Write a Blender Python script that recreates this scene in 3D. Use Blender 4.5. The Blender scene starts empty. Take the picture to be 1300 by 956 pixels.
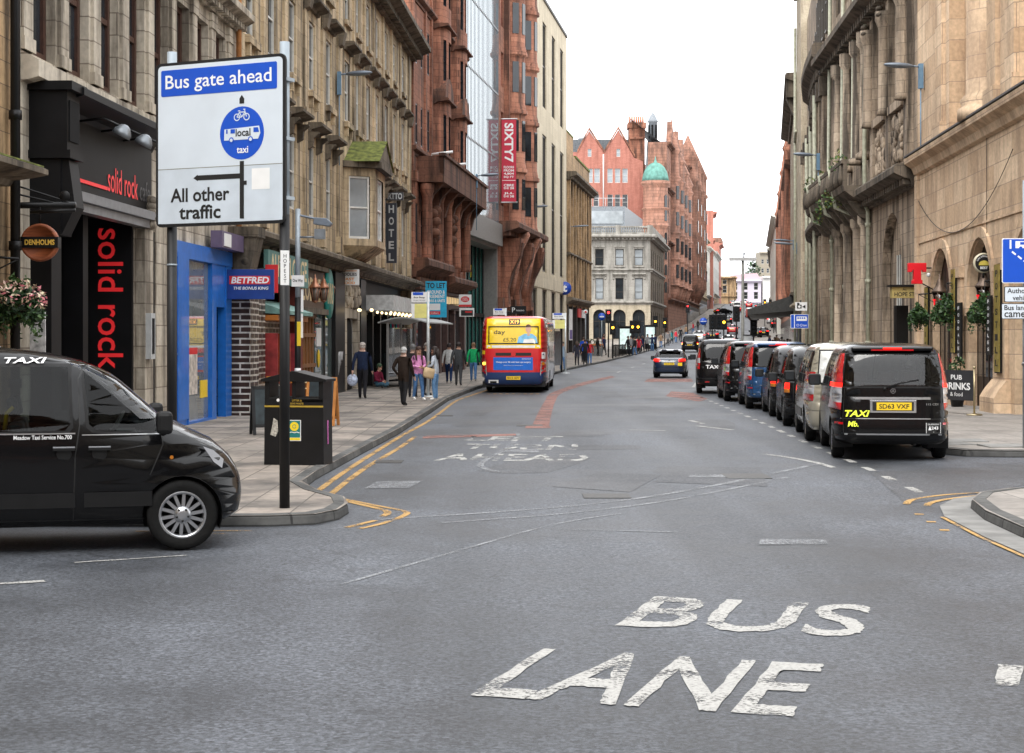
import bpy, bmesh, math, random
from mathutils import Vector, Matrix
from mathutils.geometry import delaunay_2d_cdt
R = math.radians
C = bpy.context.scene.collection
sc = bpy.context.scene
random.seed(7)
F = 2150.0; EH = 2.0

# ---------------------------------------------------------------- camera, sky, sun, exposure
cd = bpy.data.cameras.new('camera'); cam = bpy.data.objects.new('camera', cd); C.objects.link(cam)
cam.location = (0, 0, EH); cam.rotation_euler = (R(90), 0, 0)
cd.sensor_width = 36; cd.lens = F / 1300 * 36; cd.shift_y = -48 / 1300
cd.clip_end = 3000; cd.clip_start = 0.1
sc.camera = cam
w = bpy.data.worlds.new('World'); sc.world = w; w.use_nodes = True
nt = w.node_tree; bg = nt.nodes['Background']
sky = nt.nodes.new('ShaderNodeTexSky'); sky.sky_type = 'NISHITA'; sky.sun_disc = False
sky.sun_elevation = R(50); sky.sun_rotation = R(200); sky.air_density = 1.0; sky.dust_density = 4.0
hs = nt.nodes.new('ShaderNodeHueSaturation'); hs.inputs['Saturation'].default_value = 0.12
mx = nt.nodes.new('ShaderNodeMix'); mx.data_type = 'RGBA'; mx.inputs[0].default_value = 0.72
mx.inputs[7].default_value = (11.0, 11.2, 11.5, 1)          # an even white cloud layer
nt.links.new(sky.outputs[0], hs.inputs['Color']); nt.links.new(hs.outputs[0], mx.inputs[6])
nt.links.new(mx.outputs[2], bg.inputs['Color']); bg.inputs['Strength'].default_value = 0.15
sd = bpy.data.lights.new('sun', 'SUN'); sun = bpy.data.objects.new('sun', sd); C.objects.link(sun)
sd.energy = 1.0; sd.angle = R(28); sd.color = (1, .96, .9)
sun.rotation_euler = (R(40), 0, R(-20))
sc.view_settings.view_transform = 'Standard'; sc.view_settings.look = 'None'
sc.view_settings.exposure = 0.95; sc.view_settings.gamma = 1
sc.cycles.max_bounces = 5; sc.cycles.diffuse_bounces = 3; sc.cycles.glossy_bounces = 3
sc.cycles.transparent_max_bounces = 12
sc.cycles.use_denoising = True

# ---------------------------------------------------------------- helpers
def PX(px, d): return (px - 650) / F * d
def PZ(py, d): return EH - (py - 430) * d / F
def lerp(a, b, t): return a + (b - a) * t
def interp(x, pts):
    if x <= pts[0][0]:
        a, b = pts[0], pts[1]
    elif x >= pts[-1][0]:
        a, b = pts[-2], pts[-1]
    else:
        for a, b in zip(pts, pts[1:]):
            if a[0] <= x <= b[0]: break
    return a[1] + (b[1] - a[1]) * (x - a[0]) / (b[0] - a[0])
GP = [(0, 0), (100, 0), (130, .16), (173, .63), (200, 1.05), (250, 2.3), (330, 5.2), (430, 10.2), (475, 11.7), (520, 12.0), (1500, 12.0)]
def gz(y): return interp(max(y, 0), GP)

MATS = {}
def _nodes(name):
    m = bpy.data.materials.new(name); m.use_nodes = True
    return m, m.node_tree, m.node_tree.nodes['Principled BSDF']
def mat(name, col, rough=.6, metal=0.0, amt=.12, scale=6.0, emit=0, coat=0, bump=0, spec=.5, stretch=None):
    if name in MATS: return MATS[name]
    m, t, b = _nodes(name); N = t.nodes; L = t.links
    b.inputs['Roughness'].default_value = rough; b.inputs['Metallic'].default_value = metal
    b.inputs['Specular IOR Level'].default_value = spec
    if coat: b.inputs['Coat Weight'].default_value = coat; b.inputs['Coat Roughness'].default_value = .04
    tc = N.new('ShaderNodeTexCoord'); ns = N.new('ShaderNodeTexNoise'); ns.inputs['Scale'].default_value = scale
    ns.inputs['Detail'].default_value = 6
    if stretch:
        mp = N.new('ShaderNodeMapping'); mp.inputs['Scale'].default_value = stretch
        L.new(tc.outputs['Object'], mp.inputs[0]); L.new(mp.outputs[0], ns.inputs['Vector'])
    else: L.new(tc.outputs['Object'], ns.inputs['Vector'])
    cr = N.new('ShaderNodeValToRGB')
    cr.color_ramp.elements[0].position = .3; cr.color_ramp.elements[1].position = .7
    cr.color_ramp.elements[0].color = (*[c * (1 - amt) for c in col], 1)
    cr.color_ramp.elements[1].color = (*[min(1, c * (1 + amt)) for c in col], 1)
    L.new(ns.outputs[0], cr.inputs[0]); L.new(cr.outputs[0], b.inputs['Base Color'])
    if emit:
        b.inputs['Emission Strength'].default_value = emit; L.new(cr.outputs[0], b.inputs['Emission Color'])
    if bump:
        bp = N.new('ShaderNodeBump'); bp.inputs['Strength'].default_value = bump; bp.inputs['Distance'].default_value = .02
        L.new(ns.outputs[0], bp.inputs['Height']); L.new(bp.outputs[0], b.inputs['Normal'])
    MATS[name] = m; return m

def stone(name, c1, c2, mortar, bw=.9, bh=.38, ms=.008, stain=(.05, .04, .03), stain_amt=.5, bump=.35, rough=.85, streak=(1.1, 1.1, .14), spread=1.0):
    """coursed masonry with soot streaks that run down the wall"""
    if name in MATS: return MATS[name]
    m, t, b = _nodes(name); N = t.nodes; L = t.links
    b.inputs['Roughness'].default_value = rough; b.inputs['Specular IOR Level'].default_value = .25
    tc = N.new('ShaderNodeTexCoord'); sp = N.new('ShaderNodeSeparateXYZ'); L.new(tc.outputs['Object'], sp.inputs[0])
    ad = N.new('ShaderNodeMath'); ad.operation = 'ADD'; L.new(sp.outputs[0], ad.inputs[0]); L.new(sp.outputs[1], ad.inputs[1])
    cb = N.new('ShaderNodeCombineXYZ'); L.new(ad.outputs[0], cb.inputs[0]); L.new(sp.outputs[2], cb.inputs[1])
    br = N.new('ShaderNodeTexBrick'); L.new(cb.outputs[0], br.inputs['Vector'])
    br.inputs['Scale'].default_value = 1; br.inputs['Brick Width'].default_value = bw; br.inputs['Row Height'].default_value = bh
    br.inputs['Mortar Size'].default_value = ms; br.inputs['Mortar Smooth'].default_value = .3
    br.inputs['Color1'].default_value = (*c1, 1); br.inputs['Color2'].default_value = (*c2, 1); br.inputs['Mortar'].default_value = (*mortar, 1)
    br.inputs['Bias'].default_value = 0
    mp = N.new('ShaderNodeMapping'); mp.inputs['Scale'].default_value = streak
    L.new(tc.outputs['Object'], mp.inputs[0])
    ns = N.new('ShaderNodeTexNoise'); ns.inputs['Scale'].default_value = 1.6; ns.inputs['Detail'].default_value = 8; ns.inputs['Roughness'].default_value = .62
    L.new(mp.outputs[0], ns.inputs['Vector'])
    cr = N.new('ShaderNodeValToRGB'); cr.color_ramp.elements[0].position = .44; cr.color_ramp.elements[1].position = .62
    cr.color_ramp.elements[0].color = (0, 0, 0, 1); cr.color_ramp.elements[1].color = (stain_amt,) * 3 + (1,)
    L.new(ns.outputs[0], cr.inputs[0])
    mx = N.new('ShaderNodeMix'); mx.data_type = 'RGBA'
    L.new(cr.outputs[0], mx.inputs[0]); L.new(br.outputs[0], mx.inputs[6]); mx.inputs[7].default_value = (*stain, 1)
    n2 = N.new('ShaderNodeTexNoise'); n2.inputs['Scale'].default_value = 9; n2.inputs['Detail'].default_value = 6
    L.new(tc.outputs['Object'], n2.inputs['Vector'])
    mr = N.new('ShaderNodeMapRange'); mr.inputs[1].default_value = .3; mr.inputs[2].default_value = .7; mr.inputs[3].default_value = .86; mr.inputs[4].default_value = 1.13
    L.new(n2.outputs[0], mr.inputs[0])
    mm = N.new('ShaderNodeMix'); mm.data_type = 'RGBA'; mm.blend_type = 'MULTIPLY'; mm.inputs[0].default_value = 1
    L.new(mx.outputs[2], mm.inputs[6]); L.new(mr.outputs[0], mm.inputs[7]); L.new(mm.outputs[2], b.inputs['Base Color'])
    if bump:
        bp = N.new('ShaderNodeBump'); bp.inputs['Strength'].default_value = bump; bp.inputs['Distance'].default_value = .02
        sb = N.new('ShaderNodeMath'); sb.operation = 'SUBTRACT'; L.new(n2.outputs[0], sb.inputs[0]); L.new(br.outputs['Fac'], sb.inputs[1])
        L.new(sb.outputs[0], bp.inputs['Height']); L.new(bp.outputs[0], b.inputs['Normal'])
    MATS[name] = m; return m

def glassmat(name, col=(.02, .025, .03), rough=.04, spec=.6, amt=.5):
    """window glass seen from the street: dark room behind a glossy sheet"""
    return mat(name, col, rough, 0, amt, .8, spec=spec)
def clear_glass(name, tint=(.55, .6, .6), gloss=1.0):
    if name in MATS: return MATS[name]
    m = bpy.data.materials.new(name); m.use_nodes = True; t = m.node_tree; N = t.nodes; L = t.links
    N.remove(N['Principled BSDF']); out = N['Material Output']
    tr = N.new('ShaderNodeBsdfTransparent'); tr.inputs[0].default_value = (*tint, 1)
    gl = N.new('ShaderNodeBsdfGlossy'); gl.inputs['Roughness'].default_value = .03; gl.inputs[0].default_value = (gloss, gloss, gloss, 1)
    fr = N.new('ShaderNodeFresnel'); fr.inputs[0].default_value = 1.5
    mx = N.new('ShaderNodeMixShader'); L.new(fr.outputs[0], mx.inputs[0]); L.new(tr.outputs[0], mx.inputs[1]); L.new(gl.outputs[0], mx.inputs[2])
    L.new(mx.outputs[0], out.inputs[0]); MATS[name] = m; return m

def pip(p, poly):
    x, y = p; c = False; n = len(poly)
    for i in range(n):
        x1, y1 = poly[i]; x2, y2 = poly[i - 1]
        if (y1 > y) != (y2 > y) and x < (x2 - x1) * (y - y1) / (y2 - y1) + x1: c = not c
    return c
def densify(poly, step):
    out = []
    for i in range(len(poly)):
        a = poly[i]; b = poly[(i + 1) % len(poly)]
        n = max(1, int(math.hypot(b[0] - a[0], b[1] - a[1]) / step))
        for k in range(n): out.append((lerp(a[0], b[0], k / n), lerp(a[1], b[1], k / n)))
    return out
def tri_poly(outer, holes=(), pts=()):
    """triangulate a polygon with holes (and free points inside)"""
    vs = []; es = []
    for lp in [outer, *holes]:
        o = len(vs); n = len(lp); vs += [Vector(p) for p in lp]; es += [(o + i, o + (i + 1) % n) for i in range(n)]
    vs += [Vector(p) for p in pts]
    V, E, Fc, _, _, _ = delaunay_2d_cdt(vs, es, [], 0, 1e-6)
    keep = []
    for f in Fc:
        c = (sum(V[i].x for i in f) / len(f), sum(V[i].y for i in f) / len(f))
        if pip(c, outer) and not any(pip(c, h) for h in holes): keep.append(tuple(f))
    return [(v.x, v.y) for v in V], keep

_tx = {}
def text_geo(s, bold=0.0, shear=0.0, space=1.0):
    k = (s, bold, shear, space)
    if k not in _tx:
        cu = bpy.data.curves.new('t', 'FONT'); cu.body = s; cu.offset = bold; cu.resolution_u = 3; cu.shear = shear; cu.space_character = space
        ob = bpy.data.objects.new('t', cu); C.objects.link(ob)
        dg = bpy.context.evaluated_depsgraph_get(); me = ob.evaluated_get(dg).to_mesh()
        vs = [(v.co.x, v.co.y) for v in me.vertices]; fs = [tuple(p.vertices) for p in me.polygons]
        ob.evaluated_get(dg).to_mesh_clear(); bpy.data.objects.remove(ob); bpy.data.curves.remove(cu)
        _tx[k] = (vs, fs)
    return _tx[k]

class MB:
    """collects shapes and links them as ONE mesh object"""
    def __init__(s, m=None, T=None):
        s.v = []; s.f = []; s.fm = []; s.sm = []; s.mats = []; s.c = 0; s.T = T; s.smooth = False
        if m: s.use(m)
    def use(s, m, smooth=None):
        if m not in s.mats: s.mats.append(m)
        s.c = s.mats.index(m)
        if smooth is not None: s.smooth = smooth
        return s
    def add(s, vs, fs):
        o = len(s.v)
        if s.T is not None: vs = [tuple(s.T @ Vector(p)) for p in vs]
        s.v += [tuple(p) for p in vs]
        for f in fs: s.f.append(tuple(o + i for i in f)); s.fm.append(s.c); s.sm.append(s.smooth)
        return s
    def box(s, x0, x1, y0, y1, z0, z1):
        return s.add([(x0, y0, z0), (x1, y0, z0), (x1, y1, z0), (x0, y1, z0), (x0, y0, z1), (x1, y0, z1), (x1, y1, z1), (x0, y1, z1)],
              [(0, 3, 2, 1), (4, 5, 6, 7), (0, 1, 5, 4), (1, 2, 6, 5), (2, 3, 7, 6), (3, 0, 4, 7)])
    def quad(s, a, b, c, d): return s.add([a, b, c, d], [(0, 1, 2, 3)])
    def ext(s, poly, f0, f1):
        """prism between two maps of a 2D polygon"""
        n = len(poly); vs = [f0(p) for p in poly] + [f1(p) for p in poly]
        return s.add(vs, [tuple(range(n)), tuple(range(2 * n - 1, n - 1, -1))] + [(i, (i + 1) % n, n + (i + 1) % n, n + i) for i in range(n)])
    def xz(s, poly, y0, y1): return s.ext(poly, lambda p: (p[0], y0, p[1]), lambda p: (p[0], y1, p[1]))
    def yz(s, poly, x0, x1): return s.ext(poly, lambda p: (x0, p[0], p[1]), lambda p: (x1, p[0], p[1]))
    def xy(s, poly, z0, z1): return s.ext(poly, lambda p: (p[0], p[1], z0), lambda p: (p[0], p[1], z1))
    def tube(s, path, r, n=8):
        path = [Vector(p) for p in path]; rs = r if isinstance(r, (list, tuple)) else [r] * len(path)
        sm = s.smooth; s.smooth = True; rings = []; up = None
        for i, p in enumerate(path):
            t = (path[min(i + 1, len(path) - 1)] - path[max(i - 1, 0)]).normalized()
            if up is None: up = t.orthogonal().normalized()
            up = (up - t * up.dot(t)).normalized(); si = t.cross(up)
            rings.append([p + (up * math.cos(a) + si * math.sin(a)) * rs[i] for a in [2 * math.pi * k / n for k in range(n)]])
        vs = [q for g in rings for q in g]; fs = []
        for i in range(len(rings) - 1):
            for k in range(n): fs.append((i * n + k, i * n + (k + 1) % n, (i + 1) * n + (k + 1) % n, (i + 1) * n + k))
        fs += [tuple(range(n - 1, -1, -1)), tuple(range((len(rings) - 1) * n, len(rings) * n))]
        s.add(vs, fs); s.smooth = sm; return s
    def lathe(s, prof, c=(0, 0, 0), n=16, axis='z', a0=0, a1=2 * math.pi, caps=True, crisp=False):
        if crisp: prof = [prof[0]] + [q for q in prof[1:-1] for _ in (0, 1)] + [prof[-1]]
        full = abs(a1 - a0 - 2 * math.pi) < 1e-6; k = n if full else n + 1; vs = []; fs = []
        for r, z in prof:
            for i in range(k):
                a = a0 + (a1 - a0) * i / n; p = (r * math.cos(a), r * math.sin(a), z)
                if axis == 'y': p = (p[0], p[2], p[1])
                elif axis == 'x': p = (p[2], p[0], p[1])
                vs.append((c[0] + p[0], c[1] + p[1], c[2] + p[2]))
        for j in range(len(prof) - 1):
            for i in range(n):
                i2 = (i + 1) % k; fs.append((j * k + i, j * k + i2, (j + 1) * k + i2, (j + 1) * k + i))
        if full and caps:
            if prof[0][0] > 1e-4: fs.append(tuple(range(k)))
            if prof[-1][0] > 1e-4: fs.append(tuple(range((len(prof) - 1) * k, len(prof) * k)))
        sm = s.smooth; s.smooth = True; s.add(vs, fs); s.smooth = sm; return s
    def ball(s, c, r, n=10):
        rx, ry, rz = r if isinstance(r, (tuple, list)) else (r, r, r)
        prof = [(math.sin(math.pi * i / n), -math.cos(math.pi * i / n)) for i in range(n + 1)]
        T0 = s.T; m = Matrix.Translation(c) @ Matrix.Diagonal((rx, ry, rz, 1)); s.T = m if T0 is None else T0 @ m
        prof[0] = (1e-4, -1); prof[-1] = (1e-4, 1)
        s.lathe(prof, n=n + 4); s.T = T0; return s
    def text(s, body, o, xd=(1, 0, 0), ud=(0, 0, 1), h=None, w=None, bold=0.0, shear=0.0, align='c', space=1.0):
        """flat lettering: o = centre of the words' box (or its left end)"""
        vs, fs = text_geo(body, bold, shear, space)
        if not vs: return s
        x0 = min(p[0] for p in vs); x1 = max(p[0] for p in vs); y0 = min(p[1] for p in vs); y1 = max(p[1] for p in vs)
        sy = (h / (y1 - y0)) if h else w / (x1 - x0); sx = (w / (x1 - x0)) if w else sy
        o, xd, ud = Vector(o), Vector(xd).normalized(), Vector(ud).normalized()
        ax = x0 if align == 'l' else (x0 + x1) / 2
        return s.add([o + xd * (p[0] - ax) * sx + ud * (p[1] - (y0 + y1) / 2) * sy for p in vs], fs)
    def disc(s, c, r, n=24, xd=(1, 0, 0), ud=(0, 0, 1), r0=0, ry=None, a0=0, a1=None):
        c, xd, ud = Vector(c), Vector(xd).normalized(), Vector(ud).normalized(); ry = ry or r; full = a1 is None; a1 = 2 * math.pi if full else a1
        A = [a0 + (a1 - a0) * i / n for i in range(n + (0 if full else 1))]
        o = [c + xd * r * math.cos(a) + ud * ry * math.sin(a) for a in A]
        if not r0: return s.add(o, [tuple(range(len(A)))])
        q = r0 / r; i_ = [c + xd * r * q * math.cos(a) + ud * ry * q * math.sin(a) for a in A]; m = len(A)
        return s.add(o + i_, [(k, (k + 1) % m, m + (k + 1) % m, m + k) for k in range(m if full else m - 1)])
    def build(s, name, parent=None, loc=None, rz=None, bevel=0, recalc=True):
        me = bpy.data.meshes.new(name); me.from_pydata(s.v, [], s.f)
        for m in s.mats: me.materials.append(m)
        me.polygons.foreach_set('material_index', s.fm); me.polygons.foreach_set('use_smooth', s.sm)
        if recalc:
            bm = bmesh.new(); bm.from_mesh(me); bmesh.ops.recalc_face_normals(bm, faces=bm.faces); bm.to_mesh(me); bm.free()
        me.validate(); me.update()
        o = bpy.data.objects.new(name, me); C.objects.link(o)
        if parent: o.parent = parent
        if loc: o.location = loc
        if rz is not None: o.rotation_euler = (0, 0, rz)
        if bevel:
            b = o.modifiers.new('bevel', 'BEVEL'); b.width = bevel; b.segments = 2; b.limit_method = 'ANGLE'; b.angle_limit = R(40)
        return o
def tag(o, label=None, cat=None, group=None, kind=None):
    if label: o['label'] = label
    if cat: o['category'] = cat
    if group: o['group'] = group
    if kind: o['kind'] = kind
    return o
def thing(name, label, cat, loc=(0, 0, 0), rz=0, group=None):
    o = bpy.data.objects.new(name, None); C.objects.link(o); o.location = loc; o.rotation_euler = (0, 0, rz); o.empty_display_size = .2
    return tag(o, label, cat, group)
def copy_tree(o, parent=None):
    c = o.copy(); C.objects.link(c); c.parent = parent
    for ch in list(o.children): copy_tree(ch, c)
    return c

# ---------------------------------------------------------------- common materials
BLACKP = mat('black_paint', (.006, .006, .0065), .4, amt=.2, spec=.3)
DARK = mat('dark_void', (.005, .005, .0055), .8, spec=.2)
GREYM = mat('grey_metal', (.22, .24, .26), .45, .6)
LAMPG = mat('lamp_grey', (.16, .19, .23), .4, .3)
WHITEP = mat('white_paint', (.78, .78, .77), .45, amt=.04)
STEEL = mat('steel', (.5, .51, .52), .3, .9)
RED = mat('red_paint', (.62, .02, .025), .4, amt=.06)
BLUE = mat('sign_blue', (.006, .075, .5), .35, amt=.04)
YEL = mat('yellow_paint', (.8, .55, .02), .45, amt=.05)
GLASS = glassmat('window_glass')
GLASSL = glassmat('window_glass_pale', (.3, .33, .35), .06, .6, .3)
WOODFR = mat('brown_frame', (.055, .022, .014), .5, amt=.3)
WHITEFR = mat('white_frame', (.6, .59, .55), .5, amt=.1)
LEAD = mat('lead_roof', (.2, .22, .24), .5, amt=.25)
SLATE = mat('slate', (.12, .13, .14), .7, amt=.35, scale=4)
MOSS = mat('moss', (.13, .15, .03), .95, amt=.6, scale=5, bump=.8)
# ---------------------------------------------------------------- road and ground
def asphalt(name, c0, c1, speck=.16, rough=.62):
    m, t, b = _nodes(name); N = t.nodes; L = t.links
    tc = N.new('ShaderNodeTexCoord')
    def noise(s, d=6, r=.55):
        n = N.new('ShaderNodeTexNoise'); n.inputs['Scale'].default_value = s; n.inputs['Detail'].default_value = d; n.inputs['Roughness'].default_value = r
        L.new(tc.outputs['Object'], n.inputs['Vector']); return n
    big = noise(.24, 9, .68); cr = N.new('ShaderNodeValToRGB')
    cr.color_ramp.elements[0].position = .36; cr.color_ramp.elements[1].position = .66
    cr.color_ramp.elements[0].color = (*c0, 1); cr.color_ramp.elements[1].color = (*c1, 1); L.new(big.outputs[0], cr.inputs[0])
    fine = noise(26, 9, .9); c2 = N.new('ShaderNodeValToRGB')
    c2.color_ramp.elements[0].position = .40; c2.color_ramp.elements[1].position = .62
    c2.color_ramp.elements[0].color = (.35, .35, .36, 1); c2.color_ramp.elements[1].color = (1.9, 1.9, 1.92, 1); L.new(fine.outputs[0], c2.inputs[0])
    mm = N.new('ShaderNodeMix'); mm.data_type = 'RGBA'; mm.blend_type = 'MULTIPLY'; mm.inputs[0].default_value = 1
    L.new(cr.outputs[0], mm.inputs[6]); L.new(c2.outputs[0], mm.inputs[7])
    gv = N.new('ShaderNodeTexVoronoi'); gv.inputs['Scale'].default_value = 42; L.new(tc.outputs['Object'], gv.inputs['Vector'])   # single stones of the aggregate
    sx = N.new('ShaderNodeSeparateXYZ'); L.new(gv.outputs['Color'], sx.inputs[0]); gr = N.new('ShaderNodeMapRange'); gr.inputs[3].default_value = .55; gr.inputs[4].default_value = 1.5; L.new(sx.outputs[0], gr.inputs[0])
    mg = N.new('ShaderNodeMix'); mg.data_type = 'RGBA'; mg.blend_type = 'MULTIPLY'; mg.inputs[0].default_value = 1; L.new(mm.outputs[2], mg.inputs[6]); L.new(gr.outputs[0], mg.inputs[7]); mm = mg
    # polished wheel tracks and oil-dark lanes run along the street
    mp = N.new('ShaderNodeMapping'); mp.inputs['Scale'].default_value = (.75, .05, 1); mp.inputs['Rotation'].default_value = (0, 0, R(-5)); L.new(tc.outputs['Object'], mp.inputs[0])
    tn = N.new('ShaderNodeTexNoise'); tn.inputs['Scale'].default_value = 1.0; tn.inputs['Detail'].default_value = 5; L.new(mp.outputs[0], tn.inputs['Vector'])
    tr_ = N.new('ShaderNodeMapRange'); tr_.inputs[1].default_value = .32; tr_.inputs[2].default_value = .68; tr_.inputs[3].default_value = .68; tr_.inputs[4].default_value = 1.35; L.new(tn.outputs[0], tr_.inputs[0])
    mt = N.new('ShaderNodeMix'); mt.data_type = 'RGBA'; mt.blend_type = 'MULTIPLY'; mt.inputs[0].default_value = 1; L.new(mm.outputs[2], mt.inputs[6]); L.new(tr_.outputs[0], mt.inputs[7]); mm = mt
    # pale worn aggregate in flecks
    fl = noise(11, 10, .8); c3 = N.new('ShaderNodeValToRGB'); c3.color_ramp.elements[0].position = .62; c3.color_ramp.elements[1].position = .74
    c3.color_ramp.elements[0].color = (0, 0, 0, 1); c3.color_ramp.elements[1].color = (.4, .4, .4, 1); L.new(fl.outputs[0], c3.inputs[0])
    m2 = N.new('ShaderNodeMix'); m2.data_type = 'RGBA'; L.new(c3.outputs[0], m2.inputs[0]); L.new(mm.outputs[2], m2.inputs[6])
    m2.inputs[7].default_value = (speck, speck, speck, 1)
    # tar cracks
    vo = N.new('ShaderNodeTexVoronoi'); vo.feature = 'DISTANCE_TO_EDGE'; vo.inputs['Scale'].default_value = .22
    wv = noise(1.3, 4); va = N.new('ShaderNodeVectorMath'); va.operation = 'MULTIPLY_ADD'; va.inputs[1].default_value = (1.2, 1.2, 0)
    L.new(wv.outputs['Color'], va.inputs[0]); L.new(tc.outputs['Object'], va.inputs[2]); L.new(va.outputs[0], vo.inputs['Vector'])
    c4 = N.new('ShaderNodeValToRGB'); c4.color_ramp.elements[0].position = .0; c4.color_ramp.elements[1].position = .004
    c4.color_ramp.elements[0].color = (.66, .66, .66, 1); c4.color_ramp.elements[1].color = (1, 1, 1, 1); L.new(vo.outputs['Distance'], c4.inputs[0])
    m3 = N.new('ShaderNodeMix'); m3.data_type = 'RGBA'; m3.blend_type = 'MULTIPLY'; m3.inputs[0].default_value = 1
    L.new(m2.outputs[2], m3.inputs[6]); L.new(c4.outputs[0], m3.inputs[7]); L.new(m3.outputs[2], b.inputs['Base Color'])
    rr = N.new('ShaderNodeMapRange'); rr.inputs[1].default_value = .3; rr.inputs[2].default_value = .7
    rr.inputs[3].default_value = rough - .18; rr.inputs[4].default_value = rough + .12; L.new(big.outputs[0], rr.inputs[0]); L.new(rr.outputs[0], b.inputs['Roughness'])
    bp = N.new('ShaderNodeBump'); bp.inputs['Strength'].default_value = .5; bp.inputs['Distance'].default_value = .012
    L.new(fine.outputs[0], bp.inputs['Height']); L.new(bp.outputs[0], b.inputs['Normal'])
    MATS[name] = m; return m
ASPH = asphalt('asphalt', (.027, .030, .035), (.084, .092, .105), .24)
ASPHL = asphalt('asphalt_patch', (.034, .036, .040), (.062, .066, .073), .18)
ASPHP = asphalt('asphalt_worn', (.10, .104, .11), (.17, .175, .18), .26)
def worn(name, col, lo=.42, hi=.54, scale=2.0, mix=.5):
    """old road paint: chips and bald patches are real gaps that show the asphalt below"""
    m, t, b = _nodes(name); N = t.nodes; L = t.links; b.inputs['Roughness'].default_value = .7
    tc = N.new('ShaderNodeTexCoord')
    def nz(s, d, r):
        n = N.new('ShaderNodeTexNoise'); n.inputs['Scale'].default_value = s; n.inputs['Detail'].default_value = d; n.inputs['Roughness'].default_value = r; L.new(tc.outputs['Object'], n.inputs['Vector']); return n
    a = nz(scale, 6, .6); f = nz(38, 5, .7); mx = N.new('ShaderNodeMix'); mx.inputs[0].default_value = mix; L.new(a.outputs[0], mx.inputs[2]); L.new(f.outputs[0], mx.inputs[3])
    cr = N.new('ShaderNodeValToRGB'); cr.color_ramp.elements[0].position = lo; cr.color_ramp.elements[1].position = hi; L.new(mx.outputs[0], cr.inputs[0])
    c2 = N.new('ShaderNodeValToRGB'); c2.color_ramp.elements[0].position = .35; c2.color_ramp.elements[1].position = .6
    c2.color_ramp.elements[0].color = (*[c * .62 for c in col], 1); c2.color_ramp.elements[1].color = (*col, 1); L.new(f.outputs[0], c2.inputs[0]); L.new(c2.outputs[0], b.inputs['Base Color'])
    tr = N.new('ShaderNodeBsdfTransparent'); ms = N.new('ShaderNodeMixShader'); L.new(cr.outputs[0], ms.inputs[0]); L.new(tr.outputs[0], ms.inputs[1]); L.new(b.outputs[0], ms.inputs[2]); L.new(ms.outputs[0], N['Material Output'].inputs[0])
    MATS[name] = m; return m
MW = worn('road_white', (.40, .395, .375), lo=.42, hi=.49)
MWF = worn('road_white_faded', (.42, .42, .40), lo=.475, hi=.53, scale=1.6, mix=.4)
MY = worn('road_yellow', (.46, .27, .08), lo=.42, hi=.50, scale=1.7)
MR = worn('road_red', (.27, .12, .095), lo=.42, hi=.52, scale=1.2)
WJ = worn('worn_joint', (.24, .25, .265), lo=.42, hi=.56, scale=1.5)

road = MB(ASPH); xs = [-420, -120, -40, -15, 0, 15, 40, 80, 160, 420]; ys = [-30, 0, 30, 60] + [p[0] for p in GP[1:]]
road.add([(x, y, gz(y)) for y in ys for x in xs], [(j * 10 + i, j * 10 + i + 1, (j + 1) * 10 + i + 1, (j + 1) * 10 + i) for j in range(len(ys) - 1) for i in range(9)])
tag(road.build('road', recalc=False), kind='structure')

LK = [(-24, 18.3), (-3.4, 18.0), (-2.6, 18.02), (-2.12, 18.2), (-1.92, 18.7), (-1.88, 19.4), (-2.0, 20.2), (-2.45, 21.2), (-2.78, 22.4), (-2.79, 24), (-2.62, 29), (-2.38, 35.5), (-2.2, 45), (-2.05, 54.4), (-1.7, 61), (-1.35, 67), (-.6, 75),
      (.6, 83), (2.25, 93), (3.4, 105), (4.8, 115), (6.6, 127), (8.9, 142), (12.7, 166), (18.4, 205), (22.4, 235), (27.4, 268), (42.3, 360), (53.5, 430), (60, 475)]
RK = [(40, 28.7), (8.3, 28.5), (7.7, 28.7), (7.42, 29.3), (7.55, 31), (7.9, 33), (8.25, 38), (8.8, 43), (9.0, 50), (9.2, 61), (9.6, 66), (10.6, 79), (12.7, 94), (16.0, 118), (21.9, 160), (35.7, 250), (52.2, 360), (64.5, 430), (71, 475)]
RC = [(5.1, 2), (5.1, 12), (5.12, 17), (5.2, 18.6), (5.4, 19.9), (5.75, 20.8), (6.3, 21.4), (7.2, 21.8), (9, 22), (40, 22.3)]
FLAG = stone('paving_flags', (.33, .285, .245), (.235, .21, .185), (.12, .105, .09), .9, .6, .012, (.10, .092, .085), .9, .2, streak=(.5, .5, .5))
FLAG.node_tree.nodes['Combine XYZ']  # laid flat: use plan coordinates
def plan_coords(m):
    t = m.node_tree; sp = [n for n in t.nodes if n.type == 'SEPXYZ'][0]; cb = [n for n in t.nodes if n.type == 'COMBXYZ'][0]
    t.links.new(sp.outputs[0], cb.inputs[1]); t.links.new(sp.outputs[1], cb.inputs[0])
plan_coords(FLAG)
FLAGR = stone('paving_flags_pale', (.30, .275, .25), (.26, .24, .22), (.15, .14, .13), .75, .75, .012, (.14, .13, .12), .6, .2, streak=(.5, .5, .5)); plan_coords(FLAGR)
KERBM = stone('kerb_stone', (.13, .13, .125), (.085, .085, .083), (.04, .04, .04), .9, 3, .02, (.05, .05, .05), .7, .3, streak=(.8, .8, .8))
CONC = mat('pale_concrete', (.19, .188, .18), .8, amt=.3, scale=3, bump=.15)
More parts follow.
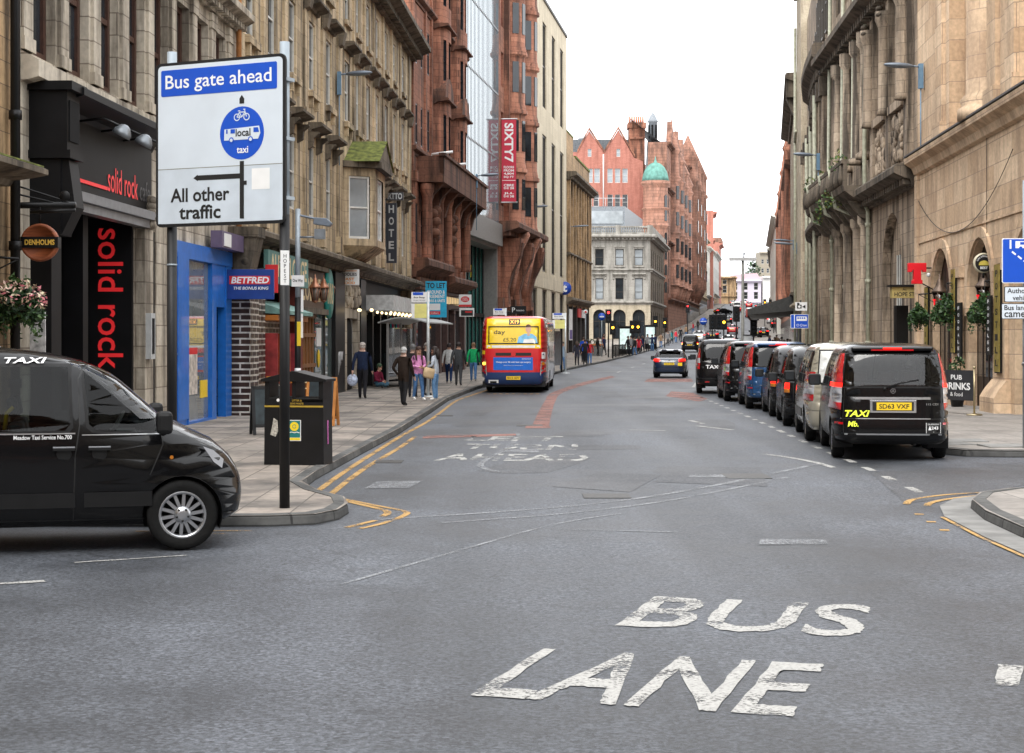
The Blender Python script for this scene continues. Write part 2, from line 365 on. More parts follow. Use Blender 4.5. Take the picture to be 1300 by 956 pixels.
def cut_y(pl):
    """add the points where a plan polyline crosses the ground's slope breaks"""
    out = []
    for a, b in zip(pl, pl[1:] + pl[:1]):
        out.append(a); t_ = []
        for y, _ in GP:
            if (a[1] - y) * (b[1] - y) < 0: t_.append((y - a[1]) / (b[1] - a[1]))
        for k in sorted(t_): out.append((lerp(a[0], b[0], k), lerp(a[1], b[1], k)))
    return out
def pavement(name, poly, m):
    poly = cut_y(poly); pts = [(x + .13, y) for y, _ in GP[1:-1] for x in range(-24, 110, 6) if pip((x + .13, y), poly)]
    V, Fc = tri_poly(poly, (), pts); mb = MB(m); mb.add([(x, y, gz(y) + .118) for x, y in V], Fc)
    tag(mb.build(name), kind='structure')
pavement('pavement_left', LK + [(44, 475), (10, 300), (-24, 150)], FLAG)
pavement('pavement_right', RK + [(95, 475), (60, 200), (40, 100)], FLAGR)
pavement('pavement_corner', RC + [(40, 2)], FLAGR)
def kerb(name, pl, side):
    """kerb stones along a polyline: lip, face and top"""
    pts = []
    for a, b in zip(pl, pl[1:]):
        n = max(1, int(math.hypot(b[0] - a[0], b[1] - a[1]) / 4))
        pts += [(lerp(a[0], b[0], k / n), lerp(a[1], b[1], k / n)) for k in range(n)]
    pts.append(pl[-1]); mb = MB(KERBM); vs = []
    for i, p in enumerate(pts):
        a = pts[max(0, i - 1)]; b = pts[min(len(pts) - 1, i + 1)]; t = Vector((b[0] - a[0], b[1] - a[1])).normalized(); n = Vector((-t.y, t.x)) * side
        z = gz(p[1]); wob = .006 * math.sin(p[1] * 2.3 + p[0])
        for o, h in ((-.02, -.06), (0, .09 + wob), (.02, .118 + wob), (.05, .126 + wob), (.16, .127), (.165, .10)):
            vs.append((p[0] + n.x * o, p[1] + n.y * o, z + h))
    mb.add(vs, [(6 * i + k, 6 * i + k + 1, 6 * i + k + 7, 6 * i + k + 6) for i in range(len(pts) - 1) for k in range(5)])
    tag(mb.build(name), kind='structure')
kerb('kerb_left', LK, 1); kerb('kerb_right', RK, -1); kerb('kerb_corner', RC, -1)

ZM = [0]
def ground_strip(mb, pl, wd, lift=.006):
    vs = []; 
    for i, p in enumerate(pl):
        a = pl[max(0, i - 1)]; b = pl[min(len(pl) - 1, i + 1)]; t = Vector((b[0] - a[0], b[1] - a[1])).normalized(); n = Vector((-t.y, t.x)) * wd / 2
        vs += [(p[0] + n.x, p[1] + n.y, gz(p[1]) + lift), (p[0] - n.x, p[1] - n.y, gz(p[1]) + lift)]
    mb.add(vs, [(2 * i, 2 * i + 1, 2 * i + 3, 2 * i + 2) for i in range(len(pl) - 1)])
def GP_(px, py): f = (py - 430) / 2; return (PX(px, F / f), F / f)   # a point of the flat road seen at a photo position
def smooth_pl(pl, n=6):
    out = []
    for i in range(len(pl) - 1):
        p0 = pl[max(0, i - 1)]; p1 = pl[i]; p2 = pl[i + 1]; p3 = pl[min(len(pl) - 1, i + 2)]
        for k in range(n):
            t = k / n
            out.append(tuple(.5 * (2 * p1[c] + (p2[c] - p0[c]) * t + (2 * p0[c] - 5 * p1[c] + 4 * p2[c] - p3[c]) * t * t + (3 * p1[c] - p0[c] - 3 * p2[c] + p3[c]) * t ** 3) for c in (0, 1)))
    return out + [pl[-1]]
# darker reinstated patches, pale worn joints and covers
pa = MB(ASPHL)
for q in ([(850, 592), (965, 594), (975, 618), (830, 612)], [(1105, 600), (1300, 590), (1310, 615), (1150, 640)], [(760, 600), (840, 603), (800, 625), (700, 618)]):
    pa.add([(*GP_(*p), .004) for p in q], [(0, 1, 2, 3)])
rn = random.Random(21)
for _ in range(20):   # tar-edged trench and pothole repairs, irregular in outline
    x0, y0 = rn.uniform(-2, 5), rn.uniform(24, 75); a0 = rn.uniform(-.25, .05); lx, ly = rn.uniform(.3, .9), rn.uniform(.4, 2.4)
    q = [(c * lx * rn.uniform(.8, 1.1), s_ * ly * rn.uniform(.85, 1.1)) for c, s_ in ((-1, -1), (-.2, -1.05), (.9, -1), (1, .1), (.95, 1), (.1, 1.04), (-1, .95), (-1.05, 0))]
    if x0 + y0 * .02 > 5.2 or (y0 > 58 and x0 < 2): continue
    pa.add([(x0 + .02 * y0 + p[0] * math.cos(a0) - p[1] * math.sin(a0), y0 + p[0] * math.sin(a0) + p[1] * math.cos(a0), .0022 + .00006 * _) for p in q], [tuple(range(8))])
tag(pa.build('road_patch'), kind='structure')
dr = MB(mat('iron_cover', (.05, .048, .045), .55, .5, amt=.5, scale=18))
for x0, y0, w_, l_ in ((-2.0, 27.5, .22, .3), (-1.75, 44, .22, .3), (1.2, 21.5, .3, .3), (3.4, 24.6, .32, .42), (.4, 39, .3, .3), (7.1, 34.6, .2, .3)):
    dr.box(x0 - w_, x0 + w_, y0 - l_, y0 + l_, 0, .0085)
tag(dr.build('manhole_cover'), kind='structure')
pw = MB(WJ)
for pl, wd in (([(480, 660), (650, 649), (780, 637), (900, 618), (1040, 589)], .10), ([(560, 664), (720, 652), (860, 634), (1000, 606)], .08), ([(435, 742), (560, 706), (700, 667), (790, 652)], .05), ([(700, 672), (860, 676)], .05), ([(640, 600), (610, 590), (648, 566), (658, 549)], .1)):
    ground_strip(pw, smooth_pl([GP_(*p) for p in pl]), wd, .005)
for q in ([(878, 602), (930, 603), (932, 606.5), (874, 606)], [(966, 685), (1048, 686), (1051, 692), (963, 692)], [(478, 612), (536, 611), (520, 620), (462, 621)], [(640, 571), (683, 571), (684, 575), (637, 575)]):
    pw.add([(*GP_(*p), .0075) for p in q], [(0, 1, 2, 3)])
tag(pw.build('worn_road_joint'), kind='structure')
ap = MB(CONC)
ap.add([(x, y, .0095) for x, y in [(5.12, 17), (5.4, 19.9), (5.75, 20.8), (6.3, 21.4), (7.2, 21.8), (7.2, 22.05), (6.1, 21.7), (5.5, 21.1), (5.1, 20.2), (4.85, 19), (4.75, 17), (4.72, 13), (5.1, 13)]], [tuple(range(13))])
tag(ap.build('gutter_apron'), kind='structure')
tm = MB(CONC)
for x, y, a in ((8.6, 29.6, .1), (9.4, 29.4, -.2), (7.8, 30.2, .3), (8.3, 31.1, 0)):   # lifted slabs at the kerb
    tm.T = Matrix.Translation((x, y, .12)) @ Matrix.Rotation(a, 4, 'Z') @ Matrix.Rotation(.03, 4, 'X'); tm.box(-.38, .38, -.3, .3, -.01, .02)
tag(tm.build('paving_slab'), kind='structure')

mk = MB(MY)
A = [(-2.55, 21.6), (-2.5, 26), (-2.28, 34.5), (-2.0, 42), (-1.8, 54), (-1.4, 60), (-.95, 66)]
B = [(-2.33, 21.4), (-2.27, 26), (-2.06, 31), (-1.98, 34.5)]
ground_strip(mk, smooth_pl(A), .095); ground_strip(mk, smooth_pl(B), .095)
ground_strip(mk, smooth_pl([(-2.3, 21.3), (-1.85, 20.45), (-1.45, 19.6), (-1.45, 19.0)]), .09)
ground_strip(mk, [(-3.9, 17.55), (-2.7, 17.6)], .06); ground_strip(mk, [(-1.75, 17.9), (-1.5, 18.6)], .08)
ground_strip(mk, smooth_pl([(-2.1, 21.1), (-1.65, 20.3), (-1.25, 19.6), (-1.22, 19.1), (-1.4, 18.3), (-1.6, 17.8)]), .08)
ground_strip(mk, [(-3.6, 17.3), (-2.9, 17.35)], .06)
ground_strip(mk, smooth_pl([(4.95, 20.2), (5.1, 20.6), (5.5, 21.15), (6.1, 21.6), (7.2, 22.0)]), .09, .008)
ground_strip(mk, smooth_pl([(4.75, 20.4), (4.95, 20.95), (5.4, 21.5), (6.0, 21.9), (7.2, 22.3)]), .09, .009)
for i in range(3): ground_strip(mk, [(4.5 + .06 * i, 17.6 + .8 * i), (4.52 + .06 * i, 17.72 + .8 * i)], .1)
ground_strip(mk, [(4.66, 13.6), (4.7, 17.0), (4.8, 18.9)], .05, .012)
for i in range(9): ground_strip(mk, [(-.9 + .22 * i, 61.2), (-.78 + .22 * i, 61.2)], .5)
tag(mk.build('road_marking_yellow'), kind='structure')
mk = MB(MW)
def road_text(mb, s, c, w_, h_, rot, bold=.02):
    a = R(rot); mb.text(s, (c[0], c[1], .006), (math.cos(a), math.sin(a), 0), (-math.sin(a), math.cos(a), 0), h=h_, w=w_, bold=bold)
road_text(mk, 'BUS', (1.72, 12.22), 1.68, 1.42, -16, .012)
road_text(mk, 'LANE', (.84, 9.93), 1.80, 1.5, -17, .012)
bay = smooth_pl([(5.3, 22), (5.5, 27), (5.65, 32.6), (6.0, 42), (6.32, 53), (6.5, 60)], 40)
acc = 0
for a, b in zip(bay, bay[1:]):
    d = math.hypot(b[0] - a[0], b[1] - a[1]); 
    if acc % 1.75 < .75: ground_strip(mk, [a, b], .12)
    acc += d
ground_strip(mk, smooth_pl([(4.35, 29.3), (4.62, 28.6), (4.88, 27.4), (4.98, 26.2)]), .12)
ground_strip(mk, [(2.85, 9.75), (3.05, 10.35)], .14); ground_strip(mk, [(-4.6, 13.6), (-3.85, 13.95)], .1); ground_strip(mk, [(-3.9, 15.1), (-3.0, 15.6)], .05)
for a, b in (((876, 534), (893, 538)), ((886, 541), (930, 546)), ((800, 546), (845, 547)), ((880, 492), (884, 486))): ground_strip(mk, [GP_(*a), GP_(*b)], .12)
for d in (100, 112, 124): ground_strip(mk, [(2.0 + .14 * (d - 70), d), (2.0 + .14 * (d - 67), d + 3)], .12)
def ragged(o, amp=.009, cuts=5):
    bm = bmesh.new(); bm.from_mesh(o.data); bmesh.ops.triangulate(bm, faces=bm.faces); bmesh.ops.subdivide_edges(bm, edges=bm.edges, cuts=cuts, use_grid_fill=True)
    r_ = random.Random(1)
    for v in [q for q in bm.verts if q.is_boundary]: v.co.x += r_.uniform(-amp, amp); v.co.y += r_.uniform(-amp, amp) * 1.6
    bm.to_mesh(o.data); bm.free(); return o
tag(ragged(mk.build('road_marking_white')), kind='structure')
mk = MB(MWF)
road_text(mk, 'AHEAD', (.03, 28.5), 2.5, 1.7, -4); road_text(mk, 'TURN', (.15, 31.3), 2.1, 1.6, -4); road_text(mk, 'LEFT', (.05, 33.9), 1.9, 1.6, -4)
tag(ragged(mk.build('road_marking_faded'), .02, 3), kind='structure')
mk = MB(MR)
Lf = [(675, 542), (683, 525), (692, 509), (702, 498), (741, 485.2), (776, 477.3)]; Rt = [(697, 542), (700, 526), (705, 510), (714, 499), (747, 487.6), (781, 479)]
vs = []
for a, b in zip(smooth_pl([GP_(*p) for p in Lf]), smooth_pl([GP_(*p) for p in Rt])): vs += [(*a, .007), (*b, .007)]
mk.add(vs, [(2 * i, 2 * i + 1, 2 * i + 3, 2 * i + 2) for i in range(len(vs) // 2 - 1)])
for q in ([(538, 553.5), (655, 551), (655, 553.5), (536, 557)], [(668, 541), (699, 541), (699, 544), (666, 544)], [(852, 497), (880, 499), (899, 507), (888, 510), (845, 503)], [(790, 459.5), (850, 456.5), (855, 458.5), (786, 462)], [(822, 481), (878, 481), (880, 485), (818, 485)]):
    mk.add([(*GP_(*p), .006) for p in q], [tuple(range(len(q)))])
tag(mk.build('road_marking_red'), kind='structure')
# ---------------------------------------------------------------- buildings
def rect(u, z, w_, h_): return [(u - w_ / 2, z), (u + w_ / 2, z), (u + w_ / 2, z + h_), (u - w_ / 2, z + h_)]
def archp(u, z, w_, h_, n=12):
    r = w_ / 2; s = z + h_ - r
    return [(u - r, z), (u + r, z)] + [(u + r * math.cos(math.pi * i / n), s + r * math.sin(math.pi * i / n)) for i in range(n + 1)]
def wall(mb, u0, u1, z0, z1, holes=(), dp=.3, y=0, back=None):
    V, Fc = tri_poly([(u0, z0), (u1, z0), (u1, z1), (u0, z1)], holes)
    mb.add([(a, y, b) for a, b in V], Fc)
    for h in holes:
        n = len(h); mb.add([(a, y, b) for a, b in h] + [(a, y + dp, b) for a, b in h], [(i, (i + 1) % n, n + (i + 1) % n, n + i) for i in range(n)])
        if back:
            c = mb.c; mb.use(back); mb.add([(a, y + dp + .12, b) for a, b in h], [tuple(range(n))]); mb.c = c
def shell(mb, u0, u1, z0, z1, D, y=0):
    mb.add([(u0, y, z0), (u1, y, z0), (u1, D, z0), (u0, D, z0), (u0, y, z1), (u1, y, z1), (u1, D, z1), (u0, D, z1)], [(4, 5, 6, 7), (1, 2, 6, 5), (2, 3, 7, 6), (3, 0, 4, 7)])
def cornice(mb, u0, u1, z, h, p, dent=0, y=0, dh=None):
    mb.yz([(y + .01, z), (y - p * .22, z), (y - p * .3, z + h * .3), (y - p * .55, z + h * .38), (y - p * .92, z + h * .55), (y - p, z + h * .6), (y - p, z + h * .88), (y - p * .9, z + h), (y + .01, z + h)], u0, u1)
    if dent:
        n = int((u1 - u0) / dent); dh = dh or h * .34
        for i in range(n): u = u0 + (i + .5) * (u1 - u0) / n; mb.box(u - dent * .25, u + dent * .25, y - p * .6, y - p * .02, z + h * .1, z + h * .1 + dh)
_wm = {}
class Bld:
    def __init__(s, name, label, A, B, cat='building', base=None):
        s.A = Vector(A); s.B = Vector(B); s.d = (s.B - s.A).normalized(); s.L = (s.B - s.A).length; s.z = (gz(min(A[1], B[1])) - .25) if base is None else base
        s.root = thing(name, label, cat, (A[0], A[1], s.z), math.atan2(s.d.y, s.d.x)); s.n = Vector((-s.d.y, s.d.x))
    def P(s, u, y, z): q = s.A + s.d * u + s.n * y; return (q.x, q.y, z + s.z)
    def rz(s): return math.atan2(s.d.y, s.d.x)
    def part(s, name, mb, parent=None, **k): return mb.build(name, parent or s.root, **k)
    def win(s, u, z, w_, h_, y=.2, fm=WOODFR, gm=GLASS, arch=False, rail=.5, vb=0, fw=.07, parent=None, name='window'):
        key = (round(w_, 2), round(h_, 2), fm.name, gm.name, arch, rail, vb, fw)
        if key not in _wm:
            m = MB(fm); a = w_ / 2; top = h_ - a if arch else h_
            m.box(-a, -a + fw, -.04, .05, 0, top); m.box(a - fw, a, -.04, .05, 0, top); m.box(-a + fw, a - fw, -.05, .05, 0, fw * 1.2)
            if arch:
                o = [(a * math.cos(t), top + a * math.sin(t)) for t in [math.pi * i / 12 for i in range(13)]]; i_ = [((a - fw) * math.cos(t), top + (a - fw) * math.sin(t)) for t in [math.pi * i / 12 for i in range(13)]]
                for k in range(12): m.xz([o[k], o[k + 1], i_[k + 1], i_[k]], -.04, .05)
            else: m.box(-a + fw, a - fw, -.04, .05, h_ - fw, h_)
            if rail: m.box(-a + fw, a - fw, -.03, .045, h_ * rail - fw * .4, h_ * rail + fw * .4)
            for k in range(vb): x = -a + (k + 1) * w_ / (vb + 1); m.box(x - .02, x + .02, -.015, .04, fw, top if arch else h_ - fw)
            f = m.build(name); g = MB(gm); pl = archp(0, .01, w_ - .04, h_ - .03) if arch else rect(0, .01, w_ - .04, h_ - .02)
            g.add([(p[0], .02, p[1]) for p in pl], [tuple(range(len(pl)))]); gg = g.build('pane'); _wm[key] = (f.data, gg.data)
            bpy.data.objects.remove(f); bpy.data.objects.remove(gg)
        fd, gd = _wm[key]
        f = bpy.data.objects.new(name, fd); C.objects.link(f); f.parent = parent or s.root; f.location = (u, y, z)
        if not parent: g = bpy.data.objects.new('pane', gd); C.objects.link(g); g.parent = f
        return f
    def hood(s, m, u, z, w_, p=.4, h=.32, ped=False, con=True, y=0, arc=False):
        b = MB(m); cornice(b, u - w_ / 2, u + w_ / 2, z, h, p, y=y)
        if ped: b.xz([(u - w_ / 2, z + h), (u + w_ / 2, z + h), (u, z + h + w_ * .28)], y - p * .8, y)
        if arc: b.xz([(u + w_ / 2 * math.cos(t), z + h - .02 + w_ * .36 * math.sin(t)) for t in [math.pi * i / 10 for i in range(11)]], y - p * .8, y)
        if con:
            for k in (-1, 1): x = u + k * (w_ / 2 - .14); b.yz([(y, z - .55), (y - p * .35, z - .45), (y - p * .4, z - .2), (y - p * .75, z - .05), (y - p * .75, z), (y, z)], x - .1, x + .1)
        return s.part('window_hood', b)
def LX(d): return interp(d, [(20, -8.02), (92, -4.49), (300, 24.63)])

# stone kinds
ST_GREY = stone('stone_grey_buff', (.55, .49, .40), (.43, .375, .295), (.24, .2, .16), 1.1, .42, .014, (.07, .055, .042), .8)
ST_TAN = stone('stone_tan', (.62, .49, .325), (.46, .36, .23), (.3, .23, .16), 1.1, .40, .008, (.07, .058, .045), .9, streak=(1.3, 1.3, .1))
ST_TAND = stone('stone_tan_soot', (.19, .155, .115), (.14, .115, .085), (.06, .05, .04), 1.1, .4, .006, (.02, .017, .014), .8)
ST_RED = stone('stone_red', (.40, .18, .115), (.30, .128, .082), (.17, .075, .05), .95, .36, .014, (.05, .03, .024), .85)
ST_REDD = stone('stone_red_soot', (.20, .095, .062), (.155, .075, .052), (.07, .04, .03), .95, .36, .008, (.025, .018, .015), .8)
ST_CREAM = stone('stone_cream', (.64, .56, .42), (.58, .50, .37), (.42, .36, .27), 2.4, .8, .006, (.3, .25, .17), .45, bump=.1)
ST_BROWN = stone('stone_brown', (.48, .325, .18), (.38, .255, .14), (.16, .11, .07), .9, .36, .008, (.06, .045, .03), .85)
BRICKD = stone('dark_brick', (.035, .02, .017), (.055, .03, .022), (.62, .58, .52), .5, .15, .024, (.02, .014, .012), .5, rough=.4)
BLUEP = mat('blue_shop_paint', (.008, .13, .50), .4, amt=.12, coat=.2)
TEAL = mat('teal_board', (.12, .26, .24), .6, amt=.35, scale=2, stretch=(4, 4, .4))
GOLD = mat('gold_letters', (.82, .66, .36), .4, .15, amt=.2)
REDL = mat('red_letters', (.85, .03, .035), .4, amt=.05, emit=.12)
WOOD = mat('oak_door', (.22, .095, .03), .5, amt=.35, scale=3, stretch=(6, 6, .5))
MAROON = mat('maroon_paint', (.16, .022, .015), .5, amt=.2)

# -- public house wall at the edge of the picture
b = Bld('pub_building', 'brown stone public house wall with black drainpipe at the picture edge', (LX(19), 19), (LX(26.4), 26.4))
m = MB(ST_BROWN); wall(m, 0, b.L, 0, 16, [rect(2.6, 1.2, 2, 2.6), rect(5.4, .3, 1.3, 3.2), rect(2.6, 6.4, 1.2, 2.6), rect(5.4, 6.4, 1.2, 2.6)], back=DARK); shell(m, 0, b.L, 0, 16, 9); b.part('wall', m)
for u in (2.6, 5.4): b.win(u, 6.4, 1.2, 2.6)
b.win(2.6, 1.2, 2, 2.6, vb=1); d_ = MB(MAROON).box(-.6, .6, 0, .06, 0, 3.1); b.part('door', d_, loc=(5.4, .2, .35))
m = MB(BLACKP); m.tube([(6.9, -.14, .2), (6.9, -.14, 16)], .075, 10)
for z in (1.5, 3.6, 5.6, 7.6): m.tube([(6.9, -.14, z), (6.9, -.14, z + .14)], .1, 10)
b.part('drainpipe', m)
m = MB(ST_TAND); cornice(m, 3.0, 6.6, 4.55, .28, .75); m.use(MOSS); m.box(3.05, 6.55, -.7, -.02, 4.826, 4.85); b.part('door_canopy', m)
PUB = b
# -- block with the black-fronted bar and the blue shop
D0, D1 = 26.5, 42.6
b = Bld('tenement_building', 'buff stone block with rows of tall brown windows above a black bar front', (LX(D0), D0), (LX(D1), D1)); L1 = b; L = b.L
wins = [1.15 + 1.86 * i for i in range(8)]
holes = [rect(u, 6.8, 1.2, 2.75) for u in wins] + [rect(u, 11.5, 1.2, 2.75) for u in wins] + [[(1.3, .15), (6.55, .15), (6.55, 4.6), (1.3, 4.6)], [(9.3, .2), (15.0, .2), (15.0, 4.35), (9.3, 4.35)]]
m = MB(ST_GREY); wall(m, 0, L, 0, 19, holes, .3); shell(m, 0, L, 0, 19, 10); b.part('wall', m)
for u in wins:
    b.win(u, 6.8, 1.2, 2.75, .2, vb=0, fw=.13); b.win(u, 11.5, 1.2, 2.75, .2, fw=.13)
m = MB(ST_GREY); m.yz([(.01, 6.28), (-.3, 6.36), (-.3, 6.62), (0.01, 6.78)], 0, L); b.part('sill_course', m)
for i in range(9):
    u = max(.24, .22 + 1.86 * i); m = MB(ST_GREY)
    if u + .3 > L: continue
    m.box(u - .22, u + .22, -.06, .0, 6.79, 9.75); m.box(u - .27, u + .27, -.09, .0, 6.79, 7.0); m.box(u - .27, u + .27, -.09, 0, 9.5, 9.85); b.part('pilaster', m)
m = MB(ST_GREY); cornice(m, 0, L, 9.9, .5, .45, .3); b.part('cornice', m)
m = MB(ST_GREY)
for i in range(70): u = .1 + i * L / 71; m.ball((u, -.06 - .05 * math.sin(i * 1.7), 10.75 + .1 * math.sin(i * 2.9)), (.13, .12, .16 + .06 * math.sin(i)), 5)
b.part('carved_frieze', m)
m = MB(mat('rust_pipe', (.42, .17, .05), .6, amt=.3)); m.tube([(15.75, -.12, 4.9), (15.75, -.12, 19)], .07); b.part('downpipe', m)
# black bar front
BLK = mat('black_shopfront', (.005, .005, .006), .5, amt=.35, scale=2, spec=.22)
m = MB(BLK); m.box(1.2, 7.2, -.18, 0, 4.78, 6.05); sf = b.part('shopfront', m)
m = MB(BLK); cornice(m, .9, 7.3, 5.95, .4, .75); m.use(MOSS); m.box(5.6, 7.0, -.66, -.05, 6.352, 6.36); b.part('shop_cornice', m)
m = MB(BLK); m.box(.42, 1.06, -.62, 0, 5.25, 6.2); m.box(.34, 1.16, -.72, 0, 6.2, 6.34); m.box(.38, 1.1, -.68, 0, 5.12, 5.25); m.box(.46, 1.02, -.5, 0, 3.9, 5.12); m.yz([(-.5, 3.9), (-.72, 4.35), (-.62, 5.1), (-.5, 5.12)], .5, .98); m.box(.5, 1.0, -.34, 0, .25, 3.9); m.box(.44, 1.06, -.42, 0, .25, 1.1)
m.use(DARK); m.box(.50, .98, -.64, -.6, 5.4, 6.05); b.part('corner_pilaster', m)
m = MB(mat('aluminium_shutter', (.3, .31, .33), .4, .6)); m.box(1.25, 7.0, -.34, -.05, 4.58, 4.74); m.box(1.25, 7.0, -.26, -.05, 4.42, 4.57); b.part('shutter_box', m)
m = MB(REDL); m.box(1.25, 4.1, -.2, -.185, 4.93, 4.99); m.text('solid rock', (4.15, -.19, 5.15), h=.46, w=2.0, align='l', bold=.004)
m.use(mat('dim_letters', (.05, .05, .055), .4)); m.text('cafe', (6.3, -.19, 5.13), h=.4, w=.75, align='l'); b.part('lettering', m, sf)
for u in (2.6, 4.0, 5.4):
    m = MB(BLACKP); m.tube([(u - .25, -.18, 5.95), (u - .1, -.6, 6.02), (u, -.85, 5.9)], .022, 6); m.use(GREYM); m.T = Matrix.Translation((u, -.9, 5.8)) @ Matrix.Rotation(.5, 4, 'X'); m.lathe([(.17, -.08), (.16, 0), (.09, .1), (.03, .13)], n=12); b.part('spotlight', m)
m = MB(BLK); m.box(1.3, 6.55, 1.5, 1.6, .2, 4.6); m.quad((1.3, 0, .16), (6.55, 0, .16), (6.55, 1.5, .16), (1.3, 1.5, .16)); m.quad((1.3, 0, 4.59), (6.55, 0, 4.59), (6.55, 1.5, 4.59), (1.3, 1.5, 4.59))
m.box(2.3, 2.62, .5, 1.5, .2, 4.6); m.box(3.6, 3.9, .1, .45, .2, 4.6); m.box(6.42, 6.53, .0, 1.5, .2, 4.6); m.box(1.32, 1.42, 0, 1.5, .2, 4.6); b.part('porch', m)
m = MB(REDL); m.text('solid rock', (6.41, .42, 3.02), (0, 0, -1), (0, -1, 0), w=2.75, h=.5, bold=.01); b.part('porch_lettering', m)
m = MB(mat('poster_print', (.3, .3, .29), .5, amt=.5, scale=9)); m.ball((2.29, .95, 3.2), (.01, .09, .13), 8); m.xz([(0, 0)] * 3, 0, 0) if 0 else None
m.add([(2.29, .78, 2.0), (2.29, 1.1, 2.0), (2.29, 1.06, 2.9), (2.29, .86, 2.95)], [(0, 1, 2, 3)]); m.text('BB', (2.29, .95, 1.75), (0, -1, 0), h=.2)
m.use(REDL); m.box(2.27, 2.295, .7, 1.2, 1.45, 1.49); m.box(2.27, 2.295, .7, 1.2, 1.28, 1.32); b.part('poster', m)
m = MB(ST_GREY); m.box(6.62, 7.25, -.2, 0, .2, 4.4); m.box(6.56, 7.3, -.26, 0, .2, .9)
for k in range(5): m.ball((6.95, -.22, 4.5 + k * .12), (.24 - .03 * k, .14, .1), 6)
b.part('shopfront_pilaster', m)
m = MB(mat('meter_box_grey', (.45, .46, .46), .5)); m.box(6.68, 7.0, -.31, -.2, 1.85, 2.75); m.use(DARK); m.box(6.75, 6.93, -.316, -.311, 1.95, 2.65); b.part('entry_box', m)
m = MB(BLK); m.box(7.35, 7.75, -.1, .0, .2, 4.4); b.part('dark_strip', m)
m = MB(ST_GREY); m.box(7.8, 9.25, -.12, 0, .2, 4.6); b.part('stone_pier', m)
# blue shop
m = MB(BLUEP); m.box(9.3, 10.6, -.1, .1, .2, 4.3); m.box(9.55, 10.5, -.13, -.1, .5, 4.1); m.box(12.9, 13.35, -.1, .1, .2, 4.3); m.box(14.35, 15.0, -.1, .1, .2, 4.3); m.box(13.35, 14.35, -.08, .1, 3.0, 4.3); m.box(9.3, 15.0, -.12, .15, 4.0, 4.35)
m.box(10.6, 12.9, -.1, .1, .2, .42); sf = b.part('shopfront', m)
m = MB(glassmat('shop_glass', (.16, .18, .19), .02, 1.0, .35)); m.quad((10.6, .0, .42), (12.9, .0, .42), (12.9, 0, 4.0), (10.6, 0, 4.0)); b.part('shop_window', m, sf); m = MB(mat('shop_poster', (.5, .45, .4), .5, amt=.6, scale=6)); m.box(10.9, 11.8, -.012, -.004, 1.0, 1.9); m.use(RED); m.box(10.9, 11.8, -.012, -.004, 1.9, 2.05); m.use(YEL); m.box(12.1, 12.8, -.012, -.004, .9, 1.3); b.part('window_poster', m, sf); m = MB(BLUEP); m.box(9.32, 10.55, -.125, -.1, 1.9, 1.95); m.box(9.32, 9.36, -.125, -.1, .3, 4.0); m.box(10.5, 10.55, -.125, -.1, .3, 4.0); b.part('moulding', m, sf)
m = MB(DARK); m.box(13.35, 14.35, .35, .4, .2, 3.0); m.use(STEEL); m.box(13.5, 13.54, .28, .32, 1.0, 1.9); b.part('doorway', m, sf)
m = MB(mat('purple_fascia', (.12, .09, .16), .5)); m.box(12.6, 15.0, -.4, -.13, 4.36, 4.75); m.use(WHITEP); m.box(12.8, 13.5, -.42, -.4, 4.4, 4.7); b.part('shop_fascia', m)
# brick pier with carved corbel
m = MB(BRICKD); m.box(15.05, L - .01, -.55, 0, .2, 3.75); b.part('brick_pier', m)
m = MB(ST_TAND); m.box(15.0, 15.95, -.75, 0, 4.75, 5.0); m.yz([(0, 3.75), (-.5, 3.8), (-.62, 4.3), (-.72, 4.75), (0, 4.75)], 15.05, 15.9)
for k in range(3): m.lathe([(.02, 0), (.2 - .05 * k, .05), (.19 - .05 * k, .12), (.02, .14)], (15.04 - .02 * k, -.42, 4.45 - k * .3), 12, 'x')
b.part('carved_corbel', m)

# -- tan hotel block
D0, D1 = 42.6, 83.0
b = Bld('hotel_building', 'tan soot-streaked stone hotel block with hooded windows and a bay over shops', (LX(D0), D0), (LX(D1), D1)); L2 = b; L = b.L
WU = [1.6, 4.6, 7.8, 11.3, 14.7, 24.6, 27.4, 30.4, 33.4, 36.9]
holes = []
for u in WU: holes += [rect(u, 6.1, 1.15, 2.3), rect(u, 10.1, 1.15, 2.2), rect(u, 13.75, 1.1, 1.7)]
for u in (18.9, 21.6): holes += [rect(u, 10.1, 1.15, 2.2), rect(u, 13.75, 1.1, 1.7)]
holes += [[(.05, .2), (L - .3, .2), (L - .3, 4.6), (.05, 4.6)]]
m = MB(ST_TAN); wall(m, 0, L, 0, 17.2, holes, .17); shell(m, 0, L, 0, 17.2, 11); b.part('wall', m)
for u in WU + [18.9, 21.6]:
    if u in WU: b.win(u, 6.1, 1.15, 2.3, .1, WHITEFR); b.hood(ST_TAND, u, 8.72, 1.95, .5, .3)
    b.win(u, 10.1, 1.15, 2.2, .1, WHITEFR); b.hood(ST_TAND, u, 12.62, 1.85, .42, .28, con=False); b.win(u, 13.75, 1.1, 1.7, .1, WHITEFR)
    m = MB(ST_TAN); m.box(u - .8, u + .8, -.16, 0, 9.86, 10.06); m.box(u - .6, u - .45, -.13, 0, 9.55, 9.86); m.box(u + .45, u + .6, -.13, 0, 9.55, 9.86); b.part('window_sill', m); m = MB(ST_TAN); m.box(u - .75, u + .75, -.12, 0, 13.55, 13.72); b.part('window_sill', m)
m = MB(ST_TAN)
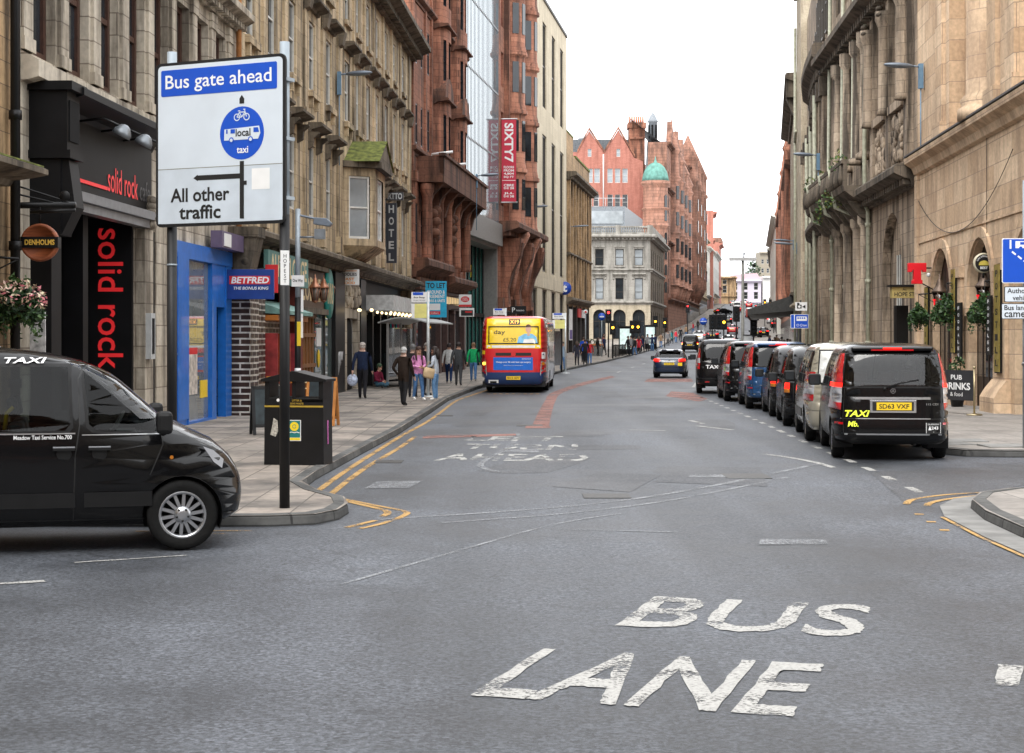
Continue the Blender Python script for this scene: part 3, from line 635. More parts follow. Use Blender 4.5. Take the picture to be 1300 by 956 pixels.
for k, u in enumerate([.1, 3.1, 6.2, 9.6, 13.0, 16.4, 20.25, 23.1, 26.0, 28.9, 31.9, 35.2, 38.8]):
    p = MB(ST_TAN); p.box(u, u + .5, -.07, 0, 5.25, 16.2); p.box(u - .07, u + .57, -.13, 0, 5.25, 5.8); p.box(u - .05, u + .55, -.12, 0, 9.15, 9.4)
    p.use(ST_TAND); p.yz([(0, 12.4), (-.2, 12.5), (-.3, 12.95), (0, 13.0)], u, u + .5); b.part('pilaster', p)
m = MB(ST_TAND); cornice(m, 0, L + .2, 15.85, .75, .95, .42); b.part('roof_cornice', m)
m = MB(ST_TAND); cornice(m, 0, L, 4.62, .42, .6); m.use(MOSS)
rn = random.Random(3)
for i in range(26): u = rn.uniform(5, L - 2); m.xy([(u + q * rn.uniform(.5, 1) * math.cos(a), -.36 + .16 * math.sin(a)) for q, a in [(rn.uniform(.2, .7), 2 * math.pi * k / 7) for k in range(7)]], 5.038, 5.06)
b.part('shop_cornice', m)
# oriel bay with mossy gable
m = MB(ST_TAN); u0, u1 = 18.0, 22.4; pr = 1.05
out = [(u0, 0), (u0 + .75, -pr), (u1 - .75, -pr), (u1, 0)]
def oriel_face(a, c, z0, z1, hole):
    Ls = math.hypot(c[0] - a[0], c[1] - a[1]); V, Fc = tri_poly([(0, z0), (Ls, z0), (Ls, z1), (0, z1)], [hole(Ls)] if hole else [])
    f = lambda q: (a[0] + (c[0] - a[0]) * q[0] / Ls, a[1] + (c[1] - a[1]) * q[0] / Ls, q[1]); m.add([f(q) for q in V], Fc)
for a, c in zip(out, out[1:]): oriel_face(a, c, 5.6, 8.4, lambda Ls: rect(Ls / 2, 5.85, min(.85, Ls - .4) if Ls < 2 else 1.6, 2.25))
m.add([(p[0], p[1], 5.0 if k in (0, 3) else 5.1) for k, p in enumerate([(u0 + .7, 0), (u0 + 1.1, -.35), (u1 - 1.1, -.35), (u1 - .7, 0)])] + [(p[0], p[1], 5.6) for p in out], [(0, 1, 5, 4), (1, 2, 6, 5), (2, 3, 7, 6), (0, 1, 2, 3)])
bay = b.part('oriel_bay', m)
for a, c in zip(out, out[1:]):
    Ls = math.hypot(c[0] - a[0], c[1] - a[1]); ww = min(.85, Ls - .4) if Ls < 2 else 1.6; t = math.atan2(c[1] - a[1], c[0] - a[0]); n = Vector((-math.sin(t), math.cos(t)))
    q = b.win((a[0] + c[0]) / 2 + n.x * .1, 5.85, ww, 2.25, (a[1] + c[1]) / 2 + n.y * .1, mat('white_sash', (.75, .74, .7), .5), GLASSL, vb=0 if Ls < 2 else 1, name='sash_window'); q.rotation_euler = (0, 0, t)
m = MB(ST_TAND); m.xy([(u0 - .2, 0), (u0 + .6, -pr - .25), (u1 - .6, -pr - .25), (u1 + .2, 0)], 8.4, 8.62); um = (u0 + u1) / 2
m.add([(u0 + .1, -pr - .2, 8.62), (u1 - .1, -pr - .2, 8.62), (um, -pr - .2, 9.5)], [(0, 1, 2)]); m.use(MOSS)
m.quad((u0, -pr - .26, 8.6), (um, -pr - .26, 9.56), (um, 0, 9.56), (u0, 0, 8.6)); m.quad((u1, -pr - .26, 8.6), (um, -pr - .26, 9.56), (um, 0, 9.56), (u1, 0, 8.6)); b.part('bay_roof', m)
# shops beneath
SHOPD = mat('shop_dark', (.03, .025, .022), .5, amt=.4)
m = MB(SHOPD); m.box(.05, L - .3, .5, .6, .2, 4.6); m.quad((.05, 0, 4.59), (L - .3, 0, 4.59), (L - .3, .5, 4.59), (.05, .5, 4.59)); b.part('shop_backing', m)
m = MB(BRICKD); m.box(.05, 2.2, -.28, .3, .2, 3.7); b.part('brick_pier', m); m = MB(BRICKD); m.box(4.0, 7.0, .1, .3, .2, 2.9); b.part('brick_pier', m)
COP = mat('copper_green', (.16, .3, .27), .6, amt=.3)
m = MB(COP); m.yz([(.1, 3.3), (-.75, 3.0), (-.75, 2.9), (.1, 2.95)], 2.3, 7.0); m.use(mat('orange_trim', (.5, .17, .03), .5)); m.box(2.3, 7.0, -.6, .1, 2.74, 2.88); b.part('copper_canopy', m)
m = MB(TEAL); m.box(1.9, 8.1, -.42, -.3, 3.75, 4.6); fs = b.part('fascia_board', m)
m = MB(GOLD); m.text('ALPEN LODGE', (5.0, -.425, 4.22), h=.6, w=5.6, bold=.02); b.part('lettering', m, fs)
for u, c in ((2.5, (.3, .03, .03)), (4.4, (.35, .05, .02)), (5.2, (.28, .02, .03))):
    m = MB(mat('banner_cloth_%d' % int(u * 10), c, .7, amt=.5, scale=3)); m.box(u, u + .05, -.55, -.2, 1.0, 2.4); m.use(mat('banner_orange', (.7, .3, .03), .6)); m.box(u - .004, u + .054, -.5, -.25, 1.0, 1.25); b.part('wall_banner', m)
m = MB(MAROON); m.box(7.1, 8.4, -.2, .3, .2, 4.5); b.part('shopfront_post', m)
m = MB(WOOD); m.box(8.4, 11.9, .05, .12, .2, 3.0)
for k in range(6): u = 8.5 + k * .56; m.box(u, u + .1, -.02, .05, .25, 2.95)
for z in (.25, 1.35, 2.3, 2.9): m.box(8.4, 11.9, -.03, .05, z, z + .12)
m.use(GOLD); [m.tube([(8.5, -.1, z), (11.8, -.1, z)], .02, 6) for z in (.72, .9)]; b.part('panelled_door', m)
m = MB(mat('lattice_brown', (.10, .06, .035), .5, amt=.3)); m.box(8.4, 13.0, -.1, .05, 3.15, 4.5); m.use(ST_TAND); m.box(8.4, 12.9, -.28, -.1, 3.02, 3.2); m.box(8.4, 12.9, -.3, -.1, 4.4, 4.55); fs = b.part('bar_fascia', m)
m = MB(GOLD); m.text('LODGE', (10.6, -.105, 3.8), h=.75, w=3.4, bold=.02); b.part('lettering', m, fs)
m = MB(glassmat('shop_glass2', (.10, .13, .13), .03, .8, .4)); m.box(11.95, 15.4, .02, .06, .5, 3.9); m.use(SHOPD); m.box(11.9, 15.4, -.05, .1, .2, .5); m.box(13.6, 13.7, -.04, .02, .5, 3.9); m.use(WHITEP); m.box(12.2, 13.1, .0, .015, 2.0, 2.6); m.use(YEL); m.ball((12.6, .0, 1.6), (.25, .02, .3), 8); b.part('shop_window', m)
m = MB(mat('teal_sign', (.01, .25, .22), .5, amt=.25)); m.T = Matrix.Translation((13.9, -.12, 3.75)); m.lathe([(.01, -.05), (.82, -.05), (.85, 0), (.82, .05), (.01, .05)], n=28, axis='y'); m.T = None; fs = b.part('round_sign', m)
m = MB(GOLD); m.text('INNS', (13.9, -.18, 3.75), h=.7, w=1.15, bold=.02); b.part('lettering', m, fs)
m = MB(BLACKP); m.box(15.4, 17.6, -.12, .2, .2, 4.55); m.use(mat('chalk', (.5, .5, .5), .8))
for i in range(9): x = 16.0 + .12 * i; m.tube([(x, -.125, 1.0 + .08 * i), (x + .1 * math.sin(i * 2), -.127, 1.5 + .05 * math.cos(3 * i)), (x + .05, -.125, 1.8)], .012, 4)
b.part('black_pier', m)
m = MB(ST_GREY); m.box(17.7, 18.2, -.1, .2, .2, 3.3); m.box(21.0, 21.5, -.1, .2, .2, 3.3); m.xz([(17.7, 3.0), (21.5, 3.0), (21.5, 4.5), (17.7, 4.5)], -.08, .2); m.use(GLASSL); m.box(18.2, 21.0, .1, .14, .4, 3.0); m.use(DARK); m.xz(archp(19.6, .4, 1.3, 2.6), .02, .12); b.part('carved_doorway', m)
m = MB(ST_GREY)
for i in range(16): m.ball((17.9 + .23 * i, -.12, 3.75 + .25 * math.sin(i * 1.9)), (.14, .07, .2), 6)
b.part('carved_panel', m)
m = MB(BLACKP); m.box(21.7, 23.1, -.12, .3, .2, 4.5); b.part('black_pier', m)
m = MB(GLASS); m.box(23.1, 36.4, .1, .15, .3, 3.2); m.use(BLACKP)
for u in (23.1, 25.2, 27.6, 30, 32.4, 34.2, 36.2): m.box(u, u + .3, -.1, .1, .2, 3.3)
for k, u in enumerate((31.0, 31.7, 33.1, 33.7, 35.0)): m.use(mat('neon_%d' % (k % 2), [(.02, .4, .6), (.6, .02, .16)][k % 2], .5)); m.box(u, u + .1, -.15, -.1, .9, 3.2)
b.part('hotel_entrance', m)
m = MB(mat('canopy_pale', (.5, .5, .49), .5, amt=.25)); m.box(23.4, 36.2, -1.15, 0, 3.35, 3.95)
for u in (24.5, 27, 29.5, 32, 34.5): m.box(u, u + .06, -1.18, -1.15, 3.35, 3.95)
cn = b.part('entrance_canopy', m)
m = MB(mat('warm_bulb', (1, .75, .4), .4, emit=1.6, amt=0))
for i in range(22): m.ball((18.4 + .15 * (i % 3) if i < 4 else 23.6 + .7 * (i - 4), -.95 if i % 2 else -.5, 3.28), .055, 6)
b.part('bulb', m, cn)

# -- red sandstone block with balcony
D0, D1 = 83.0, 103.5
b = Bld('red_sandstone_building', 'red sandstone block with bowed bays, arched pediments and a stone balcony', (LX(D0), D0), (LX(D1), D1)); L3 = b; L = b.L
nar = [1.6, 3.3]; bays = [(8.6, 3.1), (15.6, 3.1)]; holes = []
for z in (7.0, 12.0, 16.0, 20.0, 24.0, 28):
    for u in nar: holes.append(rect(u, z, .6, 2.0))
    for u in (5.6, 12.1, 19.1): holes.append(rect(u, z, .75, 2.2))
holes += [[(.4, .2), (L - .4, .2), (L - .4, 4.9), (.4, 4.9)]]
m = MB(ST_RED); wall(m, 0, L, 0, 31, holes, .2); shell(m, 0, L, 0, 31, 11)
for uc, w_ in bays:
    for k in range(10):
        t0 = math.pi * k / 10; t1 = math.pi * (k + 1) / 10
        pa_ = [(uc - w_ / 2 * math.cos(t), -.75 * math.sin(t) ** .6 if 0 < math.sin(t) else 0) for t in (t0, t1)]
        hol = k in (2, 4, 5, 7)
        zs = [11.0] + [q for z in (12.0, 16.0, 20.0, 24.0, 28.0) for q in (z, z + 2.2)] + [31]
        for j in range(len(zs) - 1):
            if hol and j % 2 == 1: continue
            m.quad((*pa_[0], zs[j]), (*pa_[1], zs[j]), (*pa_[1], zs[j + 1]), (*pa_[0], zs[j + 1]))
            if j % 2 == 0: m.add([(*pa_[0], zs[j]), (*pa_[1], zs[j]), (uc, 0, zs[j])], [(0, 1, 2)]); m.add([(*pa_[0], zs[j + 1]), (*pa_[1], zs[j + 1]), (uc, 0, zs[j + 1])], [(0, 1, 2)])
b.part('wall', m)
BLFR = mat('dark_sash', (.02, .022, .028), .4)
for z in (7.0, 12.0, 16.0, 20.0, 24.0, 28):
    for u in nar: b.win(u, z, .6, 2.0, .06, BLFR)
    for u in (5.6, 12.1, 19.1): b.win(u, z, .75, 2.2, .06, BLFR)
for uc, w_ in bays:
    for z in (12.0, 16.0, 20.0, 24.0, 28.0):
        for a, y_ in ((-.36, -.5), (0, -.66), (.36, -.5)): q = b.win(uc + a * w_, z, .95 if a == 0 else .8, 2.2, y_ + .1, BLFR); q.rotation_euler = (0, 0, a * 1.5)
    for z in (14.75, 18.7, 22.7): b.hood(ST_REDD, uc, z, w_ + .3, .9, .3, arc=(z < 15), con=False)
for z, p in ((11.35, .25), (19.0, .3), (25, .5)):
    m = MB(ST_REDD); cornice(m, 0, L, z, .4, p); b.part('string_course', m)
for u in (.25, 4.3, 6.4, 10.8, 13.2, 17.8, 20.1): m = MB(ST_RED); m.box(u - .22, u + .22, -.1, 0, 5.9, 25); m.box(u - .3, u + .3, -.28, 0, 10.0, 10.5); b.part('pilaster', m)
m = MB(ST_REDD); m.box(1.8, L, -1.35, 0, 10.1, 10.5); m.box(1.8, L, -1.35, -1.15, 10.5, 11.4); m.box(1.8, 2.0, -1.35, 0, 10.5, 11.4); m.box(1.7, L + .1, -1.45, -1.1, 11.4, 11.55)
for u in (2.4, 5.2, 8.2, 11, 13.8, 16.6, 19.4): m.yz([(0, 8.7), (-.5, 8.8), (-.7, 9.5), (-1.25, 10.1), (0, 10.1)], u, u + .5)
b.part('balcony', m)
for u in (4.6, 11.2): 
    m = MB(ST_REDD)
    for k in range(9): m.ball((u + .35 * math.sin(k * 2.4), -.3 - .12 * (k % 3), 7.3 + .2 * k), (.32, .3, .26), 6)
    b.part('carved_head', m)
for u in (2.2, 6.3, 9.6, 13.0, 17.6): m = MB(ST_RED); m.lathe([(.34, 6.2), (.28, 6.4), (.26, 9.4), (.36, 9.7), (.36, 10.05)], (u, -.45, 0), 12); b.part('column', m)
m = MB(ST_REDD); cornice(m, .2, 9.6, 5.3, .95, .85); m.box(.5, 9.3, -.35, 0, 4.7, 5.3); cornice(m, 10.4, L - .2, 4.9, .8, .8); b.part('shop_cornice', m)
m = MB(mat('shop_brown', (.07, .035, .03), .5, amt=.3)); 
for u in (.5, 4.6, 9.3, 12.0, 15.0, 19.4): m.box(u, u + .5, -.1, .2, .2, 4.8)
m.box(.5, L - .4, -.1, .1, 3.9, 4.85); m.use(GLASS); m.box(.5, L - .5, .16, .2, .3, 3.9); m.use(mat('cyan_poster', (.02, .35, .5), .5)); m.box(2.2, 3.2, -.13, -.1, 4.0, 4.7); b.part('shopfront', m)
m = MB(mat('lit_letters', (.7, .5, .25), .4, emit=.4)); m.text('PALACE', (15.3, -.12, 4.35), h=.5, w=5.5, bold=.02) if 0 else [m.box(11 + .7 * i, 11.35 + .7 * i, -.14, -.11, 4.2, 4.6) for i in range(11)]; b.part('fascia_lights', m)

# -- mirrored glass block
D0, D1 = 103.5, 117.0
b = Bld('glass_office_building', 'mirrored glass office front with thin upright fins over a green glazed entrance', (LX(D0), D0), (LX(D1), D1)); L4 = b; L = b.L
m = MB(mat('office_grey', (.2, .19, .18), .5)); wall(m, 0, L, 0, 33, [[(.5, .3), (L - .5, .3), (L - .5, 8.4), (.5, 8.4)]], 1.2); shell(m, 0, L, 0, 33, 11); m.box(0, L, -.35, 0, 8.6, 10.1); b.part('wall', m)
m = MB(mat('mirror_glass', (.62, .70, .74), .03, .85, amt=.05, scale=.3)); m.box(.1, L - .02, -.05, .05, 10.2, 32.9); b.part('glass_front', m)
m = MB(mat('fin_grey', (.08, .09, .10), .4, .3))
for i in range(26): u = .1 + i * (L - .25) / 25; m.box(u, u + .05, -.075, -.05, 10.2, 32.9)
for z in (14.6, 19.0, 23.4, 27.8, 32.2): m.box(.1, L - .1, -.08, -.05, z, z + .12)
b.part('glazing_fin', m)
m = MB(mat('green_glass', (.015, .13, .11), .05, .0, amt=.3, scale=.5, spec=.8)); m.box(.5, L - .5, 1.0, 1.05, .3, 8.4); m.use(BLACKP)
for i in range(9): u = .5 + i * (L - 1.1) / 8; m.box(u, u + .07, .9, 1.0, .3, 8.4)
m.box(.5, L - .5, .85, 1.0, 3.7, 3.95); m.use(YEL)
for i, u in enumerate((4.5, 6, 8.2)): m.box(u, u + .08, .97, .995, 6.3, 7.1)
b.part('entrance_glazing', m)

# -- second red sandstone block on big corbels
D0, D1 = 117.0, 134.0
b = Bld('red_sandstone_building', 'narrow red sandstone block with round turret bays on huge carved corbels', (LX(D0), D0), (LX(D1), D1)); L5 = b; L = b.L
holes = [rect(u, z, 1.2, 2.4) for z in (11.5, 15.7, 19.9, 24.1, 28.3) for u in (2.2, 8.4)] + [[(1, .3), (L - 1, .3), (L - 1, 4.6), (1, 4.6)]]
m = MB(ST_RED); wall(m, 0, L, 0, 34, holes, .35, back=GLASS); shell(m, 0, L, 0, 34, 11); b.part('wall', m)
RSASH = mat('red_sash', (.3, .02, .03), .5)
for z in (11.5, 15.7, 19.9, 24.1, 28.3): b.win(2.2, z, 1.2, 2.4, .2, RSASH, GLASSL); b.win(8.4, z, 1.2, 2.4, .2, RSASH)
for u in (5.2, 12.2):
    m = MB(ST_RED); pr = [(1.2, 10.4)]
    for z in (10.4, 14.6, 18.8, 23.0, 27.2): pr += [(1.12, z + .3), (1.12, z + 3.6), (1.3, z + 3.7), (1.3, z + 3.95), (1.2, z + 4.0), (1.2, z + 4.15)]
    m.lathe([(.3, 5.2), (.55, 6.6), (1.0, 8.6), (1.5, 9.6)] + pr + [(1.12, 32), (1.4, 33), (.2, 34)], (u, -.1, 0), 14, crisp=True); m.use(GLASS)
    for z in (11.4, 15.6, 19.8, 24.0, 28.2):
        for t in (-2.6, -1.85, -1.1, -.4): m.T = Matrix.Translation((u, -.1, z)) @ Matrix.Rotation(t, 4, 'Z'); m.box(1.04, 1.125, -.24, .24, 0, 2.2)
    m.T = None; b.part('turret_bay', m)
for u in (3.4, 7.2, 10.2, 14.2): m = MB(ST_RED); m.box(u - .25, u + .25, -.35, 0, 10.3, 33); b.part('pilaster', m)
m = MB(ST_REDD); cornice(m, -.1, L + .1, 9.2, 1.1, 1.5, .6); b.part('ledge', m); m = MB(ST_REDD); cornice(m, 0, L, 31, .9, 1.2); b.part('ledge', m)
for u in (2.4, 8.4, 14.8):
    m = MB(ST_RED); m.yz([(0, 4.2), (-.5, 4.4), (-.4, 5.6), (-.7, 6.8), (-1.3, 8.0), (-1.4, 9.2), (0, 9.2)], u - .7, u + .7); m.use(ST_REDD); m.yz([(-.52, 4.6), (-.44, 5.6), (-.75, 6.8), (-1.35, 8.0), (-1.5, 8.9), (-1.2, 8.9), (-.3, 5.6)], u - .4, u + .4); b.part('corbel', m)
m = MB(ST_REDD); m.box(0, 1, -.35, 0, .2, 5); m.box(L - 1, L, -.35, 0, .2, 5); m.box(6.6, 7.6, -.3, 0, .2, 5); b.part('pier', m)

# -- cream office block
D0, D1 = 134.0, 161.0
b = Bld('cream_office_building', 'plain cream stone office block with deep tall window slots', (LX(D0), D0), (LX(D1), D1)); L6 = b; L = b.L
us = [3.2, 9.9, 16.6, 23.3]; holes = []
for u in us: holes += [rect(u, 7.7, 2.9, 11.6), rect(u, 21.6, 2.7, 7.2), rect(u, .6, 3.3, 5.6)]
m = MB(ST_CREAM); wall(m, 0, L, 0, 30.6, holes, .3); shell(m, 0, L, 0, 30.6, 14); b.part('wall', m)
BRZ = mat('bronze_frame', (.06, .05, .04), .4, .4)
for u in us: b.win(u, 7.7, 2.9, 11.6, .16, BRZ, GLASS, rail=.5, vb=2, fw=.12); b.win(u, 21.6, 2.7, 7.2, .16, BRZ, GLASS, rail=.5, vb=2, fw=.12); b.win(u, .6, 3.3, 5.6, .16, BRZ, GLASS, rail=.55, vb=2, fw=.12)
m = MB(mat('roof_edge', (.06, .055, .05), .6)); m.box(-.05, L + .08, -.12, 14, 30.6, 30.85); b.part('roof_edge', m)
m = MB(ST_CREAM); m.box(0, L, -.06, 0, 6.3, 7.5); b.part('band', m)

# -- brown stone corner block
D0, D1 = 161.2, 184.0
b = Bld('brown_stone_building', 'brown stone corner block with moss on its parapet above white shop banners', (LX(D0), D0), (LX(D1), D1)); L7 = b; L = b.L
us = [2.0 + 2.7 * i for i in range(8)]; holes = [rect(u, z, 1.2, 2.6) for z in (6.6, 10.4, 14.2) for u in us] + [[(.4, .3), (L - .4, .3), (L - .4, 4.9), (.4, 4.9)]]
m = MB(ST_BROWN); wall(m, 0, L, 0, 19.8, holes, .4); shell(m, 0, L, 0, 19.8, 12); b.part('wall', m)
for u in us:
    for z in (6.6, 10.4, 14.2): b.win(u, z, 1.2, 2.6, .25, WHITEFR, GLASS)
for i in range(9): u = .65 + 2.7 * i; m = MB(ST_BROWN); m.box(u - .3, u + .3, -.3, 0, 5.8, 17); b.part('pilaster', m)
m = MB(ST_TAND); cornice(m, -.1, L + .15, 16.9, .8, 1.0, .5); b.part('cornice', m)
m = MB(ST_TAND); cornice(m, -.1, L + .15, 5.1, .6, .6); cornice(m, 0, L, 9.6, .4, .4); b.part('string_course', m)
m = MB(ST_BROWN); m.box(0, 7, .1, 4, 19.8, 21.6); m.box(2, 4, .5, 2.5, 21.6, 23.2); m.use(MOSS); m.box(0, 7, .05, 4, 21.6, 21.75); m.box(8, L, -.1, .3, 19.8, 20.0); b.part('parapet', m)
m = MB(SHOPD); m.box(.4, L - .4, .3, .35, .3, 4.9)
for u in (.4, 4.5, 8.6, 12.7, 16.8, 21.4): m.box(u, u + .5, -.1, .3, .2, 5)
m.use(WHITEP); m.box(1.2, 3.9, -.16, -.1, 1.6, 4.6); m.use(mat('purple_print', (.1, .06, .25), .5)); m.box(1.4, 3.6, -.18, -.165, 1.7, 2.6); m.use(RED); m.box(9.3, 12.4, -.2, -.1, 3.9, 4.8); m.use(WHITEP); m.box(13.5, 16.6, -.2, -.1, 3.9, 4.7); b.part('shopfront', m)
# -- grey corner building with balustrade, facing the junction
b = Bld('corner_building', 'pale grey stone corner building with arched ground floor and roof balustrade', (4, 230), (18.8, 230)); L8 = b; L = b.L
zz = lambda py, d=230: PZ(py, d) - b.z
uu = lambda p, d=230: PX(p, d) - 4
ST_LG = stone('stone_light_grey', (.36, .345, .31), (.32, .305, .275), (.2, .19, .17), 1.2, .5, .008, (.09, .085, .075), .6)
ST_CRG = stone('stone_cream_grey', (.5, .44, .33), (.46, .40, .30), (.25, .22, .17), 1.2, .5, .008, (.2, .17, .12), .5)
cols = [uu(p) for p in (736, 761, 786.5, 811)]; holes = []
for u in cols: holes += [rect(u, zz(337), 1.15, zz(316) - zz(337)), rect(u, zz(380), 1.1, zz(353) - zz(380))]
hz = zz(387)
m = MB(ST_LG); wall(m, 0, L, hz, zz(303), holes, .3); m.use(ST_CRG); wall(m, 0, L, 0, hz, [archp(u, .4, 1.7, zz(393) - .4) for u in cols], .45, y=-.06)
m.use(ST_LG); m.add([(0, 0, zz(303)), (L, 0, zz(303)), (L + 4.8, 33, zz(303)), (0, 33, zz(303))], [(0, 1, 2, 3)]); m.add([(0, 0, 0), (0, 33, 0), (0, 33, zz(303)), (0, 0, zz(303))], [(0, 1, 2, 3)])
th = math.atan2(33, 4.8); Ls = math.hypot(33, 4.8); T = Matrix.Translation((L, 0, 0)) @ Matrix.Rotation(th, 4, 'Z')
m.T = T; sh = []
for k in range(7): sh += [rect(2.4 + 4.7 * k, zz(337), 1.2, zz(316) - zz(337)), rect(2.4 + 4.7 * k, zz(380), 1.2, zz(353) - zz(380)), archp(2.4 + 4.7 * k, .9, 1.9, zz(393) - 1.0)]
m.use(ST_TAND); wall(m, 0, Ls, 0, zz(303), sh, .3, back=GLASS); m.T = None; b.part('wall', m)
for k, u in enumerate(cols):
    b.win(u, zz(337), 1.15, zz(316) - zz(337), .2, BRZ, GLASS if k < 2 else GLASSL, rail=.5); b.win(u, zz(380), 1.1, zz(353) - zz(380), .2, BRZ, GLASSL if k != 2 else GLASS, rail=.35); b.win(u, .4, 1.7, zz(393) - .4, .3, BRZ, GLASS, arch=True, rail=.6, vb=1)
    m = MB(ST_LG)
    for q in (-.75, .65): m.box(u + q, u + q + .1, -.1, 0, zz(338), zz(314))
    m.box(u - .75, u + .75, -.16, 0, zz(314), zz(312)); m.box(u - .75, u + .75, -.16, 0, zz(339), zz(337.3)); b.part('window_surround', m); b.hood(ST_LG, u, zz(350), 1.9, .35, .3)
m = MB(ST_LG); cornice(m, -.1, L + .6, zz(305), zz(298) - zz(305), 1.0, .5); m.T = T; cornice(m, 0, Ls, zz(305), zz(298) - zz(305), 1.0, .8); b.part('cornice', m)
m = MB(ST_LG); cornice(m, -.1, L + .3, zz(345), .4, .3); cornice(m, -.1, L + .3, hz, .5, .4); m.T = T; cornice(m, 0, Ls, hz, .5, .4); cornice(m, 0, Ls, zz(345), .4, .3); b.part('string_course', m)
m = MB(ST_LG); z0, z1 = zz(298), zz(287)
m.box(0, L + .3, -.3, .1, z0, z0 + .3); m.box(0, L + .3, -.35, .1, z1 - .22, z1)
for i in range(48): u = .2 + i * .31; m.lathe([(.05, z0 + .3), (.1, z0 + .5), (.05, z1 - .22)], (u, -.1, 0), 6)
for u in (1.0, 5.9, 10.4, L - .1): m.box(u - .35, u + .35, -.4, .2, z0, z1 + .1)
m.T = T; m.box(0, Ls, -.3, .1, z0, z1); b.part('balustrade', m)
m = MB(LEAD); m.xy([(2, 4), (uu(796), 4), (uu(800) + 4, 30), (2, 30)], zz(303), zz(262, 234)); m.use(GLASSL); m.box(3, uu(793), 3.9, 3.99, zz(284, 234), zz(268, 234)); m.use(STEEL)
for i in range(8): m.box(3 + i * .98, 3.06 + i * .98, 3.85, 3.9, zz(262, 234), zz(252, 234))
m.box(3, uu(796), 3.85, 3.9, zz(252, 234), zz(251.3, 234)); b.part('rooftop_pavilion', m)

# -- red brick gables behind
ST_RF = stone('stone_red_far', (.37, .19, .135), (.29, .145, .10), (.17, .09, .065), 1.4, .5, .03, (.11, .065, .05), .8, streak=(.7, .7, .2))
ST_RBR = stone('brick_red_bright', (.46, .19, .145), (.40, .16, .12), (.3, .14, .1), .5, .16, .01, (.16, .06, .045), .4, bump=.1)
b = Bld('red_brick_building', 'bright red brick building with two steep gables and a tall chimney stack', (5, 270), (20.9, 270)); L9 = b; L = b.L
zz = lambda py, d=270: PZ(py, d) - b.z
uu = lambda p, d=270: PX(p, d) - 5
holes = []; wl = []
for pc, y0, y1, w_ in ((749, 232, 214, .9), (758, 232, 214, .9), (774.5, 232, 214, .85), (784, 232, 214, .85), (793.5, 232, 214, .85), (748, 262, 247, .9), (757, 262, 247, .9), (774.5, 266, 247, .85), (784, 266, 247, .85), (793.5, 266, 247, .85), (748.5, 199, 189, .6), (785, 199, 189, .6)):
    wl.append((uu(pc), zz(y0), w_, zz(y1) - zz(y0))); holes.append(rect(*wl[-1]))
outer = [(0, 0), (L, 0), (L, zz(205)), (uu(805), zz(200)), (uu(785), zz(165)), (uu(767), zz(194)), (uu(748), zz(166)), (uu(733), zz(193)), (0, zz(193))]
V, Fc = tri_poly(outer, holes); m = MB(ST_RBR); m.add([(p[0], 0, p[1]) for p in V], Fc)
for h in holes: n = 4; m.add([(a, 0, c) for a, c in h] + [(a, .25, c) for a, c in h], [(i, (i + 1) % n, n + (i + 1) % n, n + i) for i in range(n)])
m.add([(L, 0, 0), (L, 14, 0), (L, 14, zz(205)), (L, 0, zz(205))], [(0, 1, 2, 3)]); b.part('wall', m)
for q in wl: b.win(*q, .15, WHITEFR, GLASSL if q[1] > zz(240) else GLASS, fw=.05)
m = MB(SLATE)
for a, p, c in ((733, 748, 767), (767, 785, 806)):
    hA, hP, hC = zz(194), zz(166), zz(197)
    m.quad((uu(a), 0, hA), (uu(p), 0, hP), (uu(p), 13, hP), (uu(a), 13, hA)); m.quad((uu(c), 0, hC), (uu(p), 0, hP), (uu(p), 13, hP), (uu(c), 13, hC))
m.box(0, L, 7, 13, zz(205), zz(177, 277)); b.part('roof', m)
m = MB(ST_RED)
for a, c in (((733, 194), (748, 165)), ((767, 194), (748, 165)), ((767, 194), (785, 164)), ((806, 200), (785, 164))):
    q = [(uu(a[0]), zz(a[1])), (uu(c[0]), zz(c[1]))]; m.xz([q[0], q[1], (q[1][0], q[1][1] + .45), (q[0][0], q[0][1] + .45)], -.15, .3)
b.part('gable_coping', m)
m = MB(ST_RED); m.box(uu(799), uu(819), .4, 3.2, 0, zz(157)); m.box(uu(797.5), uu(820.5), .2, 3.4, zz(162), zz(155)); m.box(uu(799), uu(819), -.02, .5, zz(176), zz(174)); m.use(mat('terracotta', (.5, .16, .08), .7))
for i in range(7): m.lathe([(.16, zz(155)), (.13, zz(146))], (uu(800.5 + 2.8 * i), 1.8, 0), 8)
b.part('chimney', m)
m = MB(STEEL); m.tube([(uu(743), 9, zz(180)), (uu(743), 9, zz(150))], .12, 6); m.lathe([(.9, zz(172)), (.7, zz(163)), (.1, zz(157))], (uu(743), 9, 0), 8); b.part('roof_finial', m)
m = MB(WHITEP); m.tube([(uu(766), -.1, zz(262)), (uu(766), -.1, zz(196))], .1, 6); b.part('downpipe', m)

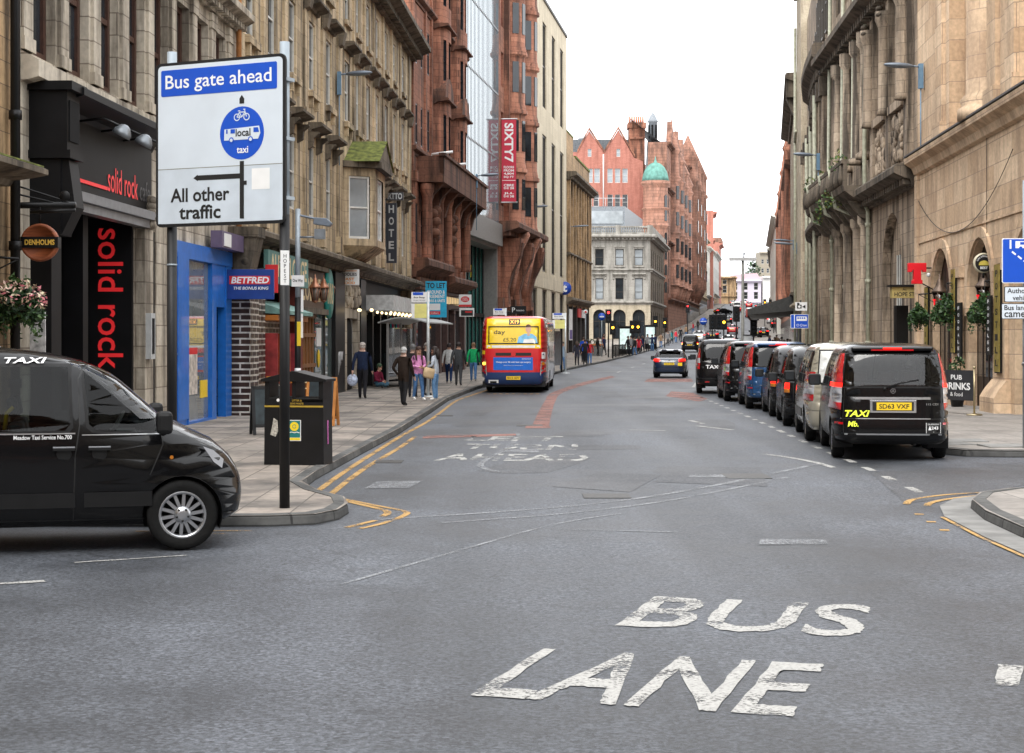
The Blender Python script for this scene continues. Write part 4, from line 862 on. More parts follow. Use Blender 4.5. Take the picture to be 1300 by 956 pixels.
# -- red sandstone street front with green dome
b = Bld('domed_sandstone_building', 'ornate red sandstone corner block crowned by a pale green copper dome', (24.5, 268), (32.2, 313)); L10 = b; L = b.L
zz = lambda py, d=268: PZ(py, d) - b.z
H = zz(172)
holes = [rect(3.5 + 5.2 * i, z, 1.4, 2.4) for i in range(8) for z in (6.5, 10.8, 15.1, 19.4, 23.7)]
m = MB(ST_RF); wall(m, 0, L, 0, H - 1, holes, .4, back=GLASS); shell(m, 0, L, 0, H - 1, 3)
b.part('wall', m)
for i in range(8):
    for z in (6.5, 10.8, 15.1, 19.4, 23.7): b.win(3.5 + 5.2 * i, z, 1.4, 2.4, .25, BRZ, GLASSL if (i + int(z)) % 3 == 0 else GLASS)
cx, cy = -1.3, 1.7
m = MB(ST_RF); m.lathe([(2.0, 0), (2.0, zz(291)), (2.3, zz(288)), (2.0, zz(284)), (2.0, zz(269)), (2.3, zz(266)), (1.95, zz(264)), (1.95, zz(245)), (1.95, zz(238)), (2.35, zz(234)), (2.25, zz(231))], (cx, cy, 0), 20, crisp=True)
m.use(GLASS)
for z in (zz(288) + .8, zz(268) + .3, zz(310), zz(330), zz(350), zz(372)):
    for t in (-2.1, -1.35, -.5): m.T = Matrix.Translation((cx, cy, z)) @ Matrix.Rotation(t, 4, 'Z'); m.yz(archp(0, 0, .62, 2.1 if z > zz(300) else 1.7), 1.9, 2.03)
m.T = None; b.part('corner_turret', m)
m = MB(mat('verdigris', (.10, .25, .21), .7, amt=.3, scale=2)); zb, zt = zz(231), zz(207)
m.lathe([(2.15, zb)] + [(2.1 * math.cos(t), zb + (zt - zb) * math.sin(t)) for t in [math.pi / 2 * i / 8 for i in range(1, 8)]] + [(.25, zt), (.12, zt + .5), (.02, zt + 1)], (cx, cy, 0), 20); b.part('dome', m)
for k, (u, w_) in enumerate(((10, 2.6), (19, 3), (29, 3), (39, 3))):
    m = MB(ST_RF); m.lathe([(.4, 5), (w_ / 2, 8)] + [q for z in (8, 12.3, 16.6, 20.9) for q in ((w_ / 2 + .25, z), (w_ / 2, z + .3), (w_ / 2, z + 4.0))] + [(w_ / 2 + .3, 25.6), (w_ / 2, 26), (w_ / 2, 29.5 - k), (w_ / 2 + .3, 30 - k), (.3, 33 - k), (.05, 35.5 - k)], (u, 0, 0), 12, crisp=True); m.use(GLASS)
    for z in (9.2, 13.5, 17.8, 22.1):
        for t in (-2.2, -1.3, -.5): m.T = Matrix.Translation((u, 0, z)) @ Matrix.Rotation(t, 4, 'Z'); m.box(w_ / 2 - .1, w_ / 2 + .03, -.3, .3, 0, 2.2)
    m.T = None; b.part('turret_bay', m)
m = MB(ST_REDD)
for z in (5.2, 14.2, 22.6, H - 1.6): cornice(m, 0, L, z, .6, .7)
b.part('string_course', m)
m = MB(ST_RF)
for u in (8, 21, 33): m.xz([(u - 2.6, H - 1.2), (u + 2.6, H - 1.2), (u + 1.6, H + 1), (u + .6, H + 1.6), (u, H + 3.2), (u - .6, H + 1.6), (u - 1.6, H + 1)], -.3, .6); m.use(GLASS); m.box(u - .5, u + .5, -.32, -.3, H - .8, H + .6); m.use(ST_RF)
b.part('stepped_gable', m)
m = MB(SLATE); m.quad((.1, .2, zz(214)), (.1, 3.4, zz(214)), (3.4, 3.4, zz(176)), (3.4, .2, zz(176))); m.quad((0, 1, H - 1), (L, 1, H - 1), (L, 6, H + 3), (0, 6, H + 3)); b.part('roof', m)
m = MB(LEAD); u, v = 9, 3.0; z0 = H - 1; m.lathe([(.75, z0), (.75, z0 + 4.2), (.95, z0 + 4.4), (.8, z0 + 4.6), (.55, z0 + 5.2), (.12, z0 + 5.8), (.03, z0 + 7.6)], (u, v, 0), 10); m.use(DARK)
for t in range(8): m.T = Matrix.Translation((u, v, z0 + 1.6)) @ Matrix.Rotation(t * math.pi / 4, 4, 'Z'); m.box(.7, .78, -.14, .14, 0, 2.2)
m.T = None; b.part('cupola', m)

def block(name, label, A, B, H, mt, rows, w_=1.3, h_=2.2, pitch=4.5, top=None, fm=WHITEFR, gm=GLASS, D=10, corn=None, gf=True):
    """a plainer street block: wall, windows, cornice, shop strip"""
    b = Bld(name, label, A, B); L = b.L; n = max(1, int(L / pitch)); us = [(i + .5) * L / n for i in range(n)]
    holes = [rect(u, z, w_, h_) for u in us for z in rows]; m = MB(mt); wall(m, 0, L, 0, H, holes, .3); shell(m, 0, L, 0, H, D); b.part('wall', m)
    for u in us:
        for z in rows: b.win(u, z, w_, h_, .18, fm, gm)
    m = MB(corn or mt); cornice(m, -.05, L + .05, H - 1.0, .8, .9); cornice(m, 0, L, rows[0] - 1.3, .4, .5); b.part('cornice', m)
    if gf:
        m = MB(SHOPD); m.box(.3, L - .3, -.06, 0, .4, 3.9); m.use(GLASS)
        for i in range(n): m.box(us[i] - 1.4, us[i] + 1.4, -.08, -.06, .8, 3.2)
        b.part('shopfront', m)
    return b
RW = [5.6, 9.6, 13.6, 17.6]
q = block('red_sandstone_building', 'red sandstone block with a slate turret beyond the green dome', (32.3, 313.5), (39.7, 360), 30, ST_RF, RW + [21.6, 25.4], corn=ST_REDD)
for u in (5, 18, 32, 43): m = MB(ST_RF); m.lathe([(.4, 5), (1.9, 8), (1.9, 27), (2.3, 27.4), (1.9, 28), (1.9, 31), (2.2, 31.3), (.05, 36)], (u, 0, 0), 10); m.use(GLASS); [m.box(u - .5, u + .5, -1.95, -1.85, z, z + 2.2) for z in (9.6, 13.6, 17.6, 21.6)]; q.part('turret_bay', m)
q = block('tan_stone_building', 'warm tan stone block just past the red turrets up the hill', (39.9, 361), (45.2, 393), 18.2, ST_TAN, [5.6, 9.6, 13.6])
q = block('white_stone_building', 'whitish stone block with three rows of windows on the hill', (45.3, 394), (50.6, 425), 15.6, mat('white_stucco', (.62, .6, .54), .8), [5, 8.6, 12.0])
q = block('red_brick_building', 'plain red brick block rising above whitish neighbours on the hill', (48.5, 408), (50.2, 424), 24, ST_RBR, [18, 21], D=12, gf=False)
q = block('grey_domed_building', 'pale block under a grey lead dome near the hilltop', (51, 428), (57.4, 470), 14.5, mat('grey_stucco', (.5, .49, .46), .8), [4.6, 8.2])
m = MB(LEAD); m.lathe([(3.4, 14.5), (3.4, 16), (3.0, 18.5), (2, 20.4), (.2, 21.6)], (12, 4, 0), 14); q.part('dome', m)
q = block('red_tower', 'red sandstone tower with a battlemented head at the hilltop', (57.6, 471), (60.5, 490), 17.5, ST_RBR, [6, 10], gf=False); m = MB(ST_RF); [m.box(u, u + 2, -.6, 3, 17.5, 18.8) for u in (0, 4, 8, 12, 16)]; q.part('battlement', m)
q = block('low_brown_building', 'low brown tenement closing the hilltop beside the red tower', (60, 505), (67, 506), 9, ST_BROWN, [4, 6.6], gf=False)
q = block('lilac_building', 'pale lilac and pink painted building closing the street at the hilltop', (67.0, 520), (76.5, 520), 8.4, mat('lilac_paint', (.55, .5, .58), .8), [2.4, 5.2], pitch=3, gf=False); m = MB(mat('pink_roof', (.55, .4, .43), .8)); m.xz([(0, 8.4), (9.5, 8.4), (8.2, 10.4), (1.2, 10)], 0, 8); q.part('roof', m)
q = block('white_house', 'white rendered house beside the lilac building', (77, 520), (84, 520), 9.5, mat('white_render', (.66, .65, .62), .8), [2.6, 5.8], gf=False)
q = block('tower_block', 'slim concrete tower block far up the hill', (82, 560), (85.5, 560), 19, mat('concrete_tan', (.3, .26, .2), .8), [3, 6, 9, 12, 15], w_=.9, h_=1.5, pitch=1.7, gf=False)

# ---------------------------------------------------------------- buildings along the other side (u runs towards the camera)
def RX(d): return 9.82 + .0637 * d
ST_R1 = stone('stone_warm_buff', (.70, .53, .365), (.52, .365, .235), (.38, .28, .205), 1.35, .62, .014, (.22, .15, .105), .5, streak=(.9, .9, .25))
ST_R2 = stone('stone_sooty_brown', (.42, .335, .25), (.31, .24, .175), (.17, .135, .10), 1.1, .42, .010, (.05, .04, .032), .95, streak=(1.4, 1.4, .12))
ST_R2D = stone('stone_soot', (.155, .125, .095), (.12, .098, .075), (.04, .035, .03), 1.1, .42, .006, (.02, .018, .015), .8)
b = Bld('arched_pub_building', 'warm buff stone building with deep round arches, thick cornice and half columns', (RX(55.9), 55.9), (RX(33), 33)); RB1 = b; L = b.L
DU = lambda d: (55.9 - d) * 1.002
arcs = [DU(51.65), DU(46.1), DU(40.6), DU(35.6)]
m = MB(ST_R1); wall(m, 0, L, 0, 7.9, [archp(u, .2, 3.0, 4.75, 18) for u in arcs], .22)
wall(m, 0, L, 7.9, 20, [[(DU(50.5), 8.3), (DU(45.1), 8.3), (DU(45.1), 19.5), (DU(50.5), 19.5)], [(DU(41.6), 8.3), (DU(36.6), 8.3), (DU(36.6), 19.5), (DU(41.6), 19.5)]], .45); shell(m, 0, L, 0, 20, 9)
for a, c in ((50.5, 45.1), (41.6, 36.6)): m.quad((DU(a), .45, 8.3), (DU(c), .45, 8.3), (DU(c), .45, 19.5), (DU(a), .45, 19.5))
b.part('wall', m)
for u in arcs:   # inner order of the arch, slightly set in
    m = MB(ST_R1); r0, r1 = 1.86, 1.56; sp = .2 + 4.75 - 1.5; P_ = [(u + r0 * math.cos(t), sp + r0 * math.sin(t)) for t in [math.pi * i / 16 for i in range(17)]]; Q_ = [(u + r1 * math.cos(t), sp + r1 * math.sin(t)) for t in [math.pi * i / 16 for i in range(17)]]
    for i in range(16): m.ext([P_[i], P_[i + 1], Q_[i + 1], Q_[i]], lambda p: (p[0], -.07, p[1]), lambda p: (p[0], .0, p[1]))
    m.box(u - 1.86, u - 1.56, -.07, 0, 2.9, sp); m.box(u + 1.56, u + 1.86, -.07, 0, 2.9, sp); b.part('arch_ring', m)
    m = MB(mat('dark_oak', (.03, .018, .012), .5, amt=.4)); m.box(u - 1.6, u + 1.6, .24, .3, .2, 5.0); m.box(u - 1.45, u + 1.45, .2, .24, 2.9, 3.1)
    for k in (-.62, 0, .62): m.box(u + k * 1.2 - .05, u + k * 1.2 + .05, .21, .24, .3, 4.5)
    dr = b.part('timber_screen', m); m = MB(GLASS); [m.box(u + k * 1.2 - .27, u + k * 1.2 + .27, .228, .236, 1.2, 2.8) for k in (-.92, -.31, .31, .92)]; b.part('pane', m, dr)
m = MB(ST_R1); m.yz([(.01, 7.6), (-.12, 7.65), (-.2, 7.85), (-.42, 8.0), (-.45, 8.16), (.01, 8.2)], 0, L); m.use(mat('lead_capping', (.06, .06, .065), .5)); m.box(0, L, -.47, 0, 8.2, 8.25); b.part('cornice', m)
m = MB(ST_R1); m.box(0, L, -.035, 0, 5.36, 5.42); m.box(-.02, .42, -.1, 0, .2, 7.6); b.part('string_course', m)
for a in (49.0, 43.4, 38.2, 33.8):
    u = DU(a); m = MB(ST_R1); m.box(u - .62, u + .62, -.1, 0, .9, 4.2); m.yz([(0, .1), (-.42, .1), (-.42, .75), (-.3, .95), (-.1, 1.2), (0, 1.2)], u - .85, u + .85); m.box(u - .7, u + .7, -.16, 0, 4.0, 4.3); b.part('pier', m)
for a in (46.2, 37.5): u = DU(a); m = MB(ST_R1); m.lathe([(.95, 8.22), (.95, 8.5), (.82, 8.6), (.88, 8.75), (.72, 8.95), (.66, 15), (.6, 20)], (u, .35, 0), 20); b.part('half_column', m)
for a in (51.6, 44.3, 42.2): u = DU(a); m = MB(ST_R1); m.box(u - .5, u + .5, -.12, 0, 8.22, 20); m.box(u - .62, u + .62, -.2, 0, 8.22, 8.8); b.part('pilaster', m)
for a, k in ((49.2, 'C'), (49.2, 'A'), (40.7, 'C')):
    u = DU(a); m = MB(ST_R1); z = 12.2 if k == 'C' else 9.3
    if k == 'C': m.T = Matrix.Translation((u, .42, z)); m.lathe([(.62, -.05), (.55, -.1), (.42, -.1), (.36, 0)], n=20, axis='y', a0=.6, a1=2 * math.pi - .6)
    else: m.xz([(u - .6, z), (u - .42, z), (u, z + 1.0), (u + .42, z), (u + .6, z), (u, z + 1.4)], .36, .45)
    b.part('carved_symbol', m)
m = MB(BLACKP); m.tube([(DU(a), -.05, 5.35 + .034 * (a - 49) ** 2) for a in [55.6 - .5 * i for i in range(28)]], .011, 5); m.tube([(DU(45.2), -.03, 7.6), (DU(45.2), -.03, 5.0)], .009, 5); b.part('cable', m)

b = Bld('sooty_stone_building', 'dark soot-stained ornate stone building with carved panels and green pipes', (14.85, 79), (RX(55.95), 55.95)); RB2 = b; L = b.L
DU = lambda d: (79 - d) * 1.002
wu = [DU(59.0), DU(62.8)]; w2 = [DU(67.2), DU(70.2), DU(73.2), DU(76.2)]
holes = [archp(DU(61.2), .2, 4.4, 6.6, 18), archp(DU(70.0), .2, 2.8, 5.0, 16), archp(DU(75.6), .2, 2.8, 5.0, 16)]
for u in wu: holes += [rect(u, 10.6, 1.9, 3.3), rect(u, 16.6, 1.8, 3)]
for u in w2: holes += [archp(u, 10.2, 1.5, 4.2), rect(u, 16.8, 1.4, 2.6)]
m = MB(ST_R2); wall(m, 0, L, 0, 24, holes, .3); shell(m, 0, L, 0, 24, 9); b.part('wall', m)
for u in wu: b.win(u, 10.6, 1.9, 3.3, .2, ST_R2, GLASS, rail=.62, vb=1, fw=.16); b.win(u, 16.6, 1.8, 3, .2, BRZ, GLASS, vb=1)
for u in w2: b.win(u, 10.2, 1.5, 4.2, .2, BRZ, GLASS, arch=True, vb=1); b.win(u, 16.8, 1.4, 2.6, .4, BRZ, GLASS, vb=1)
for u, w_, h_ in ((DU(61.2), 4.4, 6.6), (DU(70.0), 2.8, 5.0), (DU(75.6), 2.8, 5.0)):
    m = MB(ST_R2); m.box(u - w_ / 2, u + w_ / 2, .32, .4, .2, h_); m.use(GLASS); m.box(u - w_ * .1, u + w_ * .36, .28, .32, h_ * .42, h_ * .8); m.use(BRZ); m.box(u - .5, u + .5, .26, .32, .2, h_ * .4); dr = b.part('arch_infill', m)
    m = MB(WHITEFR); [m.box(u - w_ * .1 + k * w_ * .115, u - w_ * .1 + k * w_ * .115 + .05, .25, .28, h_ * .42, h_ * .8) for k in range(5)]; b.part('window_bar', m, dr)
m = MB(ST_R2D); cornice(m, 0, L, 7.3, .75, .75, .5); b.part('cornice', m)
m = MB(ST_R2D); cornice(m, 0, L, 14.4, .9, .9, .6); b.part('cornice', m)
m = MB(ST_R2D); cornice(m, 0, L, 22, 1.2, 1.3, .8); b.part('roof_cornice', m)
for a in (57.0, 60.9, 64.7):
    u = DU(a); m = MB(ST_R2); m.box(u - .35, u + .35, -.22, 0, 8.1, 14.4); m.lathe([(.3, 10.3), (.24, 10.5), (.22, 13.4), (.34, 13.7), (.34, 14)], (u, -.3, 0), 10); m.use(ST_R2D)
    for k in range(4): m.ball((u + .2 * (k % 2) - .1, -.5, 13.75 + .12 * k), (.22, .14, .1), 5)
    b.part('pilaster', m)
m = MB(ST_R2)
rn = random.Random(5)
for u in wu:
    m.box(u - 1.3, u + 1.3, -.1, 0, 8.15, 10.2); m.box(u - 1.45, u + 1.45, -.28, 0, 10.2, 10.5)
    for i in range(46): m.ball((u + rn.uniform(-1.1, 1.1), -.13, rn.uniform(8.4, 10.0)), (rn.uniform(.08, .2), .09, rn.uniform(.1, .28)), 5)
b.part('carved_relief', m)
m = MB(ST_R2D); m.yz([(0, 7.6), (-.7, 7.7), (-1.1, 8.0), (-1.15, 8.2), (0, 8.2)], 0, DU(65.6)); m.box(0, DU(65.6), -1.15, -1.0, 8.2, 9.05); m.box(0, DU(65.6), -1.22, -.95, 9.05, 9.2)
for i in range(26): u = .3 + i * .51; m.lathe([(.06, 8.25), (.12, 8.5), (.06, 9.0)], (u, -1.2, 0), 6)
for i in range(9): u = .5 + i * 1.5; m.yz([(0, 6.9), (-.4, 7.0), (-.9, 7.65), (0, 7.65)], u, u + .35)
b.part('balcony', m)
GPIPE = mat('pale_green_pipe', (.36, .36, .27), .6, amt=.25)
for a in (65.9, 69.2, 72.6, 77.2): u = DU(a); m = MB(GPIPE); m.tube([(u, -.16, .2), (u, -.16, 7.2), (u, -1.0 if a > 66 else -.3, 7.6), (u, -1.26 if a > 66 else -.3, 9.2), (u, -.3, 9.6), (u, -.2, 22)], .085, 8); [m.tube([(u, -.16, z), (u, -.16, z + .16)], .12, 8) for z in (2, 4.4, 6.6)]; b.part('drainpipe', m)
for a in (66.6, 68.7, 71.7, 74.7): u = DU(a); m = MB(ST_R2); m.lathe([(.34, 9.3), (.34, 9.5), (.2, 9.6), (.17, 13.6), (.32, 13.8), (.32, 14.3)], (u, -.2, 0), 12, crisp=True); m.lathe([(.32, .2), (.32, 1), (.22, 1.2), (.2, 6.6), (.32, 6.8), (.32, 7.1)], (u, -.16, 0), 12, crisp=True); b.part('column', m)
m = MB(mat('gold_sign', (.45, .36, .14), .4, .3)); m.box(DU(61.0) - .05, DU(61.0) + .05, -.75, .3, 3.1, 3.55) if 0 else None

b = Bld('curved_stone_building', 'soot-dark stone block whose front curves away with a bracketed cornice', (19.7, 113), (14.9, 79.1)); RB3 = b; L = b.L
def cur(d):   # plan of the curved front in this block's own frame
    X = interp(d, [(79.1, 14.9), (84, 15.4), (89, 16.1), (94.3, 17.1), (100, 17.88), (113, 19.7)]); q = Vector((X, d)) - b.A; return (q.dot(b.d), q.dot(b.n))
ds = [79.1, 81, 83, 85, 87, 89, 91, 94.3, 97, 100, 104, 108, 113]
m = MB(ST_R2); pl = [cur(d) for d in ds]
for a, c in zip(pl, pl[1:]): m.quad((*a, 0), (*c, 0), (*c, 23.5), (*a, 23.5))
m.add([(*p, 23.5) for p in pl] + [(L, 8, 23.5), (0, 8, 23.5)], [tuple(range(len(pl) + 2))]); m.quad((0, 0, 0), (0, 8, 0), (0, 8, 23.5), (0, 0, 23.5)); b.part('wall', m)
def curband(m, z, h, p):
    for (a, c), (da, dc) in list(zip(zip(pl, pl[1:]), zip(ds, ds[1:])))[:7]:
        m.T = Matrix.Translation((a[0], a[1], 0)) @ Matrix.Rotation(math.atan2(a[1] - c[1], a[0] - c[0]), 4, 'Z'); ln = math.hypot(c[0] - a[0], c[1] - a[1]); cornice(m, -ln - .02, .02, z, h, p, .5)
    m.T = None
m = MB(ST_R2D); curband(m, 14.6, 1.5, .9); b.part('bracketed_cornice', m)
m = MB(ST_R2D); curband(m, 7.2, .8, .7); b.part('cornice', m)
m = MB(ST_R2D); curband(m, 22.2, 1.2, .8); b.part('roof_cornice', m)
for k, d in enumerate((80, 82, 84, 86, 88, 90.5, 93, 96, 99, 103, 107, 111)):
    p = cur(d); e = cur(d + .5); t = math.atan2(p[1] - e[1], p[0] - e[0]); m = MB(ST_R2); m.T = Matrix.Translation((p[0], p[1], 0)) @ Matrix.Rotation(t, 4, 'Z')
    m.box(-.3, .3, -.35, .05, 8.0, 14.6); m.box(-.3, .3, -.35, .05, .2, 7.2); m.use(ST_R2D); m.box(-.4, .4, -.5, .05, 13.7, 14.6); b.part('pilaster', m)
    if k < 11:
        for z in (9.2, 16.9): m = b.win(0, 0, .95, 2.9, 0, BRZ, GLASS); d2 = d + (1.0 if d < 90 else 1.4); p = cur(d2); m.location = (p[0] + .0, p[1] - .06, z); m.rotation_euler = (0, 0, t)
for d in (83.2, 95, 101): p = cur(d); m = MB(GPIPE); m.tube([(p[0], p[1] - .45, .2), (p[0], p[1] - .45, 14.2)], .1, 8); b.part('drainpipe', m)

block_R = lambda *a, **k: block(*a, **k)
q = block_R('plain_stone_building', 'tall plain buff stone end wall rising beside the curved block', (20.5, 122), (19.3, 113.2), 27.5, stone('stone_plain_buff', (.5, .43, .32), (.45, .38, .28), (.3, .25, .19), 1.2, .5, .006, (.15, .12, .09), .6), [5.5, 9.5, 13.5, 17.5, 21.5], w_=1.0, pitch=4, D=8)
m = MB(GPIPE); m.tube([(3, -.2, .2), (3, -.2, 24)], .1, 8); m.tube([(3, -.2, 16), (4.5, -.2, 16.5), (5.2, -.2, 16.5)], .1, 8); q.part('drainpipe', m)
q = block_R('station_building', 'brown stone block with white sash windows above a dark iron canopy', (26.3, 160), (20.6, 122.2), 21.5, ST_R2, [6.4, 10.6, 14.8], w_=1.3, h_=2.8, pitch=3.8, fm=mat('white_sash', (.75, .74, .7), .5), corn=ST_R2D)
m = MB(ST_TAND); m.box(36, 38, -.8, 0, 19.6, 21.4); m.yz([(0, 17.8), (-.8, 19.6), (0, 19.6)], 36.4, 37.6); q.part('roof_bracket', m)
CANOPY = q
m = MB(mat('iron_canopy', (.03, .03, .028), .5, amt=.4)); m.yz([(0, 5.4), (-3.6, 4.3), (-3.6, 3.9), (0, 4.2)], 2, q.L - 2); m.use(mat('canopy_red', (.3, .04, .03), .5)); m.box(2, q.L - 2, -3.7, -3.6, 3.75, 4.35); q.part('canopy', m)
q = block_R('turreted_red_building', 'red stone building with a thin spired turret past the canopy', (41.0, 258), (26.8, 161), 19, ST_RF, [6, 10, 14], pitch=6, corn=ST_REDD, fm=WHITEFR)
for u in (5, 40, 68, 93): m = MB(ST_RED); m.lathe([(.3, 5), (.8, 7), (.8, 20), (1.0, 20.4), (.8, 20.8), (.05, 25.5)], (u, -.1, 0), 10); q.part('turret', m)
q = block_R('white_stone_building', 'pale whitish block beyond the spired red turret', (52.6, 345), (40.5, 259), 19, mat('white_stucco', (.62, .6, .54), .8), [5.5, 9.5, 13.5], pitch=7)
q = block_R('grey_tenement_building', 'grey tenement high on the hill past the whitish block', (66.5, 432), (53, 346), 15, ST_LG, [5.5, 9.5], pitch=8)
q = block_R('tan_tenement_building', 'tan tenement at the top of the climbing road', (73, 476), (66.8, 433), 13, ST_TAN, [4.5, 8.5], pitch=8)
# -- the blocks that stand behind and beside the viewpoint (they shade the street and are mirrored in glass and paint)
q = block('corner_tenement', 'tan stone tenement across the side street from the bar', (-44, 11.5), (-11.5, 11.5), 17, ST_TAN, [5.6, 9.6, 13.4], pitch=3.4, D=26); q.root.rotation_euler = (0, 0, math.pi); q.root.location = (-11.5, 11.5, 0)
q = block('corner_tenement', 'tan stone tenement facing the main street behind the viewpoint', (-11, -40), (-11, 11), 17, ST_TAN, [5.6, 9.6, 13.4], pitch=3.4, D=8)
q = block('corner_tenement', 'buff stone tenement facing the main street opposite its tan twin', (11.5, 12), (11.5, -40), 18, ST_GREY, [5.6, 9.6, 13.4], pitch=3.4, D=20)
q = block('corner_tenement', 'red sandstone tenement closing the street behind the viewpoint', (14, -42), (-14, -42), 20, ST_RED, [5.6, 9.6, 13.4, 17], pitch=3.4, D=12)
# ---------------------------------------------------------------- vehicles
def pchip(ys):
    n = len(ys); h = [ys[i + 1] - ys[i] for i in range(n - 1)]; d = [0] * n
    for i in range(1, n - 1): d[i] = 0 if h[i - 1] * h[i] <= 0 else 2 * h[i - 1] * h[i] / (h[i - 1] + h[i])
    d[0] = h[0]; d[-1] = h[-1]
    def f(v):
        i = min(n - 2, max(0, int(v))); t = v - i
        return ((2 * t ** 3 - 3 * t * t + 1) * ys[i] + (t ** 3 - 2 * t * t + t) * d[i] + (-2 * t ** 3 + 3 * t * t) * ys[i + 1] + (t ** 3 - t * t) * d[i + 1])
    return f
class Shell:
    """a car body as one skin: rounded plan sections (half width W, rear xr, front xf) stacked by height"""
    def __init__(s, kn, n=7, step=.075):
        s.n = n; s.k = 2 ** (-1 / n); s.K = len(kn) - 1; s.fz, s.fr, s.ff, s.fw = [pchip([q[c] for q in kn]) for c in range(4)]; s.reg = []; s.step = step
    def inv(s, z):
        lo, hi = 0.0, float(s.K)
        for _ in range(40):
            m = (lo + hi) / 2
            if s.fz(m) < z: lo = m
            else: hi = m
        return (lo + hi) / 2
    def pos(s, sp, v):
        n, k = s.n, s.k; z, xr, xf, W = s.fz(v), s.fr(v), s.ff(v), max(.002, s.fw(v)); cx, hl = (xr + xf) / 2, (xf - xr) / 2; t = (sp + 3 * k) % (8 * k)
        g = lambda a: max(0, 1 - abs(a) ** n) ** (1 / n)
        if t < 2 * k: x = t - k; y = -g(x)
        elif t < 4 * k: y = t - 3 * k; x = g(y)
        elif t < 6 * k: x = 5 * k - t; y = g(x)
        else: y = 7 * k - t; x = -g(y)
        return (cx + hl * x, W * y, z)
    def side(s, x, z, sgn):
        v = s.inv(z); n, k = s.n, s.k; xr, xf = s.fr(v), s.ff(v); xn = max(-.9999, min(.9999, (x - (xr + xf) / 2) / ((xf - xr) / 2)))
        if abs(xn) > k:
            yn = sgn * (1 - abs(xn) ** n) ** (1 / n); t = 3 * k + yn if xn > 0 else 7 * k - yn
        else: t = k + xn if sgn < 0 else 5 * k - xn
        return ((t - 3 * k) % (8 * k), v)
    def end(s, y, z, front=False):
        v = s.inv(z); n, k = s.n, s.k; yn = max(-.9999, min(.9999, y / s.fw(v)))
        if abs(yn) > k:
            xn = (1 - abs(yn) ** n) ** (1 / n) * (1 if front else -1); t = k + xn if yn < 0 else 5 * k - xn
        else: t = 3 * k + yn if front else 7 * k - yn
        return ((t - 3 * k) % (8 * k), v)
    def add_side(s, kind, poly, sgn, seal=0):
        s.reg.append((kind, [s.side(x, max(z, s.fz(0)), sgn) for x, z in densify(poly, .1)]))
    def add_rear(s, kind, poly): s.reg.append((kind, [s.end(y, z) for y, z in densify(poly, .1)]))
    def add_front(s, kind, half):      # half: y>0 outline
        for g in (1, -1):
            p = [s.end(g * max(y, .012), z, True) for y, z in densify(half, .1)]
            s.reg.append((kind, p))
    def add_band(s, kind, z0, z1):
        v0, v1 = s.inv(z0), s.inv(z1); n = 60; e = 8 * s.k
        s.reg.append((kind, [(e * i / n, v0) for i in range(n + 1)] + [(e * (n - i) / n, v1) for i in range(n + 1)]))
    def add_line(s, pts, end=None, w=.011):
        out = []
        for a, b in zip(pts, pts[1:]):
            t = Vector((b[0] - a[0], b[1] - a[1])); L_ = t.length; t.normalize(); nn = Vector((-t.y, t.x)) * w / 2; m = max(1, int(L_ / .12))
            P = [(lerp(a[0], b[0], i / m), lerp(a[1], b[1], i / m)) for i in range(m + 1)]
            poly = [(p[0] + nn.x, p[1] + nn.y) for p in P] + [(p[0] - nn.x, p[1] - nn.y) for p in reversed(P)]
            for g in ((1, -1) if end is None else (0,)):
                s.reg.append(('gap', [s.side(x, max(z, s.fz(0)), g) if end is None else s.end(x, z) for x, z in poly]))
    def cut(s):
        e = 8 * s.k; K = s.K; vs = []; es = []
        v_list = [0.0]
        for i in range(K):
            dz = abs(s.fz(i + 1) - s.fz(i)) + abs(s.fw(i + 1) - s.fw(i)) * .7; m = max(1, int(dz / s.step)); v_list += [i + (j + 1) / m for j in range(m)]
        k = s.k; base = [0, .1, .2, .3, .4, .5, .58, .65, .71, .76, .8, .84, .87, .9, .925, .95, .97, .985]; q = sorted({round(g * t * k, 5) for t in base for g in (1, -1)} | {round(k, 5)})
        ss = sorted({round(min(e, max(0, c * k * 2 - k * 3 + 3 * k + k * 0 + t - 0)), 5) for c in range(5) for t in q if -1e-6 <= c * 2 * k + t <= e + 1e-6} | {0.0, round(e, 5)})
        def loop(pts):
            o = len(vs); vs.extend(Vector(p) for p in pts); es.extend((o + i, o + (i + 1) % len(pts)) for i in range(len(pts)))
        out = [(x, 0) for x in ss[:-1]] + [(e, v) for v in v_list[:-1]] + [(x, K) for x in reversed(ss[1:])] + [(0, v) for v in reversed(v_list[1:])]
        loop(out)
        for _, p in s.reg: loop(p)
        vs.extend(Vector((x, v)) for v in v_list[1:-1] for x in ss[1:-1])
        V, _, Fc, _, _, _ = delaunay_2d_cdt(vs, es, [], 0, 1e-5)
        boxes = [(min(a for a, _ in p), max(a for a, _ in p), min(b for _, b in p), max(b for _, b in p)) for _, p in s.reg]
        P = [s.pos(min(max(v.x, 0), e - 1e-6) if v.x < e - 1e-4 else 0.0, min(max(v.y, 0), K)) for v in V]; res = {}
        for f in Fc:
            cx = sum(V[i].x for i in f) / len(f); cy = sum(V[i].y for i in f) / len(f)
            if not (0 < cx < e and 0 < cy < K): continue
            kind = 'paint'
            for (kd, p), bx in zip(s.reg, boxes):
                if bx[0] <= cx <= bx[1] and bx[2] <= cy <= bx[3] and pip((cx, cy), p): kind = kd
            res.setdefault(kind, []).append(tuple(f))
        return P, res
def piece(P, tris, off=0.0):
    used = sorted({i for t in tris for i in t}); mp = {u: i for i, u in enumerate(used)}
    return [P[u] for u in used], [tuple(mp[i] for i in t) for t in tris]
